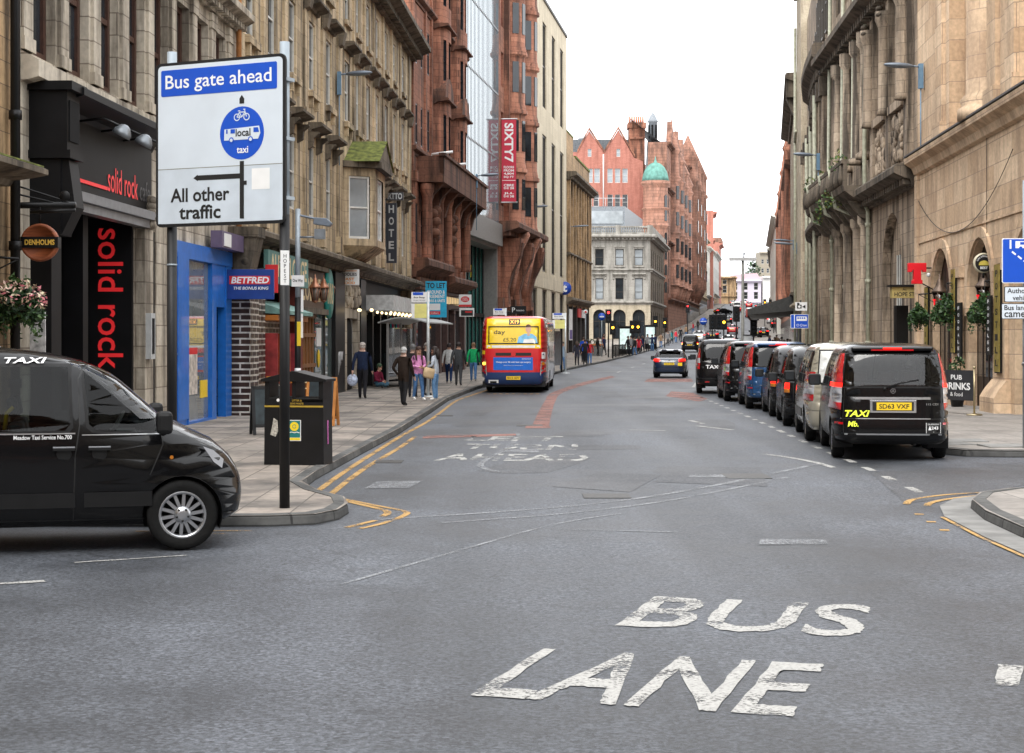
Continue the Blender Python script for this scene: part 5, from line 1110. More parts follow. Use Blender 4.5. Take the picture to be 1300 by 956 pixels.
def mk_piece(name, P, res, kinds, mts, parent, weld=True):
    me = bpy.data.meshes.new(name); V = []; Fx = []; mi = []
    for kd, mt in zip(kinds, mts):
        if kd not in res: continue
        if mt.name not in me.materials: me.materials.append(mt)
        v, f = piece(P, res[kd]); o = len(V); V += v; Fx += [tuple(o + i for i in t) for t in f]; mi += [list(me.materials).index(mt)] * len(f)
    if not V: return None
    me.from_pydata(V, [], Fx); me.polygons.foreach_set('material_index', mi); me.polygons.foreach_set('use_smooth', [True] * len(Fx))
    bm = bmesh.new(); bm.from_mesh(me); bmesh.ops.remove_doubles(bm, verts=bm.verts, dist=.0004); bmesh.ops.dissolve_degenerate(bm, edges=bm.edges, dist=1e-5)
    bmesh.ops.recalc_face_normals(bm, faces=bm.faces)
    # outwards
    c = sum((f.normal.dot(f.calc_center_median() - Vector((0, 0, .9))) * f.calc_area() for f in bm.faces))
    if c < 0: bmesh.ops.reverse_faces(bm, faces=bm.faces)
    bm.to_mesh(me); bm.free(); o = bpy.data.objects.new(name, me); C.objects.link(o); o.parent = parent; return o

TYRE = mat('tyre_rubber', (.008, .008, .008), .85, spec=.25, amt=.25, bump=.1, scale=20)
ALLOY = mat('alloy', (.5, .51, .53), .28, .9, amt=.05)
HUBCAP = mat('hubcap', (.45, .46, .47), .3, .8)
TRIM = mat('black_trim', (.009, .009, .0095), .55, amt=.2, spec=.3)
INTR = mat('car_interior', (.045, .042, .04), .8, amt=.3)
LENSR = mat('red_lens', (.5, .008, .012), .12, amt=.05, coat=1)
LENSRL = mat('red_lens_lit', (1, .015, .008), .2, amt=.0, emit=1.1)
LENSW = mat('clear_lens', (.6, .6, .62), .1, .3, amt=.1, coat=1)
LENSA = mat('amber_lens', (.6, .2, .02), .2)
CHROME = mat('chrome', (.65, .66, .68), .12, 1.0, amt=.03)
CARGL = clear_glass('car_glass', (.32, .36, .36), .45); CARGLD = clear_glass('privacy_glass', (.10, .11, .12), .7)
PLATEY = mat('plate_yellow', (.82, .55, .02), .4, amt=.03); PLATEW = mat('plate_white', (.75, .75, .73), .4, amt=.03)
INK = mat('black_ink', (.008, .008, .008), .5)
def paint(name, col, rough=.22, metal=0.0): return mat(name, col, rough, metal, amt=.03, coat=.32 if max(col) < .02 else .9, scale=1, spec=.2 if max(col) < .02 else .5)
BLACKCAR = paint('black_car_paint', (.004, .004, .0045)); TAXIYEL = mat('taxi_yellow_letters', (.75, .85, .05), .5, emit=.15, amt=0)
WLET = mat('white_letters', (.8, .8, .8), .5, amt=.02)

def wheel(parent, x, y, r, style='spoke', rim=.66):
    g = 1 if y > 0 else -1; w_ = .21
    m = MB(TYRE); m.smooth = True
    pr = [(r * rim, .09), (r * .80, .105), (r * .93, .1), (r * .985, .075), (r, .03), (r, -.03), (r * .985, -.075), (r * .93, -.1), (r * .8, -.105), (r * rim, -.09)]
    m.lathe([(a, c) for a, c in pr], (0, 0, 0), 36, 'y', caps=False); o = m.build('wheel', parent, (x, y, r)); q = MB(ALLOY if style == 'spoke' else HUBCAP); R_ = r * rim
    q.lathe([(R_ + .004, .088 * g), (R_ - .012, .096 * g), (R_ - .03, .07 * g), (R_ - .035, -.08 * g)], n=36, axis='y', caps=False)
    if style == 'spoke':
        q.use(INK); q.lathe([(.001, .01 * g), (R_ - .03, .005 * g)], n=24, axis='y'); q.use(ALLOY)
        for i in range(14):
            q.T = Matrix.Rotation(2 * math.pi * i / 14, 4, 'Y'); q.ext([(.03, .02), (R_ - .025, .030), (R_ - .025, -.001), (.03, -.012)], lambda p: (p[1], .045 * g, p[0]), lambda p: (p[1], (.085 if p[0] < .1 else .078) * g, p[0]))
        q.T = None; q.lathe([(.085, .05 * g), (.08, .09 * g), (.03, .098 * g), (.001, .098 * g)], n=20, axis='y'); q.use(INK)
        for i in range(5): q.T = Matrix.Rotation(2 * math.pi * i / 5 + .3, 4, 'Y'); q.lathe([(.012, .09 * g), (.012, .0975 * g), (.001, .0975 * g)], (.056, 0, 0), 8, 'y')
        q.T = None
    else:
        q.lathe([(R_ - .02, .07 * g), (R_ * .75, .1 * g), (R_ * .4, .085 * g), (.001, .09 * g)], n=28, axis='y'); q.use(INK)
        for i in range(8): q.T = Matrix.Rotation(2 * math.pi * i / 8, 4, 'Y'); q.box(-.012, .012, min(.091 * g, .1 * g), max(.091 * g, .1 * g), R_ * .66, R_ * .85)
        q.T = None
    q.build('rim', o)
def seat(parent, x, y, h=.95):
    m = MB(INTR); m.box(x - .25, x + .25, y - .24, y + .24, .45, .62)
    m.T = Matrix.Translation((x - .25, y, .6)) @ Matrix.Rotation(-.2, 4, 'Y'); m.box(-.08, .06, -.24, .24, 0, .62); m.box(-.05, .04, -.13, .13, .66, .86); m.T = None
    m.build('seat', parent, bevel=.03)
def mirror(parent, x, y, z, m0=None):
    g = 1 if y > 0 else -1; m = MB(m0 or TRIM); yy = [y, y + .23 * g]
    m.box(x - .05, x + .1, min(yy), max(yy), z - .11, z + .1); m.box(x - .02, x + .06, min(y - .1 * g, y), max(y - .1 * g, y), z - .14, z - .06); o = m.build('door_mirror', parent, bevel=.04)
    q = MB(mat('mirror_dark', (.05, .055, .06), .1, .5)); q.quad((x - .052, y + .03 * g, z - .09), (x - .052, y + .2 * g, z - .09), (x - .052, y + .2 * g, z + .08), (x - .052, y + .03 * g, z + .08)); q.build('mirror_glass', o)
def plate(parent, x, y, z, txt, w_=.52, h_=.115, m0=None):
    m = MB(m0 or PLATEY); m.box(x - .012, x, y - w_ / 2, y + w_ / 2, z - h_ / 2, z + h_ / 2); m.use(INK); m.text(txt, (x - .014, y, z), (0, -1, 0), h=h_ * .62, w=w_ * .86, bold=.02); return m.build('number_plate', parent)

VITO = [(.27, -2.28, 2.28, .86), (.34, -2.40, 2.36, .93), (.5, -2.43, 2.40, .955), (.72, -2.41, 2.37, .96), (.95, -2.39, 2.22, .955), (1.1, -2.38, 1.92, .95), (1.22, -2.37, 1.55, .94), (1.45, -2.33, 1.22, .90), (1.68, -2.27, .9, .835), (1.8, -2.2, .62, .79), (1.87, -2.08, .3, .72), (1.905, -1.9, .0, .6), (1.92, -1.5, -.2, .35), (1.925, -1.0, -.4, .01)]
EXPERT = [(.25, -2.28, 2.06, .86), (.33, -2.38, 2.17, .92), (.5, -2.40, 2.2, .945), (.66, -2.40, 2.18, .95), (.86, -2.39, 2.08, .948), (1.0, -2.38, 1.93, .945), (1.11, -2.37, 1.7, .94), (1.24, -2.36, 1.45, .925), (1.45, -2.33, 1.2, .885), (1.66, -2.28, .94, .83), (1.79, -2.22, .64, .78), (1.86, -2.12, .35, .72), (1.905, -1.95, .0, .6), (1.93, -1.6, -.3, .35), (1.935, -1.0, -.5, .01)]
TRANSIT = [(.27, -2.40, 2.4, .88), (.36, -2.47, 2.47, .96), (.6, -2.48, 2.5, .985), (.9, -2.46, 2.40, .985), (1.12, -2.44, 2.1, .975), (1.25, -2.42, 1.7, .96), (1.5, -2.36, 1.35, .91), (1.75, -2.28, .95, .84), (1.87, -2.2, .65, .79), (1.94, -2.08, .3, .71), (1.97, -1.8, -.1, .5), (1.98, -1.2, -.4, .01)]
CAB = [(.22, -2.14, 2.12, .80), (.32, -2.24, 2.24, .85), (.5, -2.28, 2.29, .87), (.7, -2.27, 2.27, .875), (.9, -2.22, 2.18, .865), (1.02, -2.16, 1.95, .85), (1.1, -2.1, 1.1, .83), (1.3, -1.97, .86, .79), (1.52, -1.8, .62, .74), (1.66, -1.62, .42, .69), (1.76, -1.38, .2, .61), (1.81, -1.1, 0, .48), (1.83, -.8, -.2, .3), (1.835, -.5, -.4, .01)]
SALOON = [(.22, -2.12, 2.1, .78), (.3, -2.2, 2.2, .83), (.5, -2.24, 2.24, .85), (.72, -2.23, 2.2, .855), (.9, -2.18, 1.9, .845), (.99, -2.05, 1.2, .83), (1.04, -1.85, 1.0, .81), (1.18, -1.55, .72, .75), (1.33, -1.15, .4, .67), (1.41, -.85, .15, .58), (1.45, -.6, -.05, .42), (1.462, -.4, -.2, .01)]

def vehicle(name, label, loc, rz, kn, pm, wx, wr=.335, n=7, ra=.40, sides=(), rear=None, front=None, lines=(), rlines=(), lights=(), gl=CARGL, glr=None, wst='spoke', seats=((.45, .42), (.45, -.42), (-.6, .42), (-.6, -.42), (-.6, 0)), mz=None, group=None, bump=None, lod=0, cat='taxi', seal=True):
    o = thing(name, label, cat, (loc[0], loc[1], gz(loc[1]) + .003), rz, group)
    S = Shell(kn, n, .075 if lod == 0 else .13)
    if bump: S.add_band('trim', kn[0][0] + .001, bump)
    for g in (1, -1):
        for x in wx: S.add_side('cut', [(x + ra * math.cos(t), wr + ra * math.sin(t)) for t in [2 * math.pi * i / 28 for i in range(28)]], g)
        for p in sides:
            c = (sum(q[0] for q in p) / len(p), sum(q[1] for q in p) / len(p)); e = [(q[0] + (.028 if q[0] > c[0] else -.028), q[1] + (.028 if q[1] > c[1] else -.028)) for q in p]
            if seal: S.add_side('seal', e, g)
            S.add_side('window_%d_%d' % (g + 1, sides.index(p)), p, g)
    if rear:
        c = sum(q[1] for q in rear) / len(rear); S.add_rear('seal', [(q[0] * 1.035, q[1] + (.03 if q[1] > c else -.03)) for q in rear]); S.add_rear('rear', rear)
    if front: S.add_front('front', front)
    for p in lines: S.add_line(p)
    for p in rlines: S.add_line(p, 1)
    for k, (p, mt) in enumerate(lights):
        for g in (1, -1): S.add_rear('L%d_%d' % (k, g), [(g * y, z) for y, z in p])
    P, res = S.cut()
    b = mk_piece('body', P, res, ['paint', 'trim', 'seal', 'gap'], [pm, TRIM, TRIM, INK], o)
    for g in (1, -1):
        for i in range(len(sides)): mk_piece('side_window', P, res, ['window_%d_%d' % (g + 1, i)], [gl], o)
        for x in wx:   # dark inner arches
            m = MB(TRIM)
            ts = [math.pi * (-.12 + 1.24 * i / 18) for i in range(19)]; v0 = S.inv(wr + .25); yo = g * (S.fw(v0) - .012)
            vs = [(x + (ra + .0) * math.cos(t), yy, wr + ra * math.sin(t)) for t in ts for yy in (yo, yo - .34 * g)]; m.add(vs, [(2 * i, 2 * i + 1, 2 * i + 3, 2 * i + 2) for i in range(18)]); m.add([(x + ra * math.cos(t), yo - .34 * g, wr + ra * math.sin(t)) for t in ts], [tuple(range(19))]); m.build('wheel_arch_liner', o)
        for x in wx: wheel(o, x, g * (S.fw(S.inv(wr + .2)) - .125), wr, wst)
    if rear: mk_piece('rear_window', P, res, ['rear'], [glr or gl], o)
    if front: mk_piece('windscreen', P, res, ['front'], [clear_glass('windscreen_glass', (.8, .84, .83))], o)
    if lights:
        for g in (1, -1): mk_piece('taillight', P, res, ['L%d_%d' % (k, g) for k in range(len(lights))], [mt for _, mt in lights], o)
    m = MB(INTR); z0 = kn[0][0]; m.box(kn[0][1] + .2, kn[0][2] - .25, -.56, .56, z0 + .0, z0 + .1)
    m.box(.95, 1.2, -.75, .75, .8, 1.08) if seats else None
    m.build('floor_pan', o)
    for s in seats: seat(o, *s)
    if mz:
        for g in (1, -1): mirror(o, mz[0], g * mz[1], mz[2], mz[3] if len(mz) > 3 else None)
    return o, S
def rearx(S, y, z): return S.pos(*S.end(y, z))[0]
def sidey(S, x, z, g): return S.pos(*S.side(x, z, g))[1]
def on_rear(o, S, name, mt, fn, off=.004):
    """small flat fittings laid on the tail: fn draws in (y, z); every vertex is pushed on to the skin"""
    m = MB(mt); fn(m); m.v = [(rearx(S, v[1], v[2]) - off - v[0], v[1], v[2]) for v in m.v]; return m.build(name, o, recalc=False)
def on_side(o, S, name, mt, fn, g, off=.004):
    m = MB(mt); fn(m); m.v = [(v[0], sidey(S, v[0], v[2], g) + g * (off + v[1]), v[2]) for v in m.v]; return m.build(name, o, recalc=False)
def ryz(m, y0, y1, z0, z1, n=6): m.add([(0, lerp(y0, y1, i / n), z) for i in range(n + 1) for z in (z0, z1)], [(2 * i, 2 * i + 1, 2 * i + 3, 2 * i + 2) for i in range(n)])
def sxz(m, x0, x1, z0, z1, n=10): m.add([(lerp(x0, x1, i / n), 0, z) for i in range(n + 1) for z in (z0, z1)], [(2 * i, 2 * i + 1, 2 * i + 3, 2 * i + 2) for i in range(n)])

# ---- the black taxi pulling out of the side street
SIDEW = [[(.69, 1.70), (.74, 1.735), (1.0, 1.68), (1.19, 1.585), (1.32, 1.44), (1.36, 1.13), (1.30, 1.115), (.80, 1.15), (.745, 1.2)],
         [(.55, 1.735), (.575, 1.2), (.53, 1.145), (-.6, 1.14), (-.66, 1.19), (-.66, 1.74)], [(-.78, 1.74), (-.78, 1.19), (-.82, 1.14), (-2.0, 1.14), (-2.08, 1.2), (-2.02, 1.70), (-1.9, 1.74)]]
FRW = [(0, 1.27), (.80, 1.24), (.74, 1.6), (.66, 1.78), (0, 1.81)]
yaw = R(14)
TV, S = vehicle('taxi_van', 'big black taxi van edging out of the side street, seen from its side', (-4.88, 16.47), yaw, EXPERT, BLACKCAR, (-1.4, 1.60), .335, 5, .37, SIDEW, [(-.72, 1.2), (.72, 1.2), (.66, 1.72), (-.66, 1.72)], FRW,
    lines=[[(.64, 1.76), (.66, 1.2), (.62, .9), (.60, .3)], [(1.36, 1.4), (1.42, 1.0), (1.30, .72)], [(-.72, 1.76), (-.72, .3)], [(-.7, .31), (1.25, .31)], [(1.55, 1.12), (2.0, .9)]], mz=(1.40, .95, 1.22), group='taxis in the street', bump=.27)
on_side(TV, S, 'side_moulding', TRIM, lambda m: (sxz(m, .70, 1.32, .43, .57), sxz(m, -.68, .62, .43, .57), sxz(m, -2.2, -.76, .43, .57)), -1, .014)
on_side(TV, S, 'waist_trim', STEEL, lambda m: (sxz(m, -2.1, .62, 1.112, 1.124), sxz(m, .68, 1.42, 1.098, 1.108)), -1, .006)
on_side(TV, S, 'lettering', WLET, lambda m: m.text('TAXI', (.17, 0, 1.797), (1, 0, 0), (0, 0, 1), h=.056, w=.38, bold=.02, shear=.25), -1, .022)
on_side(TV, S, 'lettering', WLET, lambda m: m.text('Meadow Taxi Service No.700', (.33, 0, 1.085), (1, 0, 0), (0, 0, 1), h=.04, w=.52, bold=.02), -1, .006)
for x0 in (.42, .74):
    m = MB(TRIM); ys = sidey(S, x0 + .1, .97, -1); m.box(x0, x0 + .2, ys - .045, ys - .02, .96, 1.0); m.box(x0, x0 + .03, ys - .03, ys + .01, .96, 1.0); m.box(x0 + .17, x0 + .2, ys - .03, ys + .01, .96, 1.0); m.use(CHROME); m.box(x0, x0 + .2, ys - .047, ys - .045, .985, .997); m.use(INK); m.lathe([(.07, .0), (.05, .012)], (x0 + .1, ys - .002, .93), 16, 'y'); m.build('door_handle', TV, bevel=.006)
on_side(TV, S, 'headlight', mat('smoked_lens', (.12, .12, .13), .08, coat=1), lambda m: m.add([(1.80, 0, .97), (1.9, 0, .93), (2.0, 0, .84), (1.98, 0, .76), (1.9, 0, .82)], [(0, 1, 2, 3, 4)]), -1, .008)
on_side(TV, S, 'indicator', LENSA, lambda m: m.disc((1.5, 0, .88), .018, 12), -1, .01)
m = MB(STEEL); m.tube([(-2.0, -.70, 1.885), (-1.2, -.70, 1.91), (-.5, -.68, 1.915), (-.12, -.64, 1.90)], .018, 8); m.tube([(-2.0, .70, 1.885), (-1.2, .70, 1.91), (-.5, .68, 1.915), (-.12, .64, 1.90)], .018, 8); m.build('roof_rail', TV)
m = MB(INTR); m.lathe([(.185, -.015), (.2, 0), (.185, .015)], n=24); [m.box(-.19, .19, -.02, .02, -.01, .01)]; q = m.build('steering_wheel', TV, (.98, -.4, 1.13)); q.rotation_euler = (0, R(-62), 0)
m = MB(YEL); m.tube([(-.02, -.72, 1.15), (.0, -.72, 1.3), (.06, -.72, 1.36)], .02, 8); m.build('grab_handle', TV)
# ---- the rank of taxis, tail first
VSIDE = [[(.62, 1.2), (.62, 1.68), (.85, 1.66), (1.18, 1.42), (1.38, 1.2)], [(.5, 1.2), (.5, 1.7), (-.75, 1.72), (-.75, 1.2)], [(-.88, 1.2), (-.88, 1.72), (-1.95, 1.70), (-2.1, 1.2)]]
VREAR = [(-.80, 1.22), (.80, 1.22), (.735, 1.735), (-.735, 1.735)]
VL = [([(.80, 1.44), (.925, 1.44), (.90, 1.52), (.80, 1.76), (.75, 1.76)], LENSR), ([(.80, 1.27), (.95, 1.27), (.925, 1.44), (.795, 1.44)], LENSR), ([(.81, 1.20), (.965, 1.20), (.95, 1.27), (.80, 1.27)], LENSRL), ([(.82, .95), (.97, .95), (.965, 1.20), (.81, 1.20)], LENSW), ([(.83, .83), (.97, .83), (.97, .95), (.82, .95)], LENSR)]
VLINES = [[(.56, 1.75), (.58, .9), (.55, .32)], [(-.82, 1.75), (-.82, .32)], [(1.42, 1.2), (1.42, .8)], [(-2.0, 1.02), (.5, 1.02)], [(-.8, .33), (1.2, .33)]]
VRL = [[(-.82, .69), (.82, .69)], [(-.79, .45), (-.80, .69), (-.77, 1.2)], [(.79, .45), (.80, .69), (.77, 1.2)], [(-.82, .45), (.82, .45)]]
def taxi_at(px_, fd_, slope, half, tail):   # rear corner nearest the road seen at a known place on the street plan
    d = F / fd_; X = PX(px_, d); hd = math.atan(slope); q = Vector((X, d)); f = Vector((math.sin(hd), math.cos(hd))); r = Vector((f.y, -f.x))
    c = q + r * half + f * tail; return (c.x, c.y), math.pi / 2 - hd
def vito(label, at, pm, lit=True, name='taxi_van', glr=None):
    L_ = [(p, (mt if lit or mt is not LENSRL else LENSR)) for p, mt in VL]
    o, S = vehicle(name, label, at[0], at[1], VITO, pm, (-1.52, 1.62), .33, 8, .385, VSIDE, VREAR, [(0, 1.26), (.8, 1.24), (.72, 1.62), (.66, 1.78), (0, 1.8)], VLINES, VRL, L_, CARGLD, glr, mz=(1.28, .95, 1.25), group='taxis in the street', bump=.34)
    on_rear(o, S, 'tail_trim', STEEL, lambda m: (ryz(m, -.6, .6, 1.005, 1.045), ryz(m, -.84, .84, .685, .70), ryz(m, -.78, .78, .425, .45)), .012)
    m = MB(pm); m.box(-2.3, -2.02, -.66, .66, 1.80, 1.865); m.build('spoiler', o, bevel=.025)
    m = MB(LENSRL); m.box(-2.312, -2.29, -.15, .15, 1.825, 1.85); m.use(LENSR); m.box(-2.305, -2.28, -.34, .34, 1.80, 1.822); m.build('brake_light', o)
    for y0 in (.80, -.92): on_rear(o, S, 'reflector', LENSR, lambda m: ryz(m, y0, y0 + .12, .595, .63, 2), .008)
    m = MB(TRIM); x = rearx(S, 0, 1.2) - .03; m.tube([(x, .12, 1.19), (x + .01, -.1, 1.27), (x + .03, -.42, 1.33)], .013, 6); m.ball((x + .01, .13, 1.18), .03, 6); m.build('rear_wiper', o)
    return o, S
near, S = vito('black taxi van with SD63 VXF plate and lit tail lamps, last in the rank', taxi_at(1059, 77.6, .125, .945, 2.42), BLACKCAR, glr=clear_glass('tail_glass', (.66, .72, .72)))
x = rearx(S, 0, .9)
m = MB(CHROME); m.box(x - .03, x - .005, -.37, .37, .79, .995); m.use(INK); m.box(x - .034, x - .03, -.33, .33, .82, .97); m.build('plate_surround', near, bevel=.01); plate(near, x - .035, -.015, .895, 'SD63 VXF', .56, .125)
m = MB(CHROME); m.T = Matrix.Translation((x - .02, 0, 1.145)) @ Matrix.Rotation(-math.pi / 2, 4, 'Z'); m.disc((0, 0, 0), .042, 20, r0=.034)
for t in (90, 210, 330): a = R(t); m.add([(.036 * math.cos(a), 0, .036 * math.sin(a)), (.007 * math.cos(a + 1.05), 0, .007 * math.sin(a + 1.05)), (.0, 0, 0), (.007 * math.cos(a - 1.05), 0, .007 * math.sin(a - 1.05))], [(0, 1, 2, 3)])
m.build('badge', near)
on_rear(near, S, 'lettering', TAXIYEL, lambda m: m.text('TAXI', (0, .57, .775), (0, -1, 0), h=.105, w=.40, bold=.025, shear=.28), .006)
on_rear(near, S, 'lettering', TAXIYEL, lambda m: m.text('Mb.', (0, .64, .605), (0, -1, 0), h=.09, w=.17, bold=.02, shear=.2), .006)
on_rear(near, S, 'lettering', STEEL, lambda m: m.text('115 CDI', (0, -.63, .93), (0, -1, 0), h=.035, w=.19, bold=.01), .006)
def cplate(m):
    ryz(m, -.77, -.52, .455, .635, 2); m.use(WLET)
    for q in ((-.765, -.525, .625, .63), (-.765, -.525, .46, .465), (-.765, -.758, .46, .63), (-.532, -.525, .46, .63)): ryz(m, *q, 1)
    m.text('243', (.001, -.665, .545), (0, -1, 0), h=.05, w=.11, bold=.02); m.text('GLASGOW', (.001, -.645, .605), (0, -1, 0), h=.022, w=.19); m.text('4', (.001, -.645, .48), (0, -1, 0), h=.02)
    m.add([(.001, -.56, .51), (.001, -.585, .585), (.001, -.61, .51)], [(0, 1, 2)])
on_rear(near, S, 'licence_plate', INK, cplate, .01)
m = MB(INTR); m.box(-1.5, -1.0, -.5, .4, .8, 1.25); m.build('luggage', near)
m = MB(TRIM); m.tube([(-2.3, -.35, .27), (-1.6, -.35, .27)], .035, 8); m.build('exhaust_pipe', near)
# champagne van
BEIGE = paint('champagne_paint', (.42, .39, .31), .25, .35)
bg_, S = vehicle('taxi_van', 'champagne-coloured van with tall white and red tail lamps, parked in the rank', *taxi_at(1026, 66.6, .107, .93, 2.39), EXPERT, BEIGE, (-1.38, 1.65), .335, 8, .385, SIDEW, [(-.74, 1.16), (.74, 1.16), (.68, 1.76), (-.68, 1.76)], FRW,
    lines=[[(.64, 1.76), (.66, 1.2), (.60, .3)], [(1.36, 1.4), (1.42, 1.0), (1.30, .72)], [(-.72, 1.76), (-.72, .3)], [(-2.2, 1.04), (-.75, 1.04)]], rlines=[[(0, .5), (0, 1.86)], [(-.85, .62), (.85, .62)]],
    lights=[([(.80, 1.17), (.935, 1.17), (.92, 1.36), (.78, 1.36)], LENSR), ([(.82, .93), (.945, .93), (.935, 1.17), (.80, 1.17)], LENSW), ([(.83, .80), (.95, .80), (.945, .93), (.82, .93)], LENSR)], gl=CARGLD, glr=mat('white_film', (.5, .5, .48), .3), mz=(1.40, .95, 1.22), group='taxis in the street')
plate(bg_, rearx(S, .2, .8) - .004, .25, .78, 'SF12 LKA'); m = MB(PLATEY); m.box(-2.29, -2.27, .12, .42, 1.70, 1.755); m.build('licence_plate', bg_)
on_side(bg_, S, 'side_moulding', mat('grey_trim', (.12, .12, .12), .5), lambda m: (sxz(m, .70, 1.32, .43, .6), sxz(m, -.68, .62, .43, .6)), 1, .014)
# two hackney cabs
CSIDE = [[(-.05, 1.08), (-.05, 1.58), (.25, 1.52), (.62, 1.3), (.78, 1.08)], [(-.15, 1.08), (-.15, 1.62), (-.95, 1.60), (-.95, 1.08)], [(-1.05, 1.08), (-1.05, 1.58), (-1.45, 1.5), (-1.75, 1.12)]]
def hackney(label, at, pm, lod=0, amber=False):
    L_ = [([(.74, .86), (.84, .86), (.82, 1.0), (.73, 1.0)], LENSRL), ([(.74, .78), (.84, .78), (.84, .86), (.74, .86)], LENSA if not amber else mat('amber_lit', (1, .45, .05), .2, emit=3))]
    o, S = vehicle('black_cab', label, at[0], at[1], CAB, pm, (-1.36, 1.45), .33, 6, .39, CSIDE, [(-.6, 1.14), (.6, 1.14), (.5, 1.56), (-.5, 1.56)], [(0, 1.14), (.68, 1.14), (.58, 1.52), (.5, 1.62), (0, 1.64)], lines=[[(-1.0, 1.6), (-1.0, .35)], [(-.1, 1.6), (-.1, .35)], [(.82, 1.05), (.85, .4)]], rlines=[[(-.66, .6), (.66, .6), (.66, 1.0)], [(-.66, .6), (-.66, 1.0)]], lights=L_, wst='cap', seats=((.1, -.35), (-1.1, .3), (-1.1, -.3)), mz=(.72, .86, 1.08), group='taxis in the street', lod=lod, bump=.4)
    plate(o, rearx(S, 0, .72) - .004, 0, .72, 'SN61 TXA'); m = MB(TRIM); m.box(-.12, .08, -.2, .2, 1.8, 1.87); m.use(mat('cab_sign', (.6, .3, .03), .4)); m.box(.08, .085, -.17, .17, 1.82, 1.86); m.build('roof_sign', o, bevel=.03)
    on_rear(o, S, 'bumper_trim', TRIM, lambda m: ryz(m, -.8, .8, .46, .56, 12), .02)
    return o
hackney('black hackney cab with silver hubcaps just ahead of the champagne van', taxi_at(996, 56.6, .105, .86, 2.25), BLACKCAR)
hackney('charcoal hackney cab sandwiched between a blue van and another cab', taxi_at(979, 50.3, .085, .86, 2.25), paint('charcoal_cab_paint', (.016, .016, .018)))
NAVY = paint('blue_van_paint', (.012, .06, .16), .22, .2)
bl, S = vito('dark blue taxi van with a bright blue tailgate, parked in the rank', taxi_at(949, 45.2, .07, .945, 2.42), NAVY, False)
m = MB(TRIM); m.box(rearx(S, .0, 1.0) - .02, rearx(S, 0, 1.0), -.3, .3, .9, 1.08); m.build('plate_recess', bl); plate(bl, rearx(S, 0, .97) - .022, 0, .97, 'SJ10 WNB')
v2, S = vito('glossy black taxi van with a green side sticker, second from the head of the rank', taxi_at(921, 40.3, .06, .945, 2.42), BLACKCAR, False)
plate(v2, rearx(S, 0, .9) - .004, 0, .9, 'SH59 KTO'); on_side(v2, S, 'sticker', mat('green_sticker', (.3, .6, .05), .5), lambda m: sxz(m, -1.98, -1.86, .98, 1.1, 2), 1, .006)
tr, S = vehicle('taxi_van', 'tall black taxi van with white TAXI lettering at the head of the rank', *taxi_at(884, 35.1, .105, .97, 2.47), TRANSIT, BLACKCAR, (-1.5, 1.6), .34, 8, .40, [[(.72, 1.25), (.72, 1.72), (1.0, 1.68), (1.35, 1.25)], [(.6, 1.25), (.6, 1.76), (-.7, 1.78), (-.7, 1.25)], [(-.85, 1.25), (-.85, 1.78), (-2.0, 1.76), (-2.15, 1.25)]],
    [(-.78, 1.2), (-.3, 1.08), (.3, 1.08), (.78, 1.2), (.72, 1.8), (-.72, 1.8)], [(0, 1.3), (.8, 1.28), (.72, 1.7), (.66, 1.86), (0, 1.88)], lines=[[(.66, 1.8), (.66, .3)], [(-.76, 1.8), (-.76, .3)]], rlines=[[(-.85, .55), (.85, .55)]],
    lights=[([(.83, 1.3), (.95, 1.3), (.90, 1.66), (.83, 1.66)], LENSR), ([(.84, 1.12), (.97, 1.12), (.95, 1.3), (.83, 1.3)], LENSW), ([(.85, .9), (.98, .9), (.97, 1.12), (.84, 1.12)], LENSR)], mz=(1.45, .97, 1.3), group='taxis in the street', gl=CARGLD)
on_rear(tr, S, 'lettering', WLET, lambda m: m.text('TAXI', (0, .38, .98), (0, -1, 0), h=.13, w=.5, bold=.02), .006)
[on_rear(tr, S, 'reflector', LENSR, lambda m: ryz(m, y0, y0 + .16, .42, .45, 2), .006) for y0 in (.5, -.66)]; plate(tr, rearx(S, -.3, .8) - .004, -.35, .8, 'SB14 HXD')
# ---- moving cars
def saloon(label, at, pm, lit=True, name='parked_car', group='cars further up the street', txt='SG15 NVK', lod=0, cat='car'):
    L_ = [([(.45, .87), (.82, .86), (.80, .97), (.5, .975)], LENSRL if lit else LENSR), ([(.5, .80), (.84, .80), (.82, .86), (.45, .87)], LENSR)]
    o, S = vehicle(name, label, at[0], at[1], SALOON, pm, (-1.32, 1.3), .31, 6, .36, [[(-.2, 1.0), (-.2, 1.36), (.15, 1.36), (.62, 1.14), (.85, 1.0)], [(-.3, 1.0), (-.3, 1.37), (-.85, 1.33), (-1.3, 1.08)]], [(-.68, 1.06), (.68, 1.06), (.56, 1.33), (-.56, 1.33)], [(0, 1.06), (.72, 1.06), (.58, 1.34), (0, 1.36)], lines=[[(-.25, 1.38), (-.25, .35)], [(.85, 1.0), (.8, .4)]], rlines=[[(-.7, .98), (.7, .98)], [(-.62, .5), (.62, .5)]], lights=L_, mz=(.72, .86, 1.0), group=group, lod=lod, cat=cat, bump=.3, seats=((.1, .36), (.1, -.36), (-.8, .3), (-.8, -.3)))
    plate(o, rearx(S, 0, .72) - .004, 0, .72, txt); return o, S
NVY = paint('navy_car_paint', (.008, .018, .045))
st, S = saloon('navy blue hatchback with lit red brake lamps driving up the road', ((PX(850, 86) + .28, 88.2), math.pi / 2 - .135), NVY, name='moving_car')
m = MB(CHROME); m.disc((rearx(S, 0, .88) - .006, 0, .88), .05, 14, xd=(0, 1, 0)); m.build('badge', st); m = MB(PLATEY); m.box(rearx(S, -.5, .62) - .01, rearx(S, -.5, .62), -.66, -.44, .62, .78); m.build('licence_plate', st)
m = MB(NVY); m.box(-1.32, -1.0, -.55, .55, 1.375, 1.40); m.build('spoiler', st)
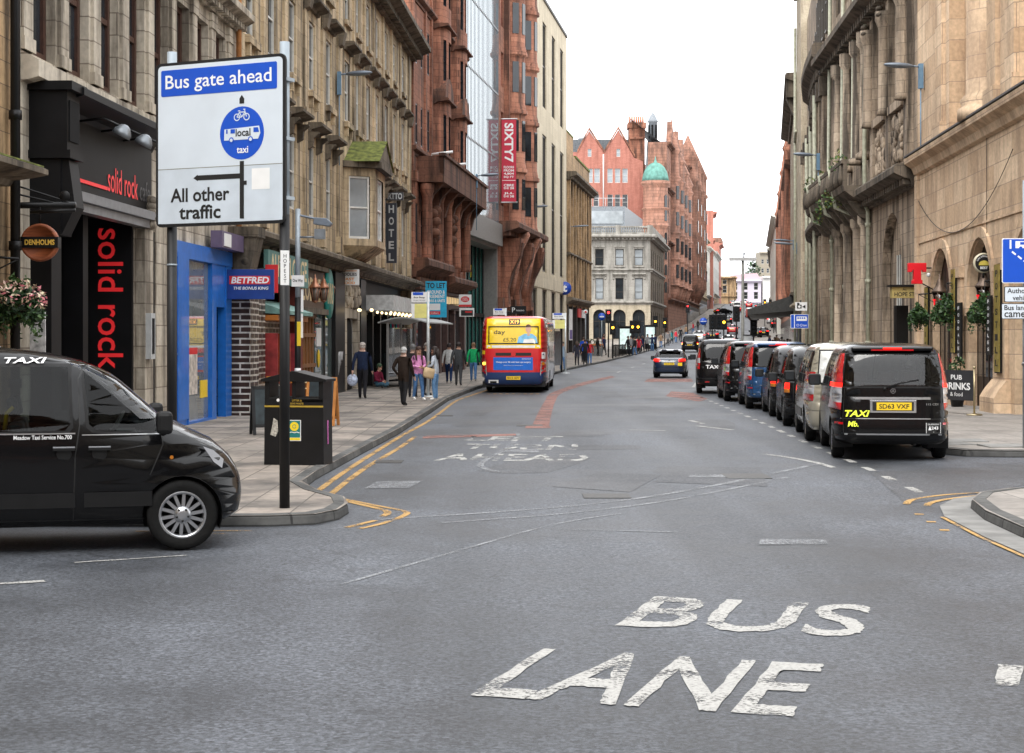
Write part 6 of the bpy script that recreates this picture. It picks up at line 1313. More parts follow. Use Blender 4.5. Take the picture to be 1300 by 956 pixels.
hackney('black hackney cab with amber lamps driving away beyond the navy hatchback', ((PX(877, 172) + .2, 174), math.pi / 2 - .15), BLACKCAR, 1, True)
# ---- the bus
BUSK = [(.30, -5.28, 5.25, 1.16), (.36, -5.36, 5.3, 1.215), (.6, -5.40, 5.33, 1.245), (1.2, -5.40, 5.32, 1.25), (1.7, -5.38, 5.28, 1.245), (2.3, -5.30, 5.22, 1.225), (2.62, -5.24, 5.15, 1.20), (2.76, -5.15, 5.05, 1.15), (2.82, -4.95, 4.9, 1.02), (2.85, -4.5, 4.5, .6), (2.86, -3.5, 3.5, .02)]
BRED = paint('bus_red', (.58, .015, .02), .3); BNAVY = paint('bus_navy', (.006, .03, .12), .3); BYEL = mat('bus_yellow_film', (.85, .58, .01), .4, amt=.03, coat=.4); BGREY = paint('bus_grey', (.4, .4, .4), .3)
hd = math.atan(.055); f = Vector((math.sin(hd), math.cos(hd))); c = Vector((.05, 62.4)) + f * 5.4
bus = thing('bus', 'red, yellow and blue single-deck bus stopped at the kerb, route X19', 'bus', (c.x, c.y, .003), math.pi / 2 - hd)
S = Shell(BUSK, 11, .16); S.add_band('navy', .301, .76)
for g in (1, -1):
    for i in range(5): x0 = -4.6 + i * 1.85; S.add_side('window_%d_%d' % (i, g), [(x0, 1.25), (x0 + 1.72, 1.25), (x0 + 1.72, 2.35), (x0, 2.35)], g)
    for x in (-2.3, 3.0): S.add_side('cut', [(x + .52 * math.cos(t), .47 + .52 * math.sin(t)) for t in [2 * math.pi * i / 24 for i in range(24)]], g)
    S.add_side('grey', [(-4.95, .78), (5.0, .78), (5.0, 1.2), (-4.95, 1.2)], g); S.add_side('grey', [(-4.95, 2.4), (5.0, 2.4), (5.0, 2.74), (-4.95, 2.74)], g)
S.add_rear('yellow', [(-1.02, 1.64), (1.02, 1.64), (.99, 2.74), (-.99, 2.74)])
S.add_front('front', [(0, 1.0), (1.1, 1.0), (1.05, 2.4), (0, 2.4)])
P, res = S.cut()
mk_piece('body', P, res, ['paint', 'navy', 'yellow', 'grey'], [BRED, BNAVY, BYEL, BGREY], bus); [mk_piece('side_window', P, res, ['window_%d_%d' % (i, g)], [glassmat('bus_glass', (.015, .017, .02))], bus) for i in range(5) for g in (1, -1)]; mk_piece('windscreen', P, res, ['front'], [GLASS], bus)
m = MB(TRIM); m.box(-5.2, 5.2, -1.15, 1.15, .22, .42)
for g in (1, -1):
    for x in (-2.3, 3.0): m.box(x - .55, x + .55, min(g * .7, g * .75), max(g * .7, g * .75), .3, 1.0)
m.build('chassis', bus)
for x in (-2.3, 3.0):
    for g in (1, -1): wheel(bus, x, g * 1.1, .47, 'cap', .6)
on_rear(bus, S, 'window_frame', TRIM, lambda m: [ryz(m, *q, 8) for q in ((-.93, .93, 2.42, 2.46), (-.93, .93, 1.80, 1.84), (-.93, -.89, 1.8, 2.46), (.89, .93, 1.8, 2.46))], .01)
on_rear(bus, S, 'destination_panel', INK, lambda m: (ryz(m, -.24, .17, 2.52, 2.72, 3), m.use(mat('amber_dots', (1, .42, .05), .4, emit=1.2)), m.text('X19', (.003, -.035, 2.62), (0, -1, 0), h=.14, w=.32, bold=.01)), .012)
def manpic(m):   # the printed figure of a man in a blue shirt
    ys = -.55; z0 = 1.82
    m.use(mat('print_blue', (.2, .5, .75), .5, amt=.2)); m.add([(0, ys + .42, z0), (0, ys + .36, z0 + .24), (0, ys + .14, z0 + .36), (0, ys - .14, z0 + .36), (0, ys - .3, z0 + .24), (0, ys - .34, z0)], [tuple(range(6))])
    m.use(mat('print_skin', (.6, .36, .26), .5)); m.add([(.002, ys + .04, z0 + .28), (.002, ys - .05, z0 + .28), (.002, ys - .05, z0 + .42), (.002, ys + .04, z0 + .42)], [(0, 1, 2, 3)]); m.disc((.003, ys, z0 + .54), .105, 18, xd=(0, -1, 0), ry=.14)
    m.use(mat('print_hair', (.1, .05, .03), .6)); m.disc((.004, ys, z0 + .585), .112, 14, xd=(0, -1, 0), ry=.12, a0=.1, a1=math.pi - .1)
    m.use(mat('print_white', (.8, .8, .78), .5)); m.add([(.002, ys + .2, z0), (.002, ys + .16, z0 + .16), (.002, ys - .22, z0 + .16), (.002, ys - .26, z0)], [(0, 1, 2, 3)]); ryz(m, -.98, .98, 1.66, 1.75, 8)
    m.use(INK); m.text('day', (0, .52, 2.22), (0, -1, 0), h=.2, w=.42, bold=.01); m.text('£5.20', (0, .14, 1.96), (0, -1, 0), h=.13, w=.48)
on_rear(bus, S, 'advert_film', INK, manpic, .006)
on_rear(bus, S, 'vent_grille', INK, lambda m: (ryz(m, -.66, .66, 1.37, 1.48, 6), m.use(BRED), m.disc((.004, .0, 1.43), .09, 12, xd=(0, -1, 0))), .008)
on_rear(bus, S, 'advert_panel', mat('advert_blue', (.01, .13, .55), .4), lambda m: (ryz(m, -.72, .74, .84, 1.31, 8), m.use(WLET), m.text('Change your life with laser eye surgery', (.003, .0, 1.13), (0, -1, 0), h=.075, w=1.28, bold=.015), m.text('Book your free consultation', (.003, .0, 1.01), (0, -1, 0), h=.04, w=.7), m.text('stagecoach', (.003, -.48, 1.25), (0, -1, 0), h=.045, w=.34, bold=.02)), .008)
for g in (1, -1):
    on_rear(bus, S, 'taillight', LENSW, lambda m: (m.add([(0, g * 1.12, 1.22), (0, g * 1.19, 1.18), (0, g * 1.2, .8), (0, g * 1.0, .62), (0, g * .98, .7), (0, g * 1.02, 1.18)], [tuple(range(6))]), m.use(mat('amber_lit_lamp', (1, .5, .05), .2, emit=2.0) if g > 0 else LENSA), m.disc((.005, g * 1.1, 1.08), .06, 14, xd=(0, -1, 0)), m.use(LENSR), m.disc((.005, g * 1.09, .90), .055, 14, xd=(0, -1, 0)), m.disc((.005, g * 1.05, .74), .03, 10, xd=(0, -1, 0))), .008)
plate(bus, rearx(S, 0, .55) - .004, .0, .55, 'SN13 HDV', .52, .13)
on_rear(bus, S, 'tow_recess', WHITEP, lambda m: (ryz(m, .55, .92, .36, .48, 3), m.use(INK), m.add([(.003, .62, .36), (.003, .86, .36), (.003, .86, .43), (.003, .62, .43)], [(0, 1, 2, 3)])), .008)
on_rear(bus, S, 'sticker', YEL, lambda m: (ryz(m, 1.05, 1.18, 1.42, 1.56, 2), m.use(WHITEP), ryz(m, -1.17, -1.04, 1.26, 1.5, 2), m.use(BNAVY), m.disc((.003, -1.1, 1.42), .03, 10, xd=(0, -1, 0))), .008)
# ---- distant traffic on the hill
GRP = 'cars further up the street'
up = lambda y: math.pi / 2 - .152
def xon(px_, d): return (PX(px_, d), d)
w1, _ = saloon('white saloon queuing on the far side of the junction, behind the traffic signals', (xon(888, 222), up(0)), paint('white_car_paint', (.7, .7, .7)), lod=1, txt='SF09 LNR')
r1, _ = saloon('red hatchback partly hidden by a pale van up the hill', (xon(958, 338), up(0)), paint('red_car_paint', (.5, .02, .02)), lod=1, txt='SD12 KFN')
d1, _ = saloon('dark saloon with lit red lamps at the foot of the hill, beside its twin', (xon(960, 242), up(0)), BLACKCAR, lod=1, txt='SK11 UVB')
def again(o, label, px_, d, rz=None):
    c = copy_tree(o); x, y = xon(px_, d); c.location = (x, y, gz(y) + .003); c['label'] = label; c.rotation_euler = (0, 0, up(0) if rz is None else rz); return c
again(d1, 'dark saloon with lit red lamps, on the kerb side of its twin', 969, 246)
again(d1, 'dark saloon near the top of the hill ahead of pale vans', 963, 405)
again(d1, 'dark saloon parked side-on near the tan stone block up the hill', 918, 372, .5)
again(r1, 'red car cresting the hill beside the tall lighting mast', 937, 385)
again(w1, 'white car at the top of the hill beneath the red tower', 931, 438)
wv, _ = vehicle('delivery_van', 'white van driving up the hill close to the iron canopy', xon(972, 346), up(0), TRANSIT, paint('white_car_paint', (.7, .7, .7)), (-1.5, 1.6), .34, 8, .40, (), [(-.7, 1.2), (.7, 1.2), (.66, 1.7), (-.66, 1.7)], lights=[([(.84, .9), (.97, .9), (.9, 1.6), (.84, 1.6)], LENSR)], lod=1, seats=(), group='vans on the hill', cat='van')
again(wv, 'white van with a dark tail climbing the hill beside the lighting mast', 952, 356)

again(w1, 'white car just beyond the signal cluster on the near slope of the hill', 925, 196); again(r1, 'red car on the hill between the mast and the signal cluster', 930, 262); again(d1, 'dark car halfway up the hill in the lane nearest the red turrets', 924, 318)
again(d1, 'dark car parked by the canopy side of the hill road', 985, 290); again(w1, 'white car parked by the canopy side of the hill road, ahead of a dark one', 979, 318); again(r1, 'small red car close to the hilltop ahead of a dark saloon', 951, 418); again(w1, 'white car with its tail to us next to the low brown hilltop tenement', 945, 452)
again(wv, 'white van near the top of the hill under the low brown tenement', 936, 402); again(d1, 'dark car low on the hill behind the unlit signal heads', 905, 228)
# ---------------------------------------------------------------- people
SKIN = mat('skin', (.48, .27, .19), .55, amt=.08); SKINP = mat('skin_pale', (.56, .36, .28), .55, amt=.08)
SHOEB = mat('black_shoes', (.012, .012, .012), .4); SHOEW = mat('white_shoes', (.75, .75, .73), .5)
def cloth(name, col): return mat(name, col, .85, amt=.22, scale=14, bump=.25, spec=.2)
def skin_mesh(J, E, rad):
    me = bpy.data.meshes.new('p'); names = list(J); ix = {n: i for i, n in enumerate(names)}
    me.from_pydata([J[n] for n in names], [(ix[a], ix[b]) for a, b in E], []); o = bpy.data.objects.new('p', me); C.objects.link(o)
    md = o.modifiers.new('s', 'SKIN'); md.use_smooth_shade = True; md.branch_smoothing = .6
    for i, n in enumerate(names): r = rad[n]; me.skin_vertices[0].data[i].radius = r if isinstance(r, tuple) else (r, r)
    me.skin_vertices[0].data[ix['pelvis']].use_root = True
    sb = o.modifiers.new('b', 'SUBSURF'); sb.levels = 2
    dg = bpy.context.evaluated_depsgraph_get(); r = bpy.data.meshes.new_from_object(o.evaluated_get(dg)); bpy.data.objects.remove(o); return r
def person(label, x, y, face, H=1.72, pose='stand', top=None, bot=None, hem=.86, hair=(.05, .03, .02), hs='short', shoe=SHOEB, skin=SKIN, sleeve=True, stride=.0, arms=('down', 'down'), wide=1.0, group=None, z=None, skirtlen=None, bag=None):
    k = H / 1.74; J = {}; rad = {}; E = []
    def j(n, p, r, par=None):
        J[n] = (p[0], p[1], p[2]); rad[n] = r
        if par: E.append((par, n))
    sit = pose == 'sit'; zp = .16 if sit else .93; zt = zp - .93
    j('pelvis', (0, 0, .95 + zt), (.135 * wide, .15 * wide)); j('spine', (0.0, 0, 1.15 + zt), (.125 * wide, .14 * wide), 'pelvis'); lean = .12 if sit else .02
    j('chest', (lean * .6, 0, 1.34 + zt), (.13 * wide, .165 * wide), 'spine'); j('neck', (lean, 0, 1.49 + zt), .062, 'chest'); j('head', (lean + .025, 0, 1.585 + zt), (.083, .076), 'neck'); j('crown', (lean + .015, 0, 1.665 + zt), (.08, .072), 'head')
    for g, s in ((1, 'l'), (-1, 'r')):
        st = stride * g
        if sit:
            j('hip' + s, (.06, .1 * g, .15), .1, 'pelvis'); j('knee' + s, (.44, .2 * g, .2), .075, 'hip' + s); j('ankle' + s, (.34, -.12 * g, .1), .05, 'knee' + s); j('toe' + s, (.42, -.24 * g, .07), .042, 'ankle' + s)
        else:
            j('hip' + s, (.0, .085 * g, .86), .105 * wide, 'pelvis'); j('knee' + s, (st * .5 + .03, .095 * g, .49 if st >= 0 else .48), .068, 'hip' + s); lift = .0 if st >= 0 else abs(st) * .16
            j('ankle' + s, (st * 1.05, .1 * g, .09 + lift), .046, 'knee' + s); j('toe' + s, (st * 1.05 + .15, .115 * g, .04 + lift * .4), .04, 'ankle' + s)
        j('sh' + s, (lean * .7, .175 * g * (.6 + .4 * wide), 1.395 + zt), .075, 'chest'); a = arms[0 if g > 0 else 1]; sy = .175 * (.6 + .4 * wide)
        el, wr = {'down': ((-.03 - st * .4, (sy + .07) * g, 1.11), (.03 - st * .9, (sy + .085) * g, .87)), 'pocket': ((-.1, (sy + .1) * g, 1.12), (.05, (sy + .02) * g, .93)), 'phone': ((.1, (sy + .08) * g, 1.16), (.12, (sy - .06) * g, 1.42)),
                  'front': ((.0, (sy + .07) * g, 1.12), (.22, .06 * g, 1.07)), 'hold': ((.02, (sy + .09) * g, 1.13), (.24, (sy + .02) * g, 1.05)), 'lap': ((.12, (sy + .06) * g, 1.12), (.32, .08 * g, 1.06))}[a]
        j('el' + s, (el[0], el[1], el[2] + zt), .05, 'sh' + s); j('wr' + s, (wr[0], wr[1], wr[2] + zt), .036, 'el' + s); d = (Vector(J['wr' + s]) - Vector(J['el' + s])).normalized(); hnd = Vector(J['wr' + s]) + d * .075
        j('hand' + s, tuple(hnd), (.022, .036), 'wr' + s)
    me = skin_mesh(J, E, rad); mats = [top, bot, skin, shoe]
    for q in mats: me.materials.append(q)
    reg = {}
    for a, b in E:
        n = b.rstrip('lr') if b[:-1] in ('hip', 'knee', 'ankle', 'toe', 'sh', 'el', 'wr', 'hand') else b
        reg[(a, b)] = {'spine': 0, 'chest': 0, 'neck': 2, 'head': 2, 'crown': 2}.get(b, {'hip': 1, 'knee': 1, 'ankle': 1, 'toe': 3, 'sh': 0, 'el': 0, 'wr': 0 if sleeve else 2, 'hand': 2}.get(b[:-1], 0))
    segs = [(Vector(J[a]), Vector(J[b]), reg[(a, b)], b) for a, b in E]; mi = []
    for p in me.polygons:
        c = p.center; best = (9, 0, '')
        for a, b, r, nm in segs:
            t = max(0, min(1, (c - a).dot(b - a) / (b - a).length_squared)); d = (c - a - (b - a) * t).length
            if d < best[0]: best = (d, r, nm)
        r = best[1]
        if r == 1 and c.z > hem + zt and not sit: r = 0
        if best[2] == 'spine' and c.z < hem + zt: r = 1
        if best[2] == 'neck' and c.z < 1.455 + zt: r = 0
        mi.append(r)
    me.polygons.foreach_set('material_index', mi); me.polygons.foreach_set('use_smooth', [True] * len(mi))
    # face and fingers in the same mesh
    m = MB(skin); m.smooth = True; hx, hz = J['head'][0], J['head'][2]
    m.ball((hx + .085, 0, hz + .02), (.022, .016, .03), 6); [m.ball((hx + .0, .079 * g, hz + .02), (.02, .012, .032), 6) for g in (1, -1)]; m.ball((hx + .05, 0, hz - .055), (.045, .045, .035), 6)
    m.use(mat('eye_dark', (.03, .02, .02), .3)); [m.ball((hx + .074, .03 * g, hz + .045), (.012, .015, .008), 5) for g in (1, -1)]; m.use(mat('lip', (.35, .1, .09), .5)); m.ball((hx + .082, 0, hz - .035), (.01, .026, .008), 5)
    m.use(skin)
    for s, g in (('l', 1), ('r', -1)):
        h0 = Vector(J['hand' + s]); d = (h0 - Vector(J['wr' + s])).normalized(); sd = d.cross(Vector((0, 1, 0))).normalized(); nn = d.cross(sd)
        for i, ln in enumerate((.058, .068, .063, .048)): q = h0 + sd * (.03 - .02 * i); m.tube([q - d * .02, q + d * ln * .55, q + d * ln - nn * .012 * g], [.010, .009, .007], 6)
        q = h0 + sd * .034 - d * .03; m.tube([q, q + sd * .025 + d * .025, q + sd * .03 + d * .055], [.011, .010, .008], 6)
    o0 = m.build('f'); bm = bmesh.new(); bm.from_mesh(me); n0 = len(bm.faces); idx = {}
    for q in o0.data.materials:
        if q.name not in me.materials: me.materials.append(q)
        idx[len(idx)] = list(me.materials).index(q)
    bm.from_mesh(o0.data); bm.faces.ensure_lookup_table()
    for i in range(n0, len(bm.faces)): bm.faces[i].material_index = idx[bm.faces[i].material_index]
    bm.to_mesh(me); bm.free(); bpy.data.objects.remove(o0)
    me.name = 'person'; o = bpy.data.objects.new('person', me); C.objects.link(o); o.scale = (k, k, k); o.rotation_euler = (0, 0, face)
    o.location = (x, y, (gz(y) + .12) if z is None else z); tag(o, label, 'person', group)
    hm = MB(mat('hair_%.2f_%.2f_%.2f' % hair, hair, .7, amt=.3, scale=30)); hm.smooth = True; cx, cz = hx - .012, hz + .055
    if hs != 'bald':
        prof = [(.0001, .098), (.05, .088), (.08, .06), (.097, .015), (.1, -.02)]; hm.lathe([(r * 1.02, zz_) for r, zz_ in prof], (cx - .005, 0, cz), 14)
        hm.add([(cx - .03 + .1 * math.cos(t), .092 * math.sin(t), cz - .0 - q) for q in (.02, .075) for t in [math.pi * .42 + math.pi * 1.16 * i / 10 for i in range(11)]], [(i, i + 1, 12 + i, 11 + i) for i in range(10)])
    if hs == 'long':
        for g in (1, -1): hm.tube([(cx - .02, .07 * g, cz + .02), (cx - .03, .095 * g, cz - .12), (cx + .03, .1 * g, cz - .27), (cx + .06, .09 * g, cz - .36)], [.04, .045, .035, .012], 8)
        hm.tube([(cx - .07, 0, cz), (cx - .11, 0, cz - .15), (cx - .13, 0, cz - .33)], [.07, .085, .05], 8)
    if hs == 'hat': hm.ball((cx, 0, cz + .02), (.108, .1, .1), 10)
    if hs != 'bald': hm.build('hair', o)
    return o
DN = cloth('dark_trousers', (.014, .014, .018)); JEAN = cloth('blue_jeans', (.07, .16, .33)); JEANL = cloth('light_jeans', (.12, .24, .42))
GR = 'pedestrians on the pavement'
def at_px(p, fd): d = F / fd; return (PX(p, d), d)
AW = math.pi / 2 - .05
x, y = at_px(460, 41); person('man in navy jacket walking away along the shop fronts', x, y, AW, 1.78, top=cloth('navy_jacket', (.010, .018, .045)), bot=DN, hair=(.4, .36, .33), stride=.2, wide=1.16, hem=.9, skin=SKINP, group=GR)
bg2 = MB(mat('carrier_bag', (.45, .52, .68), .4, amt=.5, scale=14)); bg2.smooth = True; bg2.ball((0, 0, .0), (.17, .10, .19), 10); bg2.tube([(.0, -.03, .16), (0, 0, .27), (0, .03, .16)], .012, 6); o = bg2.build('carrier_bag', None, (x - .31, y, .72)); tag(o, 'blue and white carrier bag held by the man in the navy jacket', 'bag')
x, y = at_px(512, 45.7); person('white-haired man in dark brown coat with his back turned near the kerb', x, y, AW - .35, 1.66, top=cloth('brown_coat', (.022, .014, .010)), bot=cloth('charcoal_trousers', (.02, .02, .022)), hem=.74, hair=(.42, .42, .41), wide=1.2, skin=SKINP, arms=('pocket', 'down'), stride=.14, group=GR)
x, y = at_px(531, 42); person('young woman in pink jacket and blue jeans standing with friends', x, y, -math.pi / 2 + .5, 1.66, top=cloth('pink_jacket', (.62, .26, .48)), bot=JEAN, hair=(.045, .02, .012), hs='long', shoe=SHOEW, arms=('front', 'front'), stride=.12, wide=.92, group=GR)
x, y = at_px(553, 42); person('young woman in pale grey jumper and light jeans talking on a phone', x, y, math.pi - .3, 1.66, top=cloth('grey_jumper', (.42, .46, .52)), bot=JEANL, hair=(.02, .012, .01), hs='long', shoe=SHOEW, arms=('hold', 'phone'), wide=.92, group=GR)
m = MB(mat('tan_leather', (.52, .38, .22), .6, amt=.1)); m.lathe([(.001, 0), (.13, .01), (.165, .06), (.17, .2), (.155, .32), (.14, .32), (.13, .1)], n=18); m.v = [(a * 1.15, b_ * .5, c) for a, b_, c in m.v]; m.tube([(-.13, 0, .29), (-.08, 0, .5), (.08, 0, .5), (.13, 0, .29)], .012, 6); o = m.build('tote_bag', None, (x - .22, y - .2, .80), .5); o.rotation_euler = (0, R(12), .5); tag(o, 'large tan tote bag carried by the woman on the phone', 'bag')
x, y = at_px(541, 38.5); person('grey-haired man in black coat half hidden behind the two young women', x, y, -math.pi / 2 + .8, 1.76, top=cloth('black_coat', (.012, .012, .012)), bot=DN, hem=.7, hair=(.25, .22, .2), wide=1.1, skin=SKINP, group=GR)
x, y = at_px(524, 40.0); person('man in a grey flat cap behind the white-haired man', x, y, AW, 1.7, top=cloth('dark_coat', (.02, .018, .02)), bot=DN, hem=.75, hair=(.12, .12, .12), hs='hat', skin=SKINP, group=GR)
x, y = at_px(570, 30.4); person('man in a white hooded top walking away past the bus shelter', x, y, AW, 1.7, top=cloth('white_hoodie', (.55, .55, .54)), bot=cloth('navy_trousers', (.012, .03, .09)), hair=(.03, .02, .02), stride=.22, wide=1.1, hem=.85, shoe=SHOEW, group=GR)
x, y = at_px(582, 32); person('man in charcoal padded jacket and grey trousers walking away towards the bus', x, y, AW, 1.75, top=cloth('charcoal_jacket', (.045, .048, .052)), bot=cloth('grey_trousers', (.06, .06, .065)), hair=(.02, .015, .012), stride=.2, wide=1.2, hem=.8, group=GR)
x, y = at_px(601, 29.2); person('person in a bright green top and blue jeans walking beside the bus', x, y, AW, 1.72, top=cloth('green_top', (.01, .30, .10)), bot=JEAN, hair=(.15, .08, .04), stride=.16, hem=.86, shoe=SHOEW, group=GR)
x, y = (PX(478, 63.5), 63.5); person('person in maroon jacket and green beanie sitting on the pavement', x, y, -.5, 1.7, 'sit', top=cloth('maroon_jacket', (.14, .012, .035)), bot=cloth('teal_jeans', (.05, .11, .16)), hair=(.03, .06, .03), hs='hat', arms=('lap', 'lap'), wide=1.1, group=GR)
# people further on: a few figures, copied with other clothes
fx = [person('person in pale blue jacket by the far bus shelter beside the bus', *at_px(714, 21.6), -math.pi / 2 + .4, 1.72, top=cloth('pale_blue_jacket', (.25, .33, .42)), bot=JEAN, hem=.8, group=GR, stride=.05),
      person('woman in dark coat and black tights walking beyond the bus', *at_px(732.5, 19.0), AW, 1.66, top=cloth('slate_coat', (.03, .03, .045)), bot=DN, hem=.62, hs='long', group=GR, stride=.12),
      person('man in black jacket with a backpack beyond the bus', *at_px(743, 18.6), AW, 1.78, top=cloth('black_jacket', (.014, .014, .016)), bot=DN, hem=.8, group=GR, stride=.14),
      person('child in blue hooded top riding on shoulders height beside the backpack man', *at_px(741, 17.5), AW, 1.9, top=cloth('royal_blue_top', (.01, .06, .4)), bot=DN, hem=.8, group=GR)]
fx[3]['label'] = 'tall person in royal blue top behind the backpack man'
fx.append(person('person in red top and jeans beside the backpack man', *at_px(748.5, 18.2), AW, 1.66, top=cloth('red_top', (.45, .02, .03)), bot=JEAN, hem=.82, group=GR, stride=.14))
rn = random.Random(11)
TOPS = [cloth('top_%s' % n, c) for n, c in (('black', (.014, .014, .016)), ('navy', (.012, .02, .06)), ('red', (.5, .02, .04)), ('grey', (.2, .2, .21)), ('tan', (.3, .2, .12)), ('teal', (.02, .2, .22)), ('white', (.6, .6, .58)))]
TN = ['black', 'navy', 'red', 'grey', 'tan', 'teal', 'white']
def crowd(src, label, px_, d, ti, rz):
    x, y = PX(px_, d), d; c = copy_tree(src); c.location = (x, y, gz(y) + .12); c.rotation_euler = (0, 0, rz); c['label'] = label
    c.material_slots[0].link = 'OBJECT'; c.material_slots[0].material = TOPS[ti]; return c
far = [(759, 147, 0, 'walking across the plaza beside the signal pole'), (767, 150, 1, 'walking away on the plaza beside the blue round sign'), (766, 178, 2, 'near the arched ground floor of the grey corner building'),
       (797, 148, 0, 'by the first guard rail near the white poster'), (806, 150, 0, 'standing close to the first guard rail and poster'), (816, 165, 1, 'in the middle of the queue at the guard rail'), (822, 168, 3, 'at the second poster panel'), (828, 170, 1, 'by the end of the guard rail'), (832, 172, 1, 'at the kerb past the guard rail'),
       (858, 212, 2, 'on the pavement below the sandstone corner turret'), (853, 208, 5, 'beside the person in red under the turret'), (864, 222, 0, 'crossing towards the black hackney cab'), (871, 240, 4, 'on the pavement past the hackney cab'), (905, 300, 0, 'on the pavement under the tan stone block'), (902, 280, 1, 'walking uphill past the red turrets'),
       (981, 128, 0, 'on the pavement below the iron canopy'), (989, 124, 2, 'nearest the road below the iron canopy'), (996, 121, 4, 'walking next to the canopy posts'), (1003, 118, 0, 'close to the blue bus lane sign'), (984, 150, 6, 'beyond the shoppers under the canopy'), (977, 168, 1, 'waiting at the crossing past the canopy'), (992, 140, 3, 'deep under the iron canopy'), (1000, 132, 5, 'beside the wall under the canopy'), (986, 160, 4, 'by the canopy edge further off'), (880, 262, 2, 'on the uphill pavement by the turret bays'), (886, 275, 0, 'on the uphill pavement past the turret bays'), (895, 290, 6, 'climbing the pavement before the tan stone block'), (911, 330, 3, 'high on the hill pavement by the whitish block'), (848, 196, 3, 'next to the small amber signal'), (839, 186, 4, 'between the guard rail and the turret'), (811, 158, 2, 'within the crowd at the guard rail'), (801, 152, 3, 'half behind the white poster')]
for i, (p, d, ti, wh) in enumerate(far): crowd(fx[[1, 2, 0, 2, 4][i % 5]], 'distant person in %s top %s' % (TN[ti], wh), p, d, ti, rn.choice([AW, AW, -AW, .3, 2.5]))
# ---------------------------------------------------------------- street furniture and signs
POSTG = mat('galvanised', (.33, .38, .42), .5, .3); POSTB = mat('post_black', (.009, .009, .010), .5, amt=.2, spec=.35); SIGNF = mat('sign_face', (.60, .66, .72), .4, amt=.05, scale=2)
# -- the big sign on two posts
xl, yl = -4.10, 19.5; xr_, yr_ = -2.505, 18.72; wS = math.hypot(xr_ - xl, yr_ - yl); hS = 1.88; z0 = 3.28
sg = thing('traffic_sign', 'large pale road sign reading Bus gate ahead on two dark posts', 'road sign', (xl, yl, .12), math.atan2(yr_ - yl, xr_ - xl)); zb = z0 - .12
def rrect(x0, x1, a, b_, r, n=5):
    out = []
    for cx, cy, t in ((x1 - r, a + r, -90), (x1 - r, b_ - r, 0), (x0 + r, b_ - r, 90), (x0 + r, a + r, 180)): out += [(cx + r * math.cos(R(t + 90 * i / n)), cy + r * math.sin(R(t + 90 * i / n))) for i in range(n + 1)]
    return out
m = MB(POSTB); m.xz(rrect(0, wS, zb, zb + hS, .07), -.0, .03); m.use(SIGNF); m.xz(rrect(.035, wS - .035, zb + .035, zb + hS - .035, .05), -.004, .01); pn = m.build('panel', sg)
A_ = lambda a: a * wS; B_ = lambda b: zb + b * hS
m = MB(BLUE); m.xz(rrect(A_(.045), A_(.94), B_(.795), B_(.955), .02), -.007, -.003); m.disc((A_(.675), -.006, B_(.545)), .298, 40)
m.use(WLET); m.text('Bus gate ahead', (A_(.49), -.009, B_(.868)), h=.205, w=A_(.82), bold=.009)
m.use(SIGNF); y_ = -.009   # bicycle and bus symbols
for q in (-.065, .065): m.disc((A_(.675) + q, y_, B_(.64)), .042, 18, r0=.031)
bz = B_(.64); bx = A_(.675)
def bar(m, a, c, w_=.011, y=y_):
    d = Vector((c[0] - a[0], 0, c[1] - a[1])).normalized(); n = Vector((-d.z, 0, d.x)) * w_ / 2; m.add([(a[0] + n.x, y, a[1] + n.z), (a[0] - n.x, y, a[1] - n.z), (c[0] - n.x, y, c[1] - n.z), (c[0] + n.x, y, c[1] + n.z)], [(0, 1, 2, 3)])
for a, c in (((-.065, 0), (-.03, .055)), ((-.03, .055), (.045, .055)), ((.045, .055), (0, 0)), ((0, 0), (-.065, 0)), ((0, 0), (-.03, .055)), ((.065, 0), (.038, .08)), ((.02, .085), (.05, .085)), ((-.05, .07), (-.02, .07))): bar(m, (bx + a[0], bz + a[1]), (bx + c[0], bz + c[1]))
m.add([(bx + p[0], y_, B_(.505) + p[1]) for p in ((-.24, 0), (.22, 0), (.25, .06), (.235, .145), (-.235, .125))], [(0, 1, 2, 3, 4)])
m.use(BLUE)
for x0, x1 in ((-.21, -.19), (-.15, -.09)): m.add([(bx + x0, -.011, B_(.545)), (bx + x1, -.011, B_(.545)), (bx + x1, -.011, B_(.57)), (bx + x0, -.011, B_(.57))], [(0, 1, 2, 3)])
m.add([(bx + .16, -.011, B_(.545)), (bx + .235, -.011, B_(.545)), (bx + .222, -.011, B_(.573)), (bx + .16, -.011, B_(.573))], [(0, 1, 2, 3)])
for q in (-.14, .12): m.disc((bx + q, -.011, B_(.505)), .033, 16); m.use(SIGNF); m.disc((bx + q, -.012, B_(.505)), .02, 14); m.use(BLUE)
m.use(INK); m.text('local', (bx + .02, -.012, B_(.548)), h=.085, w=.2, bold=.02); m.use(WLET); m.text('taxi', (bx + .01, -.009, B_(.445)), h=.075, w=.155, bold=.015)
m.use(INK)
m.add([(bx - .032, -.007, B_(.72)), (bx + .032, -.007, B_(.72)), (bx + .032, -.007, B_(.75)), (bx, -.007, B_(.772)), (bx - .032, -.007, B_(.75))], [(0, 1, 2, 3, 4)])
m.box(bx - .028, bx + .028, -.007, -.004, B_(.035), B_(.378)); m.box(A_(.33), bx - .028, -.007, -.004, B_(.275), B_(.305)); m.add([(A_(.30), -.007, B_(.29)), (A_(.335), -.007, B_(.27)), (A_(.335), -.007, B_(.31))], [(0, 1, 2)]); m.box(bx + .028, bx + .065, -.007, -.004, B_(.235), B_(.26))
m.text('All other', (A_(.35), -.007, B_(.19)), h=.16, w=A_(.46), bold=.022); m.text('traffic', (A_(.35), -.007, B_(.085)), h=.16, w=A_(.325), bold=.022)
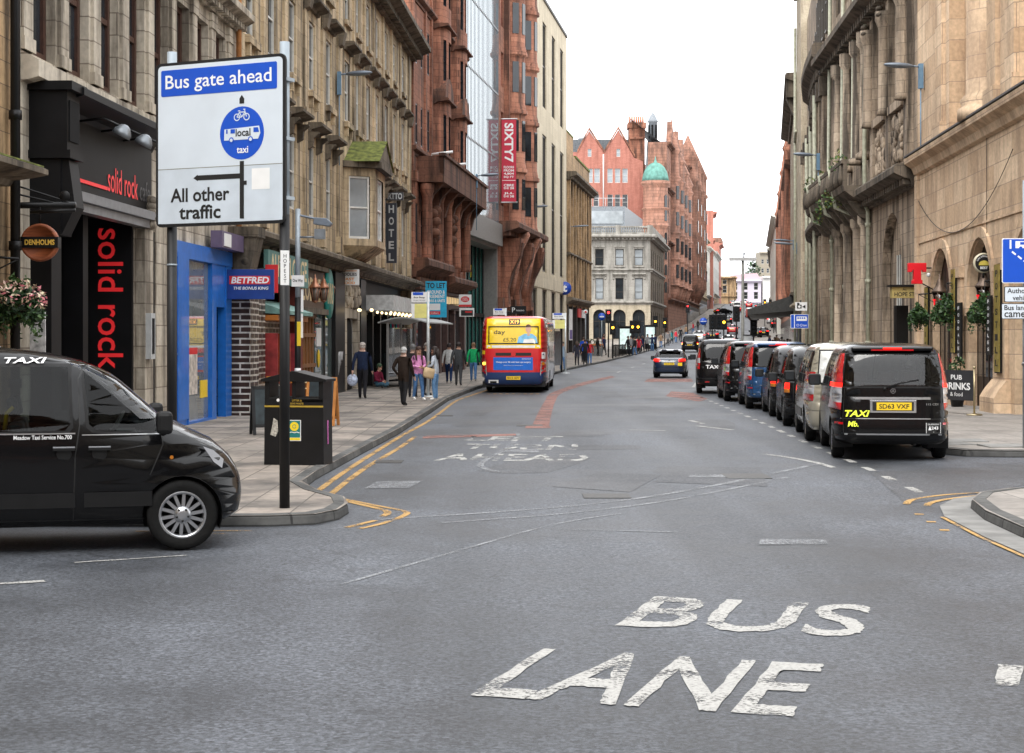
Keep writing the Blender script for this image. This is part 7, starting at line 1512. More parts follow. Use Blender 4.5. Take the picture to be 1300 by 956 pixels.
m.use(WHITEP); m.box(A_(.75), A_(.885), -.006, -.004, B_(.205), B_(.33)); m.use(mat('sign_seam', (.22, .22, .18), .7)); m.box(.036, wS - .036, -.0055, -.004, B_(.349), B_(.3535)); m.use(mat('sign_face_lower', (.54, .60, .66), .45, amt=.1, scale=3)); m.quad((.036, -.0045, B_(.02)), (wS - .036, -.0045, B_(.02)), (wS - .036, -.0045, B_(.349)), (.036, -.0045, B_(.349))); m.build('sign_face', pn)
for u in (.16, wS - .07):
    m = MB(POSTB); m.tube([(u, .09, 0), (u, .09, zb + .1)], .058, 14); m.use(POSTG); m.tube([(u, .09, zb + .1), (u, .09, zb + hS + .14)], .056, 14); [m.box(u - .08, u + .08, .02, .17, B_(q) - .02, B_(q) + .02) for q in (.15, .5, .85)]; m.tube([(u, .09, 2.72), (u, .09, 2.74)], .062, 14); m.build('post', sg)
m = MB(WHITEP); m.box(-.05, .05, -.01, 0, -.19, .19); m.use(INK); [m.text(ch, (0, -.012, .13 - .055 * i), h=.04) for i, ch in enumerate('HOPEST')]; o = m.build('small_plate', None, (-2.50, 18.62, 2.78), .5); tag(o, 'small white upright plate with stacked black letters on the sign post', 'sign')
# -- bus lane sign at the picture edge
bs = thing('traffic_sign', 'blue bus lane sign with white plates about authorised vehicles and cameras', 'road sign', (8.86, 29.0, .12))
m = MB(POSTG); m.tube([(0, .1, 0), (0, .1, 4.6)], .085, 14); m.use(WHITEP); m.box(-.07, .07, .005, .012, .72, 1.1); m.use(STEEL); m.tube([(0, .1, 1.42), (0, .1, 1.47)], .1, 14); m.build('post', bs)
m = MB(WHITEP); m.xz(rrect(-.47, .5, 2.83, 3.6, .03), 0, .015); m.use(BLUE); m.xz(rrect(-.455, .485, 2.845, 3.585, .025), -.004, .0)
m.use(WLET); m.box(-.34, -.31, -.006, -.003, 3.42, 3.57); m.add([(p[0], -.006, p[1]) for p in ((-.27, 3.52), (-.25, 3.545), (-.19, 3.49), (-.21, 3.465))], [(0, 1, 2, 3)]) if 0 else None
for i in range(4): bar(m, (-.30 + .1 * i, 3.37 - .075 * i), (-.235 + .1 * i, 3.32 - .075 * i), .03, -.006)
m.xz([(-.24, 3.43), (.12, 3.43), (.12, 3.55), (-.24, 3.55)], -.006, -.003); m.use(BLUE); [m.box(x, x + .07, -.008, -.006, 3.49, 3.535) for x in (-.16, -.07, .02)]; m.disc((-.15, -.008, 3.43), .03, 12); m.disc((.05, -.008, 3.43), .03, 12); m.build('panel', bs)
for z, h_, x0, tt in ((2.64, .27, -.43, ('Authorised', 'vehicles')), (2.35, .27, -.48, ('Bus lane', 'cameras'))):
    m = MB(POSTB); m.xz(rrect(x0, .46, z - h_ / 2, z + h_ / 2, .02), 0, .012); m.use(SIGNF); m.xz(rrect(x0 + .012, .448, z - h_ / 2 + .012, z + h_ / 2 - .012, .015), -.004, .0); m.use(INK); m.text(tt[0], (x0 + .05, -.007, z + .062), h=.085, align='l', bold=.012); m.text(tt[1], (x0 + .05 + (.09 if z > 2.5 else 0), -.007, z - .06), h=.085, align='l', bold=.012); m.build('plate', bs)
# -- litter bin
lb = thing('litter_bin', 'black double litter bin with a gold stripe and green sticker by the kerb', 'bin', (PX(373, 25.2), 25.2, .12), R(-9))
BINB = mat('bin_black', (.006, .006, .0068), .42, amt=.35, scale=4, spec=.35); BGD = mat('bin_gold', (.5, .34, .05), .4, .3)
m = MB(BINB)
for g in (-1, 1): pass
fr = lambda z: .43 + .02 * (1 - z)   # slight taper
m.xz([(-.46, 0), (.46, 0), (.45, .98), (-.45, .98)], 0, .5); m.xz([(-.45, .98), (-.38, .98), (-.38, 1.24), (-.45, 1.24)], 0, .5); m.xz([(.38, .98), (.45, .98), (.45, 1.24), (.38, 1.24)], 0, .5); m.box(-.03, .03, 0, .5, .98, 1.24); m.box(-.45, .45, .0, .5, .93, 1.0)
m.xz([(-.5, 1.24), (.5, 1.24), (.5, 1.28), (.02, 1.40), (-.02, 1.40), (-.5, 1.28)], -.04, .54); m.use(DARK); m.box(-.38, .38, .1, .45, 1.0, 1.01); m.build('body', lb, bevel=.012)
m = MB(BGD); m.box(-.452, .452, -.006, .0, .86, .885); m.build('stripe', lb); m = MB(BGD); m.text('LITTER &', (.05, -.006, .99 - .03), h=.028, w=.15, bold=.02); m.text('DOG WASTE', (.05, -.006, .915), h=.028, w=.2, bold=.02); m.build('lettering', lb)
m = MB(WHITEP); m.box(-.09, .11, -.006, .0, .36, .67); m.use(mat('sticker_green', (.01, .17, .16), .5)); m.box(-.08, .1, -.008, -.006, .41, .66); m.use(mat('sticker_yellow', (.8, .6, .02), .5)); m.disc((.01, -.0095, .575), .068, 20); m.box(-.08, .1, -.008, -.006, .37, .405); m.use(mat('sticker_green', (.01, .17, .16), .5)); m.disc((.01, -.0105, .575), .03, 12, r0=.022)
m.use(WHITEP); [bar(m, (-.07 + .04 * i, .48 + .012 * (i % 2)), (-.03 + .04 * i, .48 + .012 * ((i + 1) % 2)), .012, -.0105) for i in range(4)]; m.build('sticker', lb)
m = MB(WHITEP); m.disc((-.24, -.006, .965), .025, 14); m.use(mat('torn_paper', (.4, .38, .33), .7, amt=.5, scale=30)); m.add([(-.36, -.006, .45), (-.28, -.006, .42), (-.24, -.006, .5), (-.25, -.006, .66), (-.31, -.006, .7), (-.33, -.006, .58)], [tuple(range(6))]); m.use(mat('pink_streak', (.4, .1, .3), .6)); m.add([(.463, .2, .3), (.463, .26, .3), (.457, .28, .66), (.457, .19, .66)], [(0, 1, 2, 3)]); m.build('torn_sticker', lb)
# -- boards on the pavement
def aboard(label, x, y, rz, w_, h_, fm, face, lines_):
    o = thing('pavement_board', label, 'A-board', (x, y, .12), rz)
    for g in (-1, 1):
        m = MB(fm); m.T = Matrix.Rotation(R(10) * g, 4, 'X') if g < 0 else Matrix.Rotation(R(10), 4, 'X'); t = m.T; m.T = Matrix.Translation((0, .0, h_)) @ Matrix.Rotation(R(-9) * g, 4, 'X') @ Matrix.Translation((0, 0, -h_))
        for q in (-1, 1): m.box(q * w_ / 2 - .03, q * w_ / 2 + .03, -.015, .015, 0, h_)
        m.box(-w_ / 2, w_ / 2, -.015, .015, h_ - .06, h_); m.box(-w_ / 2, w_ / 2, -.015, .015, .14, .2); m.use(face); m.box(-w_ / 2 + .03, w_ / 2 - .03, -.008, .008, .2, h_ - .06)
        if g < 0:
            for k, (s, z, hh, mm) in enumerate(lines_): m.use(mm); m.text(s, (0, -.012, z), h=hh, w=min(w_ * .8, hh * len(s) * .8))
        m.build('board', o)
    return o
CHALK = mat('chalkboard', (.02, .03, .035), .7, amt=.4); CH1 = mat('chalk_cyan', (.2, .5, .6), .7); CH2 = mat('chalk_white', (.6, .6, .6), .7)
aboard('chalkboard with orange wooden frame standing on the pavement behind the bin', PX(409, 36.5), 36.5, -.25, .62, 1.05, mat('orange_wood', (.5, .2, .05), .5, amt=.2), CHALK, [('THE TAVERN', .9, .06, CH1), ('FOOD', .75, .07, CH2), ('SERVED', .6, .06, CH2), ('ALL DAY', .45, .06, CH2)])
aboard('tall black menu board leaning by the hotel entrance near the seated person', PX(501, 69), 69, -.2, .95, 1.35, BLACKP, CHALK, [('HOTEL', 1.05, .1, CH2), ('OPEN', .85, .08, CH2), ('FOOD', .68, .08, CH2), ('DRINKS', .5, .08, CH2)])
aboard('low dark advertising board at the foot of the brick pier behind the van', PX(338, 33), 33.2, .4, .6, .95, POSTB, CHALK, [('LUNCH', .6, .1, CH1)])
bn = thing('cafe_barrier', 'black fabric barrier banner between two short poles outside the pub', 'barrier', (11.08, 42.2, .12), R(-68))
for x in (-.7, .7): m = MB(mat('brass_pole', (.4, .33, .2), .35, .8)); m.tube([(x, 0, 0), (x, 0, 1.15)], .025, 10); m.lathe([(.2, 0), (.19, .03), (.03, .05)], (x, 0, 0), 16); m.ball((x, 0, 1.17), .04, 8); m.build('pole', bn)
m = MB(mat('black_cloth', (.02, .02, .024), .8, amt=.3)); m.box(-.68, .68, -.006, .006, .35, 1.1); m.use(WLET); m.text('PUB', (0, -.009, .92), h=.12, w=.45, bold=.02); m.text('DRINKS', (0, -.009, .7), h=.18, w=1.1, bold=.03); m.text('& food', (0, -.009, .5), h=.1, w=.5); m.build('banner', bn)

# -- projecting and hanging signs, left side
def hang(name, label, cat, px_, py0, py1, wpx, d, mt, fn, thick=.06, rz=0, arm=None):
    """a flat sign that sticks out from a wall and faces down the street"""
    x = PX(px_, d); zt, zb_ = PZ(py0, d), PZ(py1, d); w_ = wpx / F * d; o = thing(name, label, cat, (x, d, zb_), rz); h_ = zt - zb_
    m = MB(mt); m.box(-w_ / 2, w_ / 2, -thick / 2, thick / 2, 0, h_); p = m.build('panel', o, bevel=.008); m = MB(mt); fn(m, w_, h_, -thick / 2 - .005)
    if m.v: m.build('lettering', p)
    if arm: m = MB(BLACKP); [m.tube([(0, 0, z), (arm, .0, z)], .02, 6) for z in (h_ * .2, h_ * .85)]; m.build('bracket', o)
    return o
BETB = mat('betting_blue', (.006, .04, .22), .4)
def bet(m, w_, h_, y):
    m.use(RED); m.box(-w_ * .44, w_ * .42, y - .001, y + .004, h_ * .5, h_ * .78); m.use(WLET); m.text('BETFRED', (0.0, y - .004, h_ * .64), h=h_ * .22, w=w_ * .8, bold=.03, shear=.15); m.text('THE BONUS KING', (0.02, y - .004, h_ * .37), h=h_ * .1, w=w_ * .74, bold=.02, shear=.15)
hang('shop_sign', 'blue projecting betting shop sign on the brick pier', 'sign', 318, 342, 380, 60, 41.0, BETB, bet, .1, arm=-.9)
hang('shop_sign', 'plain red sign panel just behind the blue betting sign', 'sign', 345, 336, 372, 16, 43.0, RED, lambda m, w_, h_, y: None, .08, arm=-.9)
def fast(m, w_, h_, y):
    m.use(INK); m.text('COOLIES', (0, y, h_ * .68), h=h_ * .2, w=w_ * .78, bold=.02); m.use(mat('orange_letters', (.85, .32, .02), .5)); m.text('FAST', (0, y, h_ * .38), h=h_ * .17, w=w_ * .56, bold=.03); m.text('FOOD', (0, y, h_ * .14), h=h_ * .17, w=w_ * .6, bold=.03); m.box(-w_ * .4, w_ * .4, y, y + .003, h_ * .88, h_ * .92)
hang('shop_sign', 'small white and orange fast food sign over the black doorway', 'sign', 443, 342, 362, 26, 60.2, WHITEP, fast, .12, arm=-.5)
def hotel(m, w_, h_, y): m.use(STEEL); [m.text(c, (0, y, h_ * (.9 - .2 * i)), h=h_ * .13, w=w_ * .5, bold=.03) for i, c in enumerate('HOTEL')]
hang('hotel_sign', 'tall black upright HOTEL sign on the tan stone front', 'sign', 497, 258, 334, 13.5, 73, mat('sign_navy_black', (.012, .015, .025), .4), hotel, .2, arm=-.6)
hang('hotel_sign', 'narrow steel-lettered hotel name box just above the upright black sign', 'sign', 499.5, 244, 254.5, 25, 73, mat('dark_box', (.03, .03, .035), .4), lambda m, w_, h_, y: (m.use(STEEL), m.text('ARTTO', (0, y, h_ / 2), h=h_ * .75, w=w_ * .9, bold=.03)), .2, arm=-.6)
CYAN = mat('to_let_cyan', (.01, .38, .62), .45)
def tolet(m, w_, h_, y):
    m.use(INK); m.text('TO LET', (.0, y, h_ * .88), h=h_ * .15, w=w_ * .88, bold=.03); m.use(WLET); m.text('GROUND &', (0, y, h_ * .70), h=h_ * .1, w=w_ * .85, bold=.03); m.text('BASEMENT', (0, y, h_ * .58), h=h_ * .1, w=w_ * .85, bold=.03); m.text('BARS & UNITS', (0.02, y, h_ * .46), h=h_ * .08, w=w_ * .8, bold=.03)
    m.box(-w_ * .32, w_ * .2, y, y + .003, h_ * .2, h_ * .38); m.use(RED); m.box(-w_ * .32, w_ * .2, y, y + .003, h_ * .08, h_ * .17); m.use(WLET); m.text('Colliers', (-w_ * .06, y - .003, h_ * .125), h=h_ * .05, w=w_ * .36)
hang('letting_board', 'cyan TO LET board projecting above the bus shelter', 'sign', 553.5, 357, 403, 27, 84, CYAN, tolet, .06, arm=-1.0)
def post(m, w_, h_, y): m.use(RED); m.disc((0, y, h_ * .62), w_ * .34, 20, ry=h_ * .24); m.box(-w_ * .5, w_ * .5, y, y + .003, 0, h_ * .18); m.use(WLET); m.text('POST', (0, y - .004, h_ * .69), h=h_ * .1, w=w_ * .4, bold=.02); m.text('OFFICE', (0, y - .004, h_ * .55), h=h_ * .1, w=w_ * .46, bold=.02)
hang('post_office_sign', 'white post office sign with a red oval near the green glass', 'sign', 590.5, 374, 389.5, 16, 96, WHITEP, post, .1, arm=-.9)
hang('shop_sign', 'black and white shop sign hung just under the post office oval', 'sign', 592.5, 391, 402, 19, 96, WHITEP, lambda m, w_, h_, y: (m.use(INK), m.box(-w_ * .38, w_ * .42, y, y + .003, h_ * .1, h_ * .75), m.use(RED), m.box(-w_ * .1, w_ * .35, y - .003, y, h_ * .45, h_ * .62)), .1, arm=-.9)
hang('shop_sign', 'black projecting sign with a white letter over the bus roof', 'sign', 658, 388.5, 398.5, 20, 119, BLACKP, lambda m, w_, h_, y: (m.use(WLET), m.text('P', (-w_ * .3, y, h_ * .5), h=h_ * .6), m.text('PARKING', (w_ * .12, y, h_ * .42), h=h_ * .18, w=w_ * .5)), .1, arm=-1.0)
bp = hang('banner', 'tall red SIXTY7 banner projecting beside the mirrored glass', 'banner', 646, 152, 256, 18.5, 118.6, mat('banner_red', (.50, .015, .045), .55, amt=.08), lambda m, w_, h_, y: (m.use(WLET), m.text('SIXTY7', (.0, y, h_ * .72), (0, 0, -1), (1, 0, 0), w=h_ * .48, h=w_ * .62, bold=.03), [m.text(s, (0, y, h_ * q), h=h_ * .03, w=w_ * .7, bold=.03) for s, q in (('FLOORS', .42), ('FROM', .38), ('4,804', .34), ('SQ FT', .30), ('CBRE', .2), ('0141 204', .165), ('JLL', .1), ('0141 248', .065))], m.box(-w_ * .45, w_ * .45, y, y + .003, h_ * .255, h_ * .262)), .05)
m = MB(STEEL); wz = 104 / F * 118.6; [m.tube([(-1.4, 0, z), (.6, 0, z)], .05, 6) for z in (-.05, wz + .05)]; m.build('bracket', bp)
lg = MB(mat('logo_blue', (.01, .06, .4), .4)); lg.lathe([(.01, -.08), (.62, -.08), (.62, .08), (.01, .08)], n=22, axis='y'); lg.use(WLET); lg.text('t', (0, -.09, 0), h=.7, bold=.04); o = lg.build('shop_sign', None, (PX(717, 158), 158, PZ(366, 158))); tag(o, 'round blue bank sign on the cream office block', 'sign')
# pub sign, bracket and flower basket by the left edge
ps = thing('pub_sign', 'round wooden barrel-end pub sign with a black band and gold name', 'sign', (PX(51, 26.2), 26.2, PZ(308, 26.2)))
m = MB(mat('barrel_wood', (.28, .075, .025), .55, amt=.3, scale=3, stretch=(2, 2, 14))); m.lathe([(.01, -.06), (.24, -.06), (.24, -.075), (.285, -.075), (.295, 0), (.285, .075), (.01, .075)], n=32, axis='y'); p = m.build('barrel_end', ps)
m = MB(BLACKP); m.box(-.3, .3, -.1, .09, -.085, .085); m.use(mat('gold_text', (.8, .5, .08), .4)); m.text('DENHOLMS', (.02, -.105, 0), h=.085, w=.46, bold=.03); m.build('name_band', p)
m = MB(BLACKP); m.tube([(0, 0, .29), (0, 0, .55)], .015, 6); m.tube([(-1.3, .1, .58), (.55, 0, .58)], .05, 8); m.tube([(-1.2, .1, 1.15), (.45, 0, .62)], .015, 6); m.tube([(-1.2, .1, .95), (.2, 0, .62)], .015, 6); m.tube([(-.15, -.02, .47), (.55, -.02, .5)], .03, 8); m.lathe([(.07, -.01), (.085, 0), (.07, .01)], (.38, 0, .72), 12, 'y'); m.build('bracket', ps)
LEAFS = [mat('leaf_dark', (.012, .035, .010), .6, amt=.4), mat('leaf_mid', (.03, .075, .02), .6, amt=.4), mat('leaf_light', (.06, .12, .03), .6, amt=.4)]
def foliage(m, rn, c, r, n, size, mats, drop=0.0, fill=.75):
    for i in range(n):
        while True:
            p = Vector((rn.uniform(-1, 1), rn.uniform(-1, 1), rn.uniform(-1, 1)))
            if p.length < 1: break
        p = p.normalized() * (p.length ** .4); q = Vector((c[0] + p.x * r[0], c[1] + p.y * r[1], c[2] + p.z * r[2] - (abs(p.x) ** 2 * drop)))
        n_ = Vector((rn.gauss(0, 1), rn.gauss(0, 1), rn.gauss(.5, 1))).normalized(); t = n_.orthogonal().normalized(); t = Matrix.Rotation(rn.uniform(0, 6.3), 3, n_) @ t; b2 = n_.cross(t); s = size * rn.uniform(.6, 1.3); m.use(rn.choice(mats)); m.add([q - t * s, q + b2 * s * .45, q + t * s, q - b2 * s * .45], [(0, 1, 2, 3)])
def basket(label, x, y, z, r, flowers=False, seed=1, arm=(-.5, 0)):
    rn = random.Random(seed); o = thing('hanging_basket', label, 'hanging basket', (x, y, z), 0, None)
    m = MB(mat('basket_coir', (.06, .04, .025), .9, amt=.4)); m.lathe([(.02, -r * .6), (r * .45, -r * .4), (r * .6, 0), (r * .55, 0)], n=14); m.build('basket', o)
    m = MB(LEAFS[0]); foliage(m, rn, (0, 0, .05), (r * .95, r * .95, r * .75), 1100, .065, LEAFS[:2] + LEAFS, r * .4)
    for i in range(10):
        a = rn.uniform(0, 6.28); q = Vector((math.cos(a) * r * .8, math.sin(a) * r * .8, -.1)); L_ = rn.uniform(.3, .8) * r * 1.5
        for k in range(14): foliage(m, rn, (q.x + rn.gauss(0, .02), q.y, q.z - L_ * k / 14), (.05, .05, .05), 2, .05, LEAFS)
    for i in range(4): a = rn.uniform(0, 6.28); foliage(m, rn, (.1 * math.cos(a), .1 * math.sin(a), r * .75), (.06, .06, .2), 22, .07, LEAFS[1:])
    m.build('foliage', o, recalc=False)
    if flowers: m = MB(RED); foliage(m, rn, (0, 0, .17), (r * 1.1, r * 1.1, r * .68), 480, .042, [mat('petal_pink', (.75, .25, .30), .6), mat('petal_pale', (.8, .55, .45), .6), mat('petal_cream', (.8, .72, .5), .6)], .1); m.build('flowers', o, recalc=False)
    m = MB(BLACKP); m.tube([(0, 0, 0), (0, 0, r + .35)], .01, 5); m.tube([(0, 0, r + .35), (arm[0], arm[1], r + .4)], .02, 6); m.tube([(0, 0, r + .35), (arm[0], arm[1], r + .05)], .012, 6); m.build('bracket', o); return o
basket('hanging basket of pink and cream flowers over the taxi van', PX(24, 25.6), 25.6, PZ(390, 25.6), .38, True, 2, (-.6, 0))
m = MB(mat('white_notice', (.5, .5, .5), .5, amt=.6, scale=9)); m.box(-.12, .12, -.02, .02, 0, .7); o = m.build('notice_board', None, (PX(48, 26.6), 26.6, PZ(452, 26.6))); tag(o, 'narrow black and white printed notice on the wall under the barrel-end sign', 'notice')
# copper lanterns
def lantern(label, x, y, z, s, m0, glow, arm, group, red=False):
    o = thing('wall_lantern', label, 'lantern', (x, y, z), 0, group); m = MB(m0)
    m.lathe([(.26 * s, .36 * s), (.24 * s, .42 * s), (.13 * s, .56 * s), (.13 * s, .6 * s), (.09 * s, .68 * s), (.09 * s, .72 * s), (.03 * s, .8 * s), (.02 * s, .95 * s)], n=8); m.lathe([(.12 * s, -.24 * s), (.14 * s, -.2 * s), (.03 * s, -.3 * s)], n=8)
    for i in range(6): a = math.pi / 3 * i; m.tube([(.13 * s * math.cos(a), .13 * s * math.sin(a), -.2 * s), (.23 * s * math.cos(a), .23 * s * math.sin(a), .38 * s)], .012 * s, 5)
    m.tube([(0, 0, .36 * s), (arm, 0, .36 * s)], .018, 6); m.tube([(arm * .35, 0, .34 * s), (arm * .6, 0, .12 * s), (arm, 0, -.05 * s)], .014, 6); m.tube([(arm * .7, 0, .34 * s), (arm * .55, 0, .2 * s), (arm * .75, 0, .1 * s)], .012, 6); m.build('lantern_frame', o)
    m = MB(glow); m.lathe([(.12 * s, -.2 * s), (.22 * s, .36 * s)], n=6); g = m.build('lantern_glass', o)
    if red:
        for a in (-math.pi / 2, -math.pi * .9): m = MB(mat('red_emblem', (.85, .01, .02), .4, emit=.3)); q = Matrix.Rotation(a + math.pi / 2, 4, 'Z'); m.T = q; m.box(-.07 * s, .07 * s, -.205 * s, -.195 * s, .10 * s, .15 * s); m.box(-.03 * s, .03 * s, -.2 * s, -.185 * s, -.03 * s, .10 * s); m.build('emblem', g)
    return o
COPR = mat('copper', (.5, .24, .15), .4, .7, amt=.25); LGL = mat('lantern_glass_dark', (.14, .11, .09), .1, amt=.4)
for i, (p, d, lb_) in enumerate(((400, 52.2, 'copper-topped lantern nearest the panelled door'), (411, 54.8, 'middle copper-topped lantern of the three over the bar window'), (419, 57.4, 'copper-topped lantern beside the round teal sign'))): lantern(lb_, PX(p, d), d, PZ(376, d), .72, COPR, LGL, -.9, 'copper lanterns over the bar')
# grey pole with lamp, camera and plates
pl = thing('street_lamp', 'grey and black pole with a flat lamp head, camera and one-way plate', 'lamp post', (PX(378, 42), 42, .12))
m = MB(POSTB); m.tube([(0, 0, 0), (0, 0, 2.9)], .075, 12); m.use(POSTG); m.tube([(0, 0, 2.9), (0, 0, 5.1)], .065, 12); m.use(WHITEP); m.tube([(0, 0, .75), (0, 0, 1.15)], .078, 12); m.use(YEL); m.box(-.01, .08, -.08, .0, 1.7, 2.3); m.build('post', pl)
m = MB(LAMPG); m.tube([(0, 0, 4.95), (.45, 0, 4.85)], .03, 8); m.ext([(.4, 4.72), (.8, 4.66), (.86, 4.74), (.72, 4.86), (.42, 4.88)], lambda p: (p[0], -.16, p[1]), lambda p: (p[0], .16, p[1])); m.build('lamp_head', pl, bevel=.02); m = MB(GREYM); m.tube([(0, 0, 4.4), (.5, 0, 4.4)], .025, 6); m.box(.42, .68, -.1, .1, 4.35, 4.6); m.build('camera', pl)
m = MB(WHITEP); m.box(-.14, .17, -.1, -.08, 3.17, 3.45); m.use(INK); m.text('One Way', (.015, -.104, 3.31), h=.1, w=.25, bold=.02); m.use(WHITEP); m.box(.08, .14, -.02, .02, 2.55, 3.1); m.box(.08, .13, -.02, .02, 1.9, 2.5); m.build('plate', pl)
# wall lamps
def walllamp(label, x, y, z, sx, L_=.95, group='lamps on the house walls'):
    o = thing('wall_lamp', label, 'street lamp', (x, y, z), 0, group); m = MB(mat('lamp_box_blue', (.12, .22, .32), .5)); m.box(-.07, .07, -.09, .09, -.75, .05); m.tube([(0, 0, -.75), (0, 0, -3.2)], .02, 6); m.build('mounting', o)
    m = MB(LAMPG); m.smooth = True; m.tube([(0, 0, -.05), (sx * .25, 0, -.02)], .03, 8); T0 = Matrix.Translation((sx * (.2 + L_ / 2), 0, .0)) @ Matrix.Rotation(-.06 * sx, 4, 'Y'); m.T = T0; m.ball((0, 0, 0), (L_ / 2, .17, .09), 12); m.build('lamp_head', o); return o
walllamp('grey lamp on a blue bracket high on the tan hotel wall', LX(58.8) + .12, 58.8, PZ(93, 58.8), 1)
walllamp('grey lamp over the sandstone balcony', LX(98) + 1.6, 98, PZ(222, 98), 1, 1.1)
walllamp('grey lamp low on the cream office front beyond the red corbels', LX(133) + .2, 133, PZ(262, 133), 1, 1.2)
walllamp('grey lamp on the brown corner block beside its cornice', LX(162.5) + .2, 162.5, PZ(287, 162.5), 1, 1.6)
walllamp('grey lamp on the corner of the warm buff arched pub', RX(54.6) - .12, 54.6, PZ(83, 54.6), -1, 1.0)
walllamp('grey lamp on the curved soot-dark front', 14.5, 80.2, PZ(196, 80.2), -1, 1.0)
walllamp('upper grey lamp on the station block above the canopy', 20.3, 121, PZ(309, 121), -1, 1.4)
walllamp('lower grey lamp on the station block above the canopy', 21.8, 131, PZ(305, 131), -1, 1.4)
for d, p, y0 in ((88, 548, 196), (93, 566, 211), (98.5, 584, 226)): m = MB(WHITEP); m.tube([(0, 0, 0), (1.1, -.1, .12)], .07, 8); m.tube([(0, 0, 0), (0, 0, -.5)], .03, 6); o = m.build('floodlight', None, (PX(p, d), d, PZ(y0, d))); tag(o, 'slim white floodlight on the balcony, %s' % {88: 'the end by the hotel', 93: 'in the middle of three', 98.5: 'the end by the mirrored glass'}[d], 'floodlight', 'floodlights on the balcony')

# -- bus shelter and stops
sh = thing('bus_shelter', 'glass bus shelter with a curved grey roof near the waiting people', 'bus shelter', (PX(524, 66.5), 66.5, .12), R(84))
m = MB(mat('shelter_roof', (.4, .42, .42), .35, .3)); pr = [(-.95 + 1.9 * i / 8, 2.5 + .16 * math.cos((i - 4) * .45)) for i in range(9)]; m.ext(pr + [(p[0], p[1] + .05) for p in reversed(pr)], lambda p: (-2.4, p[0], p[1]), lambda p: (4.6, p[0], p[1])); m.build('roof', sh)
for x in (-2.0, 1.0, 4.2): m = MB(STEEL); m.box(x - .04, x + .04, .6, .68, 0, 2.5); m.build('post', sh)
m = MB(clear_glass('shelter_glass', (.8, .84, .84))); m.box(-2.0, 4.2, .63, .645, .3, 2.3); m.build('glass_wall', sh); m = MB(STEEL); m.box(-1.6, 3.8, .2, .5, .5, .55); m.build('bench', sh)
def busstop(label, px_, d, ytop, wpx=21, side=-1, grp='bus stop flags'):
    o = thing('bus_stop', label, 'bus stop', (PX(px_, d), d, .12 + gz(d)), 0, grp); zt = PZ(ytop, d) - .12 - gz(d); w_ = wpx / F * d; a, c = (-w_ - .03, -.03) if side < 0 else (.05, w_ + .05)
    m = MB(mat('pole_pale', (.5, .53, .54), .4, .3)); m.tube([(0, 0, 0), (0, 0, zt)], .05, 10); m.lathe([(.25, 0), (.24, .02), (.06, .04)], n=14); m.build('pole', o)
    m = MB(WHITEP); m.box(a, c, -.02, .02, zt - .34, zt - .02); m.use(BLUE); m.box(a + w_ * .1, c - w_ * .25, -.025, -.02, zt - .12, zt - .03); m.use(INK); m.text('Bus Stop', ((a + c) / 2, -.026, zt - .2), h=.07, w=w_ * .7, bold=.02); m.text('Hope Street', ((a + c) / 2, -.026, zt - .29), h=.05, w=w_ * .75); fl = m.build('flag', o)
    m = MB(mat('flag_yellow', (.7, .66, .22), .5)); m.box(a, c, -.02, .02, zt - .86, zt - .4); m.use(WHITEP); m.box(a, a + w_ * .2, -.025, -.02, zt - .86, zt - .4); m.build('route_panel', o); return o
busstop('pale pole with bus stop flag among the waiting people', 543.5, 54.8, 370, 20)
busstop('bus stop flag behind the stopped bus roof', 642, 84, 391, 15)
busstop('bus stop flag beyond the stopped bus, on the kerb past it', 718, 92, 397, 16)
sh2 = thing('bus_shelter', 'dark bus shelter just past the stopped bus', 'bus shelter', (PX(708, 94), 94, .12), R(80))
for x in (-1.5, 1.5): m = MB(BLACKP); m.box(x - .05, x + .05, -.05, .05, 0, 2.5); m.build('post', sh2)
m = MB(BLACKP); m.box(-1.8, 1.8, -.3, 1.1, 2.5, 2.6); m.build('roof', sh2); m = MB(mat('poster_dark', (.06, .06, .07), .2, amt=.6, scale=3)); m.box(-1.4, 1.4, -.02, .02, .4, 2.3); m.build('poster_panel', sh2)

# -- traffic signals
AMB = mat('signal_amber', (1, .42, .02), .3, emit=6, amt=0); REDS = mat('signal_red', (1, .02, .02), .3, emit=5, amt=0); OFFL = mat('signal_off', (.03, .04, .05), .3)
def signal(label, px_, d, zc, lit='amber', back=False, group='traffic signals at the junction', two=False, hgt=None):
    o = thing('traffic_light', label, 'traffic light', (PX(px_, d), d, gz(d) + .1), 0, group); m = MB(POSTB); m.tube([(0, .1, 0), (0, .1, zc + .5)], .06, 8); m.build('pole', o)
    for dx in ((0, .5) if two else (0,)):
        m = MB(POSTB); m.box(dx - .16, dx + .16, -.02, .22, zc - .48, zc + .48); m.box(dx - .26, dx + .26, .05, .07, zc - .58, zc + .58); hd_ = m.build('signal_head', o)
        m = MB(OFFL)
        for k, (nm, mm) in enumerate((('red', REDS), ('amber', AMB), ('green', OFFL))):
            m.use(mm if nm == lit else OFFL); z = zc + .3 - .3 * k; m.disc((dx, -.03, z), .1, 16)
            m.use(POSTB); m.lathe([(.115, -.02), (.115, -.18)], (dx, 0, z), 12, 'y', 0, math.pi)
        m.build('lens', hd_)
    return o
signal('traffic signal showing amber at the front of the plaza kerb', 778, 139, 2.55)
signal('thin signal pole with a red lamp just behind the front amber signal', 772.5, 143, 3.5, 'red')
signal('pair of amber traffic signals over the guard rail crowd', 803, 152, 2.55, two=True)
signal('single amber traffic signal near the far end of the guard rail', 832, 178, 3.0)
signal('small amber traffic signal on the pavement under the sandstone turret', 844, 190, 2.8)
signal('red traffic signal beside the red sandstone block', 873, 232, 4.2, 'red')
signal('triple black signal cluster showing amber in front of the climbing road', 919, 131, 3.0, two=False)
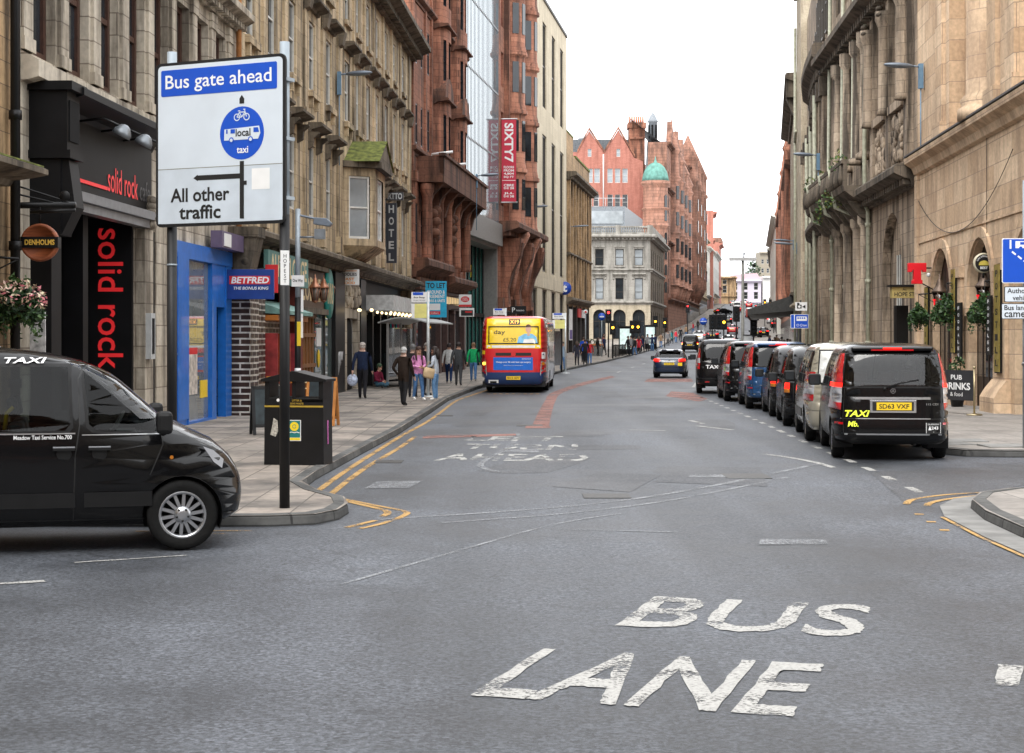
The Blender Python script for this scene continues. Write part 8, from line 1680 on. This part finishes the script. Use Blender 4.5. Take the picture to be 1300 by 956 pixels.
signal('black signal heads with unlit lenses beside the amber signal cluster', 904.5, 132, 3.0, 'none', two=True)
signal('dark signal seen over the taxi roofs by the green cabinet', 935, 126, 3.6, 'none')
signal('small signal on the pavement near the lighting mast', 957, 128, 2.6, 'none')
hg = 'amber signals beyond the iron canopy'
for p, d, q in ((971, 300, 'lowest'), (978, 296, 'middle'), (982.5, 262, 'nearer')): signal('distant %s amber signal beyond the iron canopy' % q, p, d, 4.2, group=hg)
# mast with a cross head
ms = thing('lighting_mast', 'tall tapered mast with a flat white cross-bar head and camera', 'lamp post', (PX(943, 128), 128, gz(128) + .1)); zt = PZ(331, 128) - gz(128) - .1
m = MB(mat('mast_grey', (.2, .2, .18), .6, amt=.2)); m.tube([(0, 0, 0), (0, 0, 1.2), (0, 0, 1.25), (0, 0, zt)], [.16, .16, .13, .1], 10); m.build('mast', ms)
m = MB(mat('mast_head', (.5, .5, .5), .5)); m.box(-1.0, 1.0, -.25, .25, zt, zt + .25); m.build('lamp_head', ms); m = MB(BLACKP); m.tube([(.85, 0, zt), (.85, 0, zt - .25)], .03, 6); m.ball((.85, 0, zt - .35), .13, 8); m.build('camera', ms); m = MB(GREYM); m.tube([(.05, 0, zt + .25), (.08, 0, zt + .5)], .04, 5); m.ball((.1, 0, zt + .52), .09, 6); m.build('finial', ms)
# small bus lane and camera sign
cs = thing('traffic_sign', 'small blue bus and cycle lane sign under a white camera plate', 'road sign', (PX(1015, 80), 80, .12)); m = MB(POSTB); m.tube([(.06, .05, 0), (.06, .05, 3.7)], .045, 8); m.build('post', cs)
zA = PZ(408, 80) - .12; m = MB(WHITEP); m.box(-.42, .42, 0, .02, zA - .33, zA + .33); m.use(BLUE); m.box(-.40, .40, -.004, 0, zA - .31, zA + .31); m.use(WLET); m.box(-.26, -.22, -.007, -.004, zA - .31, zA + .31); m.xz([(-.14, zA + .02), (.34, zA + .02), (.36, zA + .12), (.33, zA + .23), (-.14, zA + .23)], -.007, -.004); m.use(BLUE); [m.box(x, x + .07, -.009, -.007, zA + .12, zA + .19) for x in (-.1, 0, .1, .2)]; m.use(WLET); [m.disc((x, -.007, zA - .18), .06, 14, r0=.045) for x in (-.08, .08)]; m.text('taxi', (.25, -.007, zA - .18), h=.1, w=.18); m.build('panel', cs)
zA = PZ(389, 80) - .12; m = MB(WHITEP); m.box(-.2, .36, 0, .02, zA - .2, zA + .2); m.use(INK); m.xz([(-.12, zA - .1), (.1, zA - .1), (.1, zA + .08), (-.12, zA + .08)], -.006, -.002); m.xz([(.12, zA - .02), (.28, zA + .08), (.28, zA - .1)], -.006, -.002); m.disc((-.06, -.006, zA + .12), .06, 12); m.use(WHITEP); m.disc((-.01, -.008, zA - .01), .06, 12); m.build('camera_plate', cs)
# guard rail, poster shelters, planter, round signs on the plaza
def KL(d): return interp(d, [(127, 6.6), (142, 8.9), (166, 12.7), (205, 18.4), (235, 22.4)])
for k, (da, db) in enumerate(((141, 153), (156, 172), (175, 192))):
    o = thing('guard_rail', 'dark pedestrian guard rail at the plaza kerb, %s length' % ('front', 'middle', 'far')[k], 'railing', (KL(da) - .4, da, gz(da) + .12), 0, 'guard rails along the plaza kerb'); n = 8; m = MB(POSTB); dx, dy = KL(db) - KL(da), db - da
    for z in (.15, 1.05): m.tube([(0, 0, z), (dx, dy, z)], .04, 6)
    for i in range(4 * n + 1): t = i / (4 * n); m.tube([(dx * t, dy * t, .15), (dx * t, dy * t, 1.05)], .02, 4)
    m.build('railing', o); m = MB(POSTB); [m.tube([(dx * i / n, dy * i / n, 0), (dx * i / n, dy * i / n, 1.12)], .05, 6) for i in range(0, n + 1, 2)]; m.build('post', o)
PST = mat('lit_poster', (.55, .68, .66), .4, emit=.35, amt=.25, scale=2)
for p, d, q in ((794, 158, 'pale green poster beside the first guard rail'), (826, 182, 'pale blue poster at the far end of the guard rail')):
    o = thing('advert_panel', 'dark upright display with a ' + q, 'advert panel', (PX(p, d), d, gz(d) + .12)); m = MB(POSTB); m.box(-.62, .62, -.08, .08, .2, 2.5); m.box(-.75, .75, -.2, .3, 2.5, 2.6); m.box(-.6, .6, -.1, .1, 0, .2); m.build('frame', o); m = MB(PST); m.box(-.52, .52, -.09, -.08, .45, 2.35); m.build('poster', o)
pt = thing('planter', 'grey planter with an orange rim on the plaza by the corner shop', 'planter', (PX(749, 150), 150, gz(150) + .12)); m = MB(mat('planter_grey', (.15, .15, .15), .8)); m.box(-1.1, 1.1, -.5, .5, 0, .9); m.use(mat('orange_rim', (.45, .16, .05), .6)); m.box(-1.15, 1.15, -.55, .55, .9, 1.05); m.build('box', pt); m = MB(LEAFS[1]); foliage(m, random.Random(4), (0, 0, 1.15), (1.0, .4, .3), 120, .12, LEAFS); m.build('plants', pt, recalc=False)
def roundsign(label, px_, py, d, r, fm, fn=None):
    o = thing('round_sign', label, 'road sign', (PX(px_, d), d, gz(d) + .12)); z = PZ(py, d) - gz(d) - .12; m = MB(POSTG); m.tube([(0, .06, 0), (0, .06, z + r)], .04, 6); m.build('post', o); m = MB(fm); m.lathe([(.001, 0), (r, 0), (r, .03), (.001, .03)], (0, 0, z), 20, 'y')
    if fn: fn(m, z)
    m.build('disc', o)
roundsign('blue round sign on a thin pole in front of the grey corner building', 764, 402, 146, .32, BLUE, lambda m, z: (m.use(WLET), m.box(-.2, .2, -.01, -.003, z - .06, z + .06)))
roundsign('white round sign with a red centre on the brown corner block', 743.5, 396, 160, .22, WHITEP, lambda m, z: (m.use(RED), m.disc((0, -.006, z), .1, 12)))
roundsign('blue sign on a pole ahead of the hackney cab up the street', 893, 408, 165, .36, BLUE, lambda m, z: (m.use(WLET), m.box(-.28, .28, -.01, -.003, z - .03, z + .03)))
gc = thing('utility_cabinet', 'green roadside cabinet beside the lighting mast', 'cabinet', (PX(934.5, 125), 125, gz(125))); m = MB(mat('cabinet_green', (.01, .12, .10), .5)); m.box(-.28, .28, -.2, .2, 0, 1.75); m.box(-.31, .31, -.23, .23, 1.75, 1.82); m.build('body', gc, bevel=.02); m = MB(BLACKP); m.box(-.005, .005, -.206, -.2, .1, 1.7); m.build('door_gap', gc)
cb = thing('control_cabinet', 'white-fronted roadside cabinet past the lighting mast', 'cabinet', (PX(949, 127), 127, gz(127) + .1)); m = MB(mat('cabinet_pale', (.5, .52, .53), .5)); m.box(-.3, .3, -.2, .2, 0, 2.0); m.build('body', cb, bevel=.02); m = MB(POSTB); m.box(-.34, .34, -.24, .24, 2.0, 2.06); m.build('lid', cb)

# -- pub things on the right-hand wall
tt = thing('pub_sign', 'big red letter T sign jutting from the buff pub wall', 'sign', (PX(1164, 53), 53, PZ(360.5, 53))); k = 53 / F
m = MB(mat('tee_red', (.72, .01, .02), .4, amt=.05)); m.xz([(-.16, 0), (.16, 0), (.16, .12), (.115, .12), (.115, .43), (.165, .43), (.165, .37), (.28, .37), (.28, .655), (-.28, .655), (-.28, .37), (-.165, .37), (-.165, .43), (-.115, .43), (-.115, .12), (-.16, .12)], -.09, .09); m.build('letter', tt, bevel=.01)
m = MB(BLACKP); m.tube([(.2, 0, .5), (.75, 0, .5)], .025, 6); m.tube([(.1, 0, .05), (.75, 0, -.3)], .02, 6); m.use(WHITEP); m.ball((.36, .0, .28), .07, 8); m.build('bracket', tt)
lb1 = lantern('black lantern with a red emblem over the first hanging baskets', PX(1193, 50.2), 50.2, PZ(386, 50.2), .95, mat('lantern_bronze', (.12, .085, .065), .45, .6), clear_glass('lantern_clear', (.5, .42, .38)), .75, 'pub lanterns', True)
lb2 = lantern('black lantern with a red emblem beneath the round ale sign', PX(1249, 45.6), 45.6, PZ(381, 45.6), .95, MATS['lantern_bronze'], MATS['lantern_clear'], .72, 'pub lanterns', True)
rs = thing('pub_sign', 'round black and gold ale sign on top of a lantern', 'sign', (PX(1248.5, 45.5), 45.5, PZ(334, 45.5)))
m = MB(mat('sign_rim', (.6, .55, .4), .4)); m.lathe([(.001, -.05), (.265, -.05), (.275, 0), (.265, .07), (.001, .07)], n=30, axis='y'); p = m.build('disc', rs); m = MB(INK); m.disc((0, -.053, 0), .235, 30); m.use(mat('ale_gold', (.62, .5, .1), .4)); m.disc((0, -.056, -.02), .13, 20, ry=.085, a0=0, a1=math.pi); m.box(-.14, .14, -.058, -.055, -.06, -.02); m.disc((0, -.058, .02), .05, 14); m.use(WLET); m.text('BEST', (0, -.057, -.13), h=.07, w=.2, bold=.03)
for i, ch in enumerate('CALEDONIAN'): a = R(158 - 15.1 * i); m.text(ch, (.185 * math.cos(a), -.057, .185 * math.sin(a)), (math.sin(a), 0, -math.cos(a)), (math.cos(a), 0, math.sin(a)), h=.045, bold=.02)
m.build('sign_face', p); m = MB(BLACKP); m.tube([(0, 0.01, -.26), (0, .01, -.4)], .03, 6); m.tube([(.2, .02, -.1), (.6, .02, -.15)], .02, 6); m.build('bracket', rs)
basket('smallest green hanging basket, below the red letter T', PX(1166, 52), 52, PZ(402, 52), .33, False, 5, (.6, 0)); basket('wide bushy green hanging basket beneath the first lantern', PX(1202, 49.2), 49.2, PZ(396, 49.2), .48, False, 6, (.5, 0)); basket('tall green hanging basket beneath the round ale sign', PX(1250, 45.0), 45.0, PZ(396, 45), .47, False, 7, (.6, 0))
hsg = hang('street_name_sign', 'gold street-name box sign with black canopy on the pub corner', 'sign', 1147, 364.5, 378.5, 32, 56.4, mat('gold_sign', (.42, .34, .12), .4, .3), lambda m, w_, h_, y: (m.use(INK), m.text('At', (0, y, h_ * .78), h=h_ * .26), m.text('HOPE ST', (0, y, h_ * .34), h=h_ * .38, w=w_ * .8, bold=.02)), .3, arm=.55)
m = MB(BLACKP); m.box(-.5, .5, -.25, .25, .37, .44); m.build('canopy', hsg)
m = MB(BLACKP); m.box(-.2, .2, -.15, .15, 0, 3.0); o = m.build('door_post', None, (PX(1144, 57.2), 57.2, .12), .06); tag(o, 'tall black boarded door post under the gold street-name sign', 'door post')
def wallboard(label, d, z0_, z1_, w_, m0, rows):
    u = (55.9 - d) * 1.002; q = RB1.P(u, -.16, 0); o = thing('sign_board', label, 'sign', (q[0], q[1], z0_), RB1.rz()); m = MB(BLACKP); m.box(-w_ / 2 - .03, w_ / 2 + .03, 0, .05, -.03, z1_ - z0_ + .03); m.build('frame', o); m = MB(m0); m.box(-w_ / 2, w_ / 2, -.02, 0, 0, z1_ - z0_); m.use(INK if m0 is not INK else WLET)
    n = len(rows); [m.text(c, (0, -.024, (z1_ - z0_) * (1 - (i + .7) / (n + .4))), h=(z1_ - z0_) / (n + 1) * .55, w=w_ * .5, bold=.03) for i, c in enumerate(rows)]; m.build('face', o)
GB = mat('board_gold', (.36, .28, .07), .4, .4, amt=.2)
wallboard('gold upright pub board between the arches, beside the wide basket', 49.1, 1.6, 4.0, .55, GB, 'POT STILL'.replace(' ', ''))
wallboard('narrow black price board next to the gold board between the arches', 48.2, 1.4, 3.0, .45, INK, 'FOODALES')
wallboard('gold upright pub board by the bus lane sign', 43.35, 1.15, 3.9, .6, GB, 'POTSTILL')
wallboard('narrow black price board beside the doorway under the tall basket', 44.3, 1.6, 3.1, .4, INK, 'FOODALES')
wallboard('gold upright pub board below the smallest basket', 53.4, 1.6, 3.6, .5, GB, 'WHISKY')
sp = thing('potted_shrub', 'dark green potted shrub by the pub pier behind the banner', 'plant', (RX(46.8) - .5, 46.8, .12)); m = MB(BLACKP); m.lathe([(.16, 0), (.22, .35), (.2, .36)], n=14); m.build('pot', sp); m = MB(LEAFS[0]); foliage(m, random.Random(9), (0, 0, .85), (.25, .25, .55), 300, .06, LEAFS); m.build('foliage', sp, recalc=False)
# moss and weeds growing over the balcony of the sooty building
wd = MB(LEAFS[1]); rn = random.Random(8)
for i in range(17): d = rn.uniform(66, 78.5); q = RB2.P((79 - d) * 1.002, -1.15 + rn.uniform(-.2, .15), 0); foliage(wd, rn, (q[0], q[1], rn.choice([7.7, 8.1, 9.2]) - rn.uniform(0, .5)), (.25, .25, .3), 26, .08, LEAFS[1:] + [MOSS])
o = wd.build('weeds', recalc=False); tag(o, 'straggling green weeds growing over the sooty stone balcony', 'weeds', kind='stuff')
# -- trees on the hill beyond the road's end
BARK = mat('bark', (.05, .035, .025), .9, amt=.3)
def tree(label, px_, d, H, r, seed):
    rn = random.Random(seed); o = thing('tree', label, 'tree', (PX(px_, d), d, 12), 0, 'trees on the hilltop'); m = MB(BARK); m.tube([(0, 0, 0), (.2, 0, H * .4), (0, 0, H * .8)], [.4, .3, .1], 8)
    for i in range(7): a = rn.uniform(0, 6.28); z = H * rn.uniform(.35, .7); m.tube([(0, 0, z), (math.cos(a) * r * .7, math.sin(a) * r * .7, z + H * .15)], [.14, .04], 5)
    m.build('trunk', o); m = MB(LEAFS[0])
    for i in range(26): a = rn.uniform(0, 6.28); q = rn.uniform(.1, .85) * r; z = H * rn.uniform(.38, .95); s = r * .4 * (1.15 - z / H * .6); foliage(m, rn, (math.cos(a) * q * (1.25 - z / H), math.sin(a) * q, z), (s, s, s * .8), 46, .34, LEAFS[:2])
    m.build('crown', o, recalc=False)
tree('tallest dark tree on the hilltop above the lilac building', 956, 545, 15, 5.2, 1); tree('shorter tree beside the tallest one on the hilltop', 947, 548, 11, 4.2, 2); tree('low bushy tree on the hilltop by the concrete tower', 965, 550, 9.5, 4, 3)
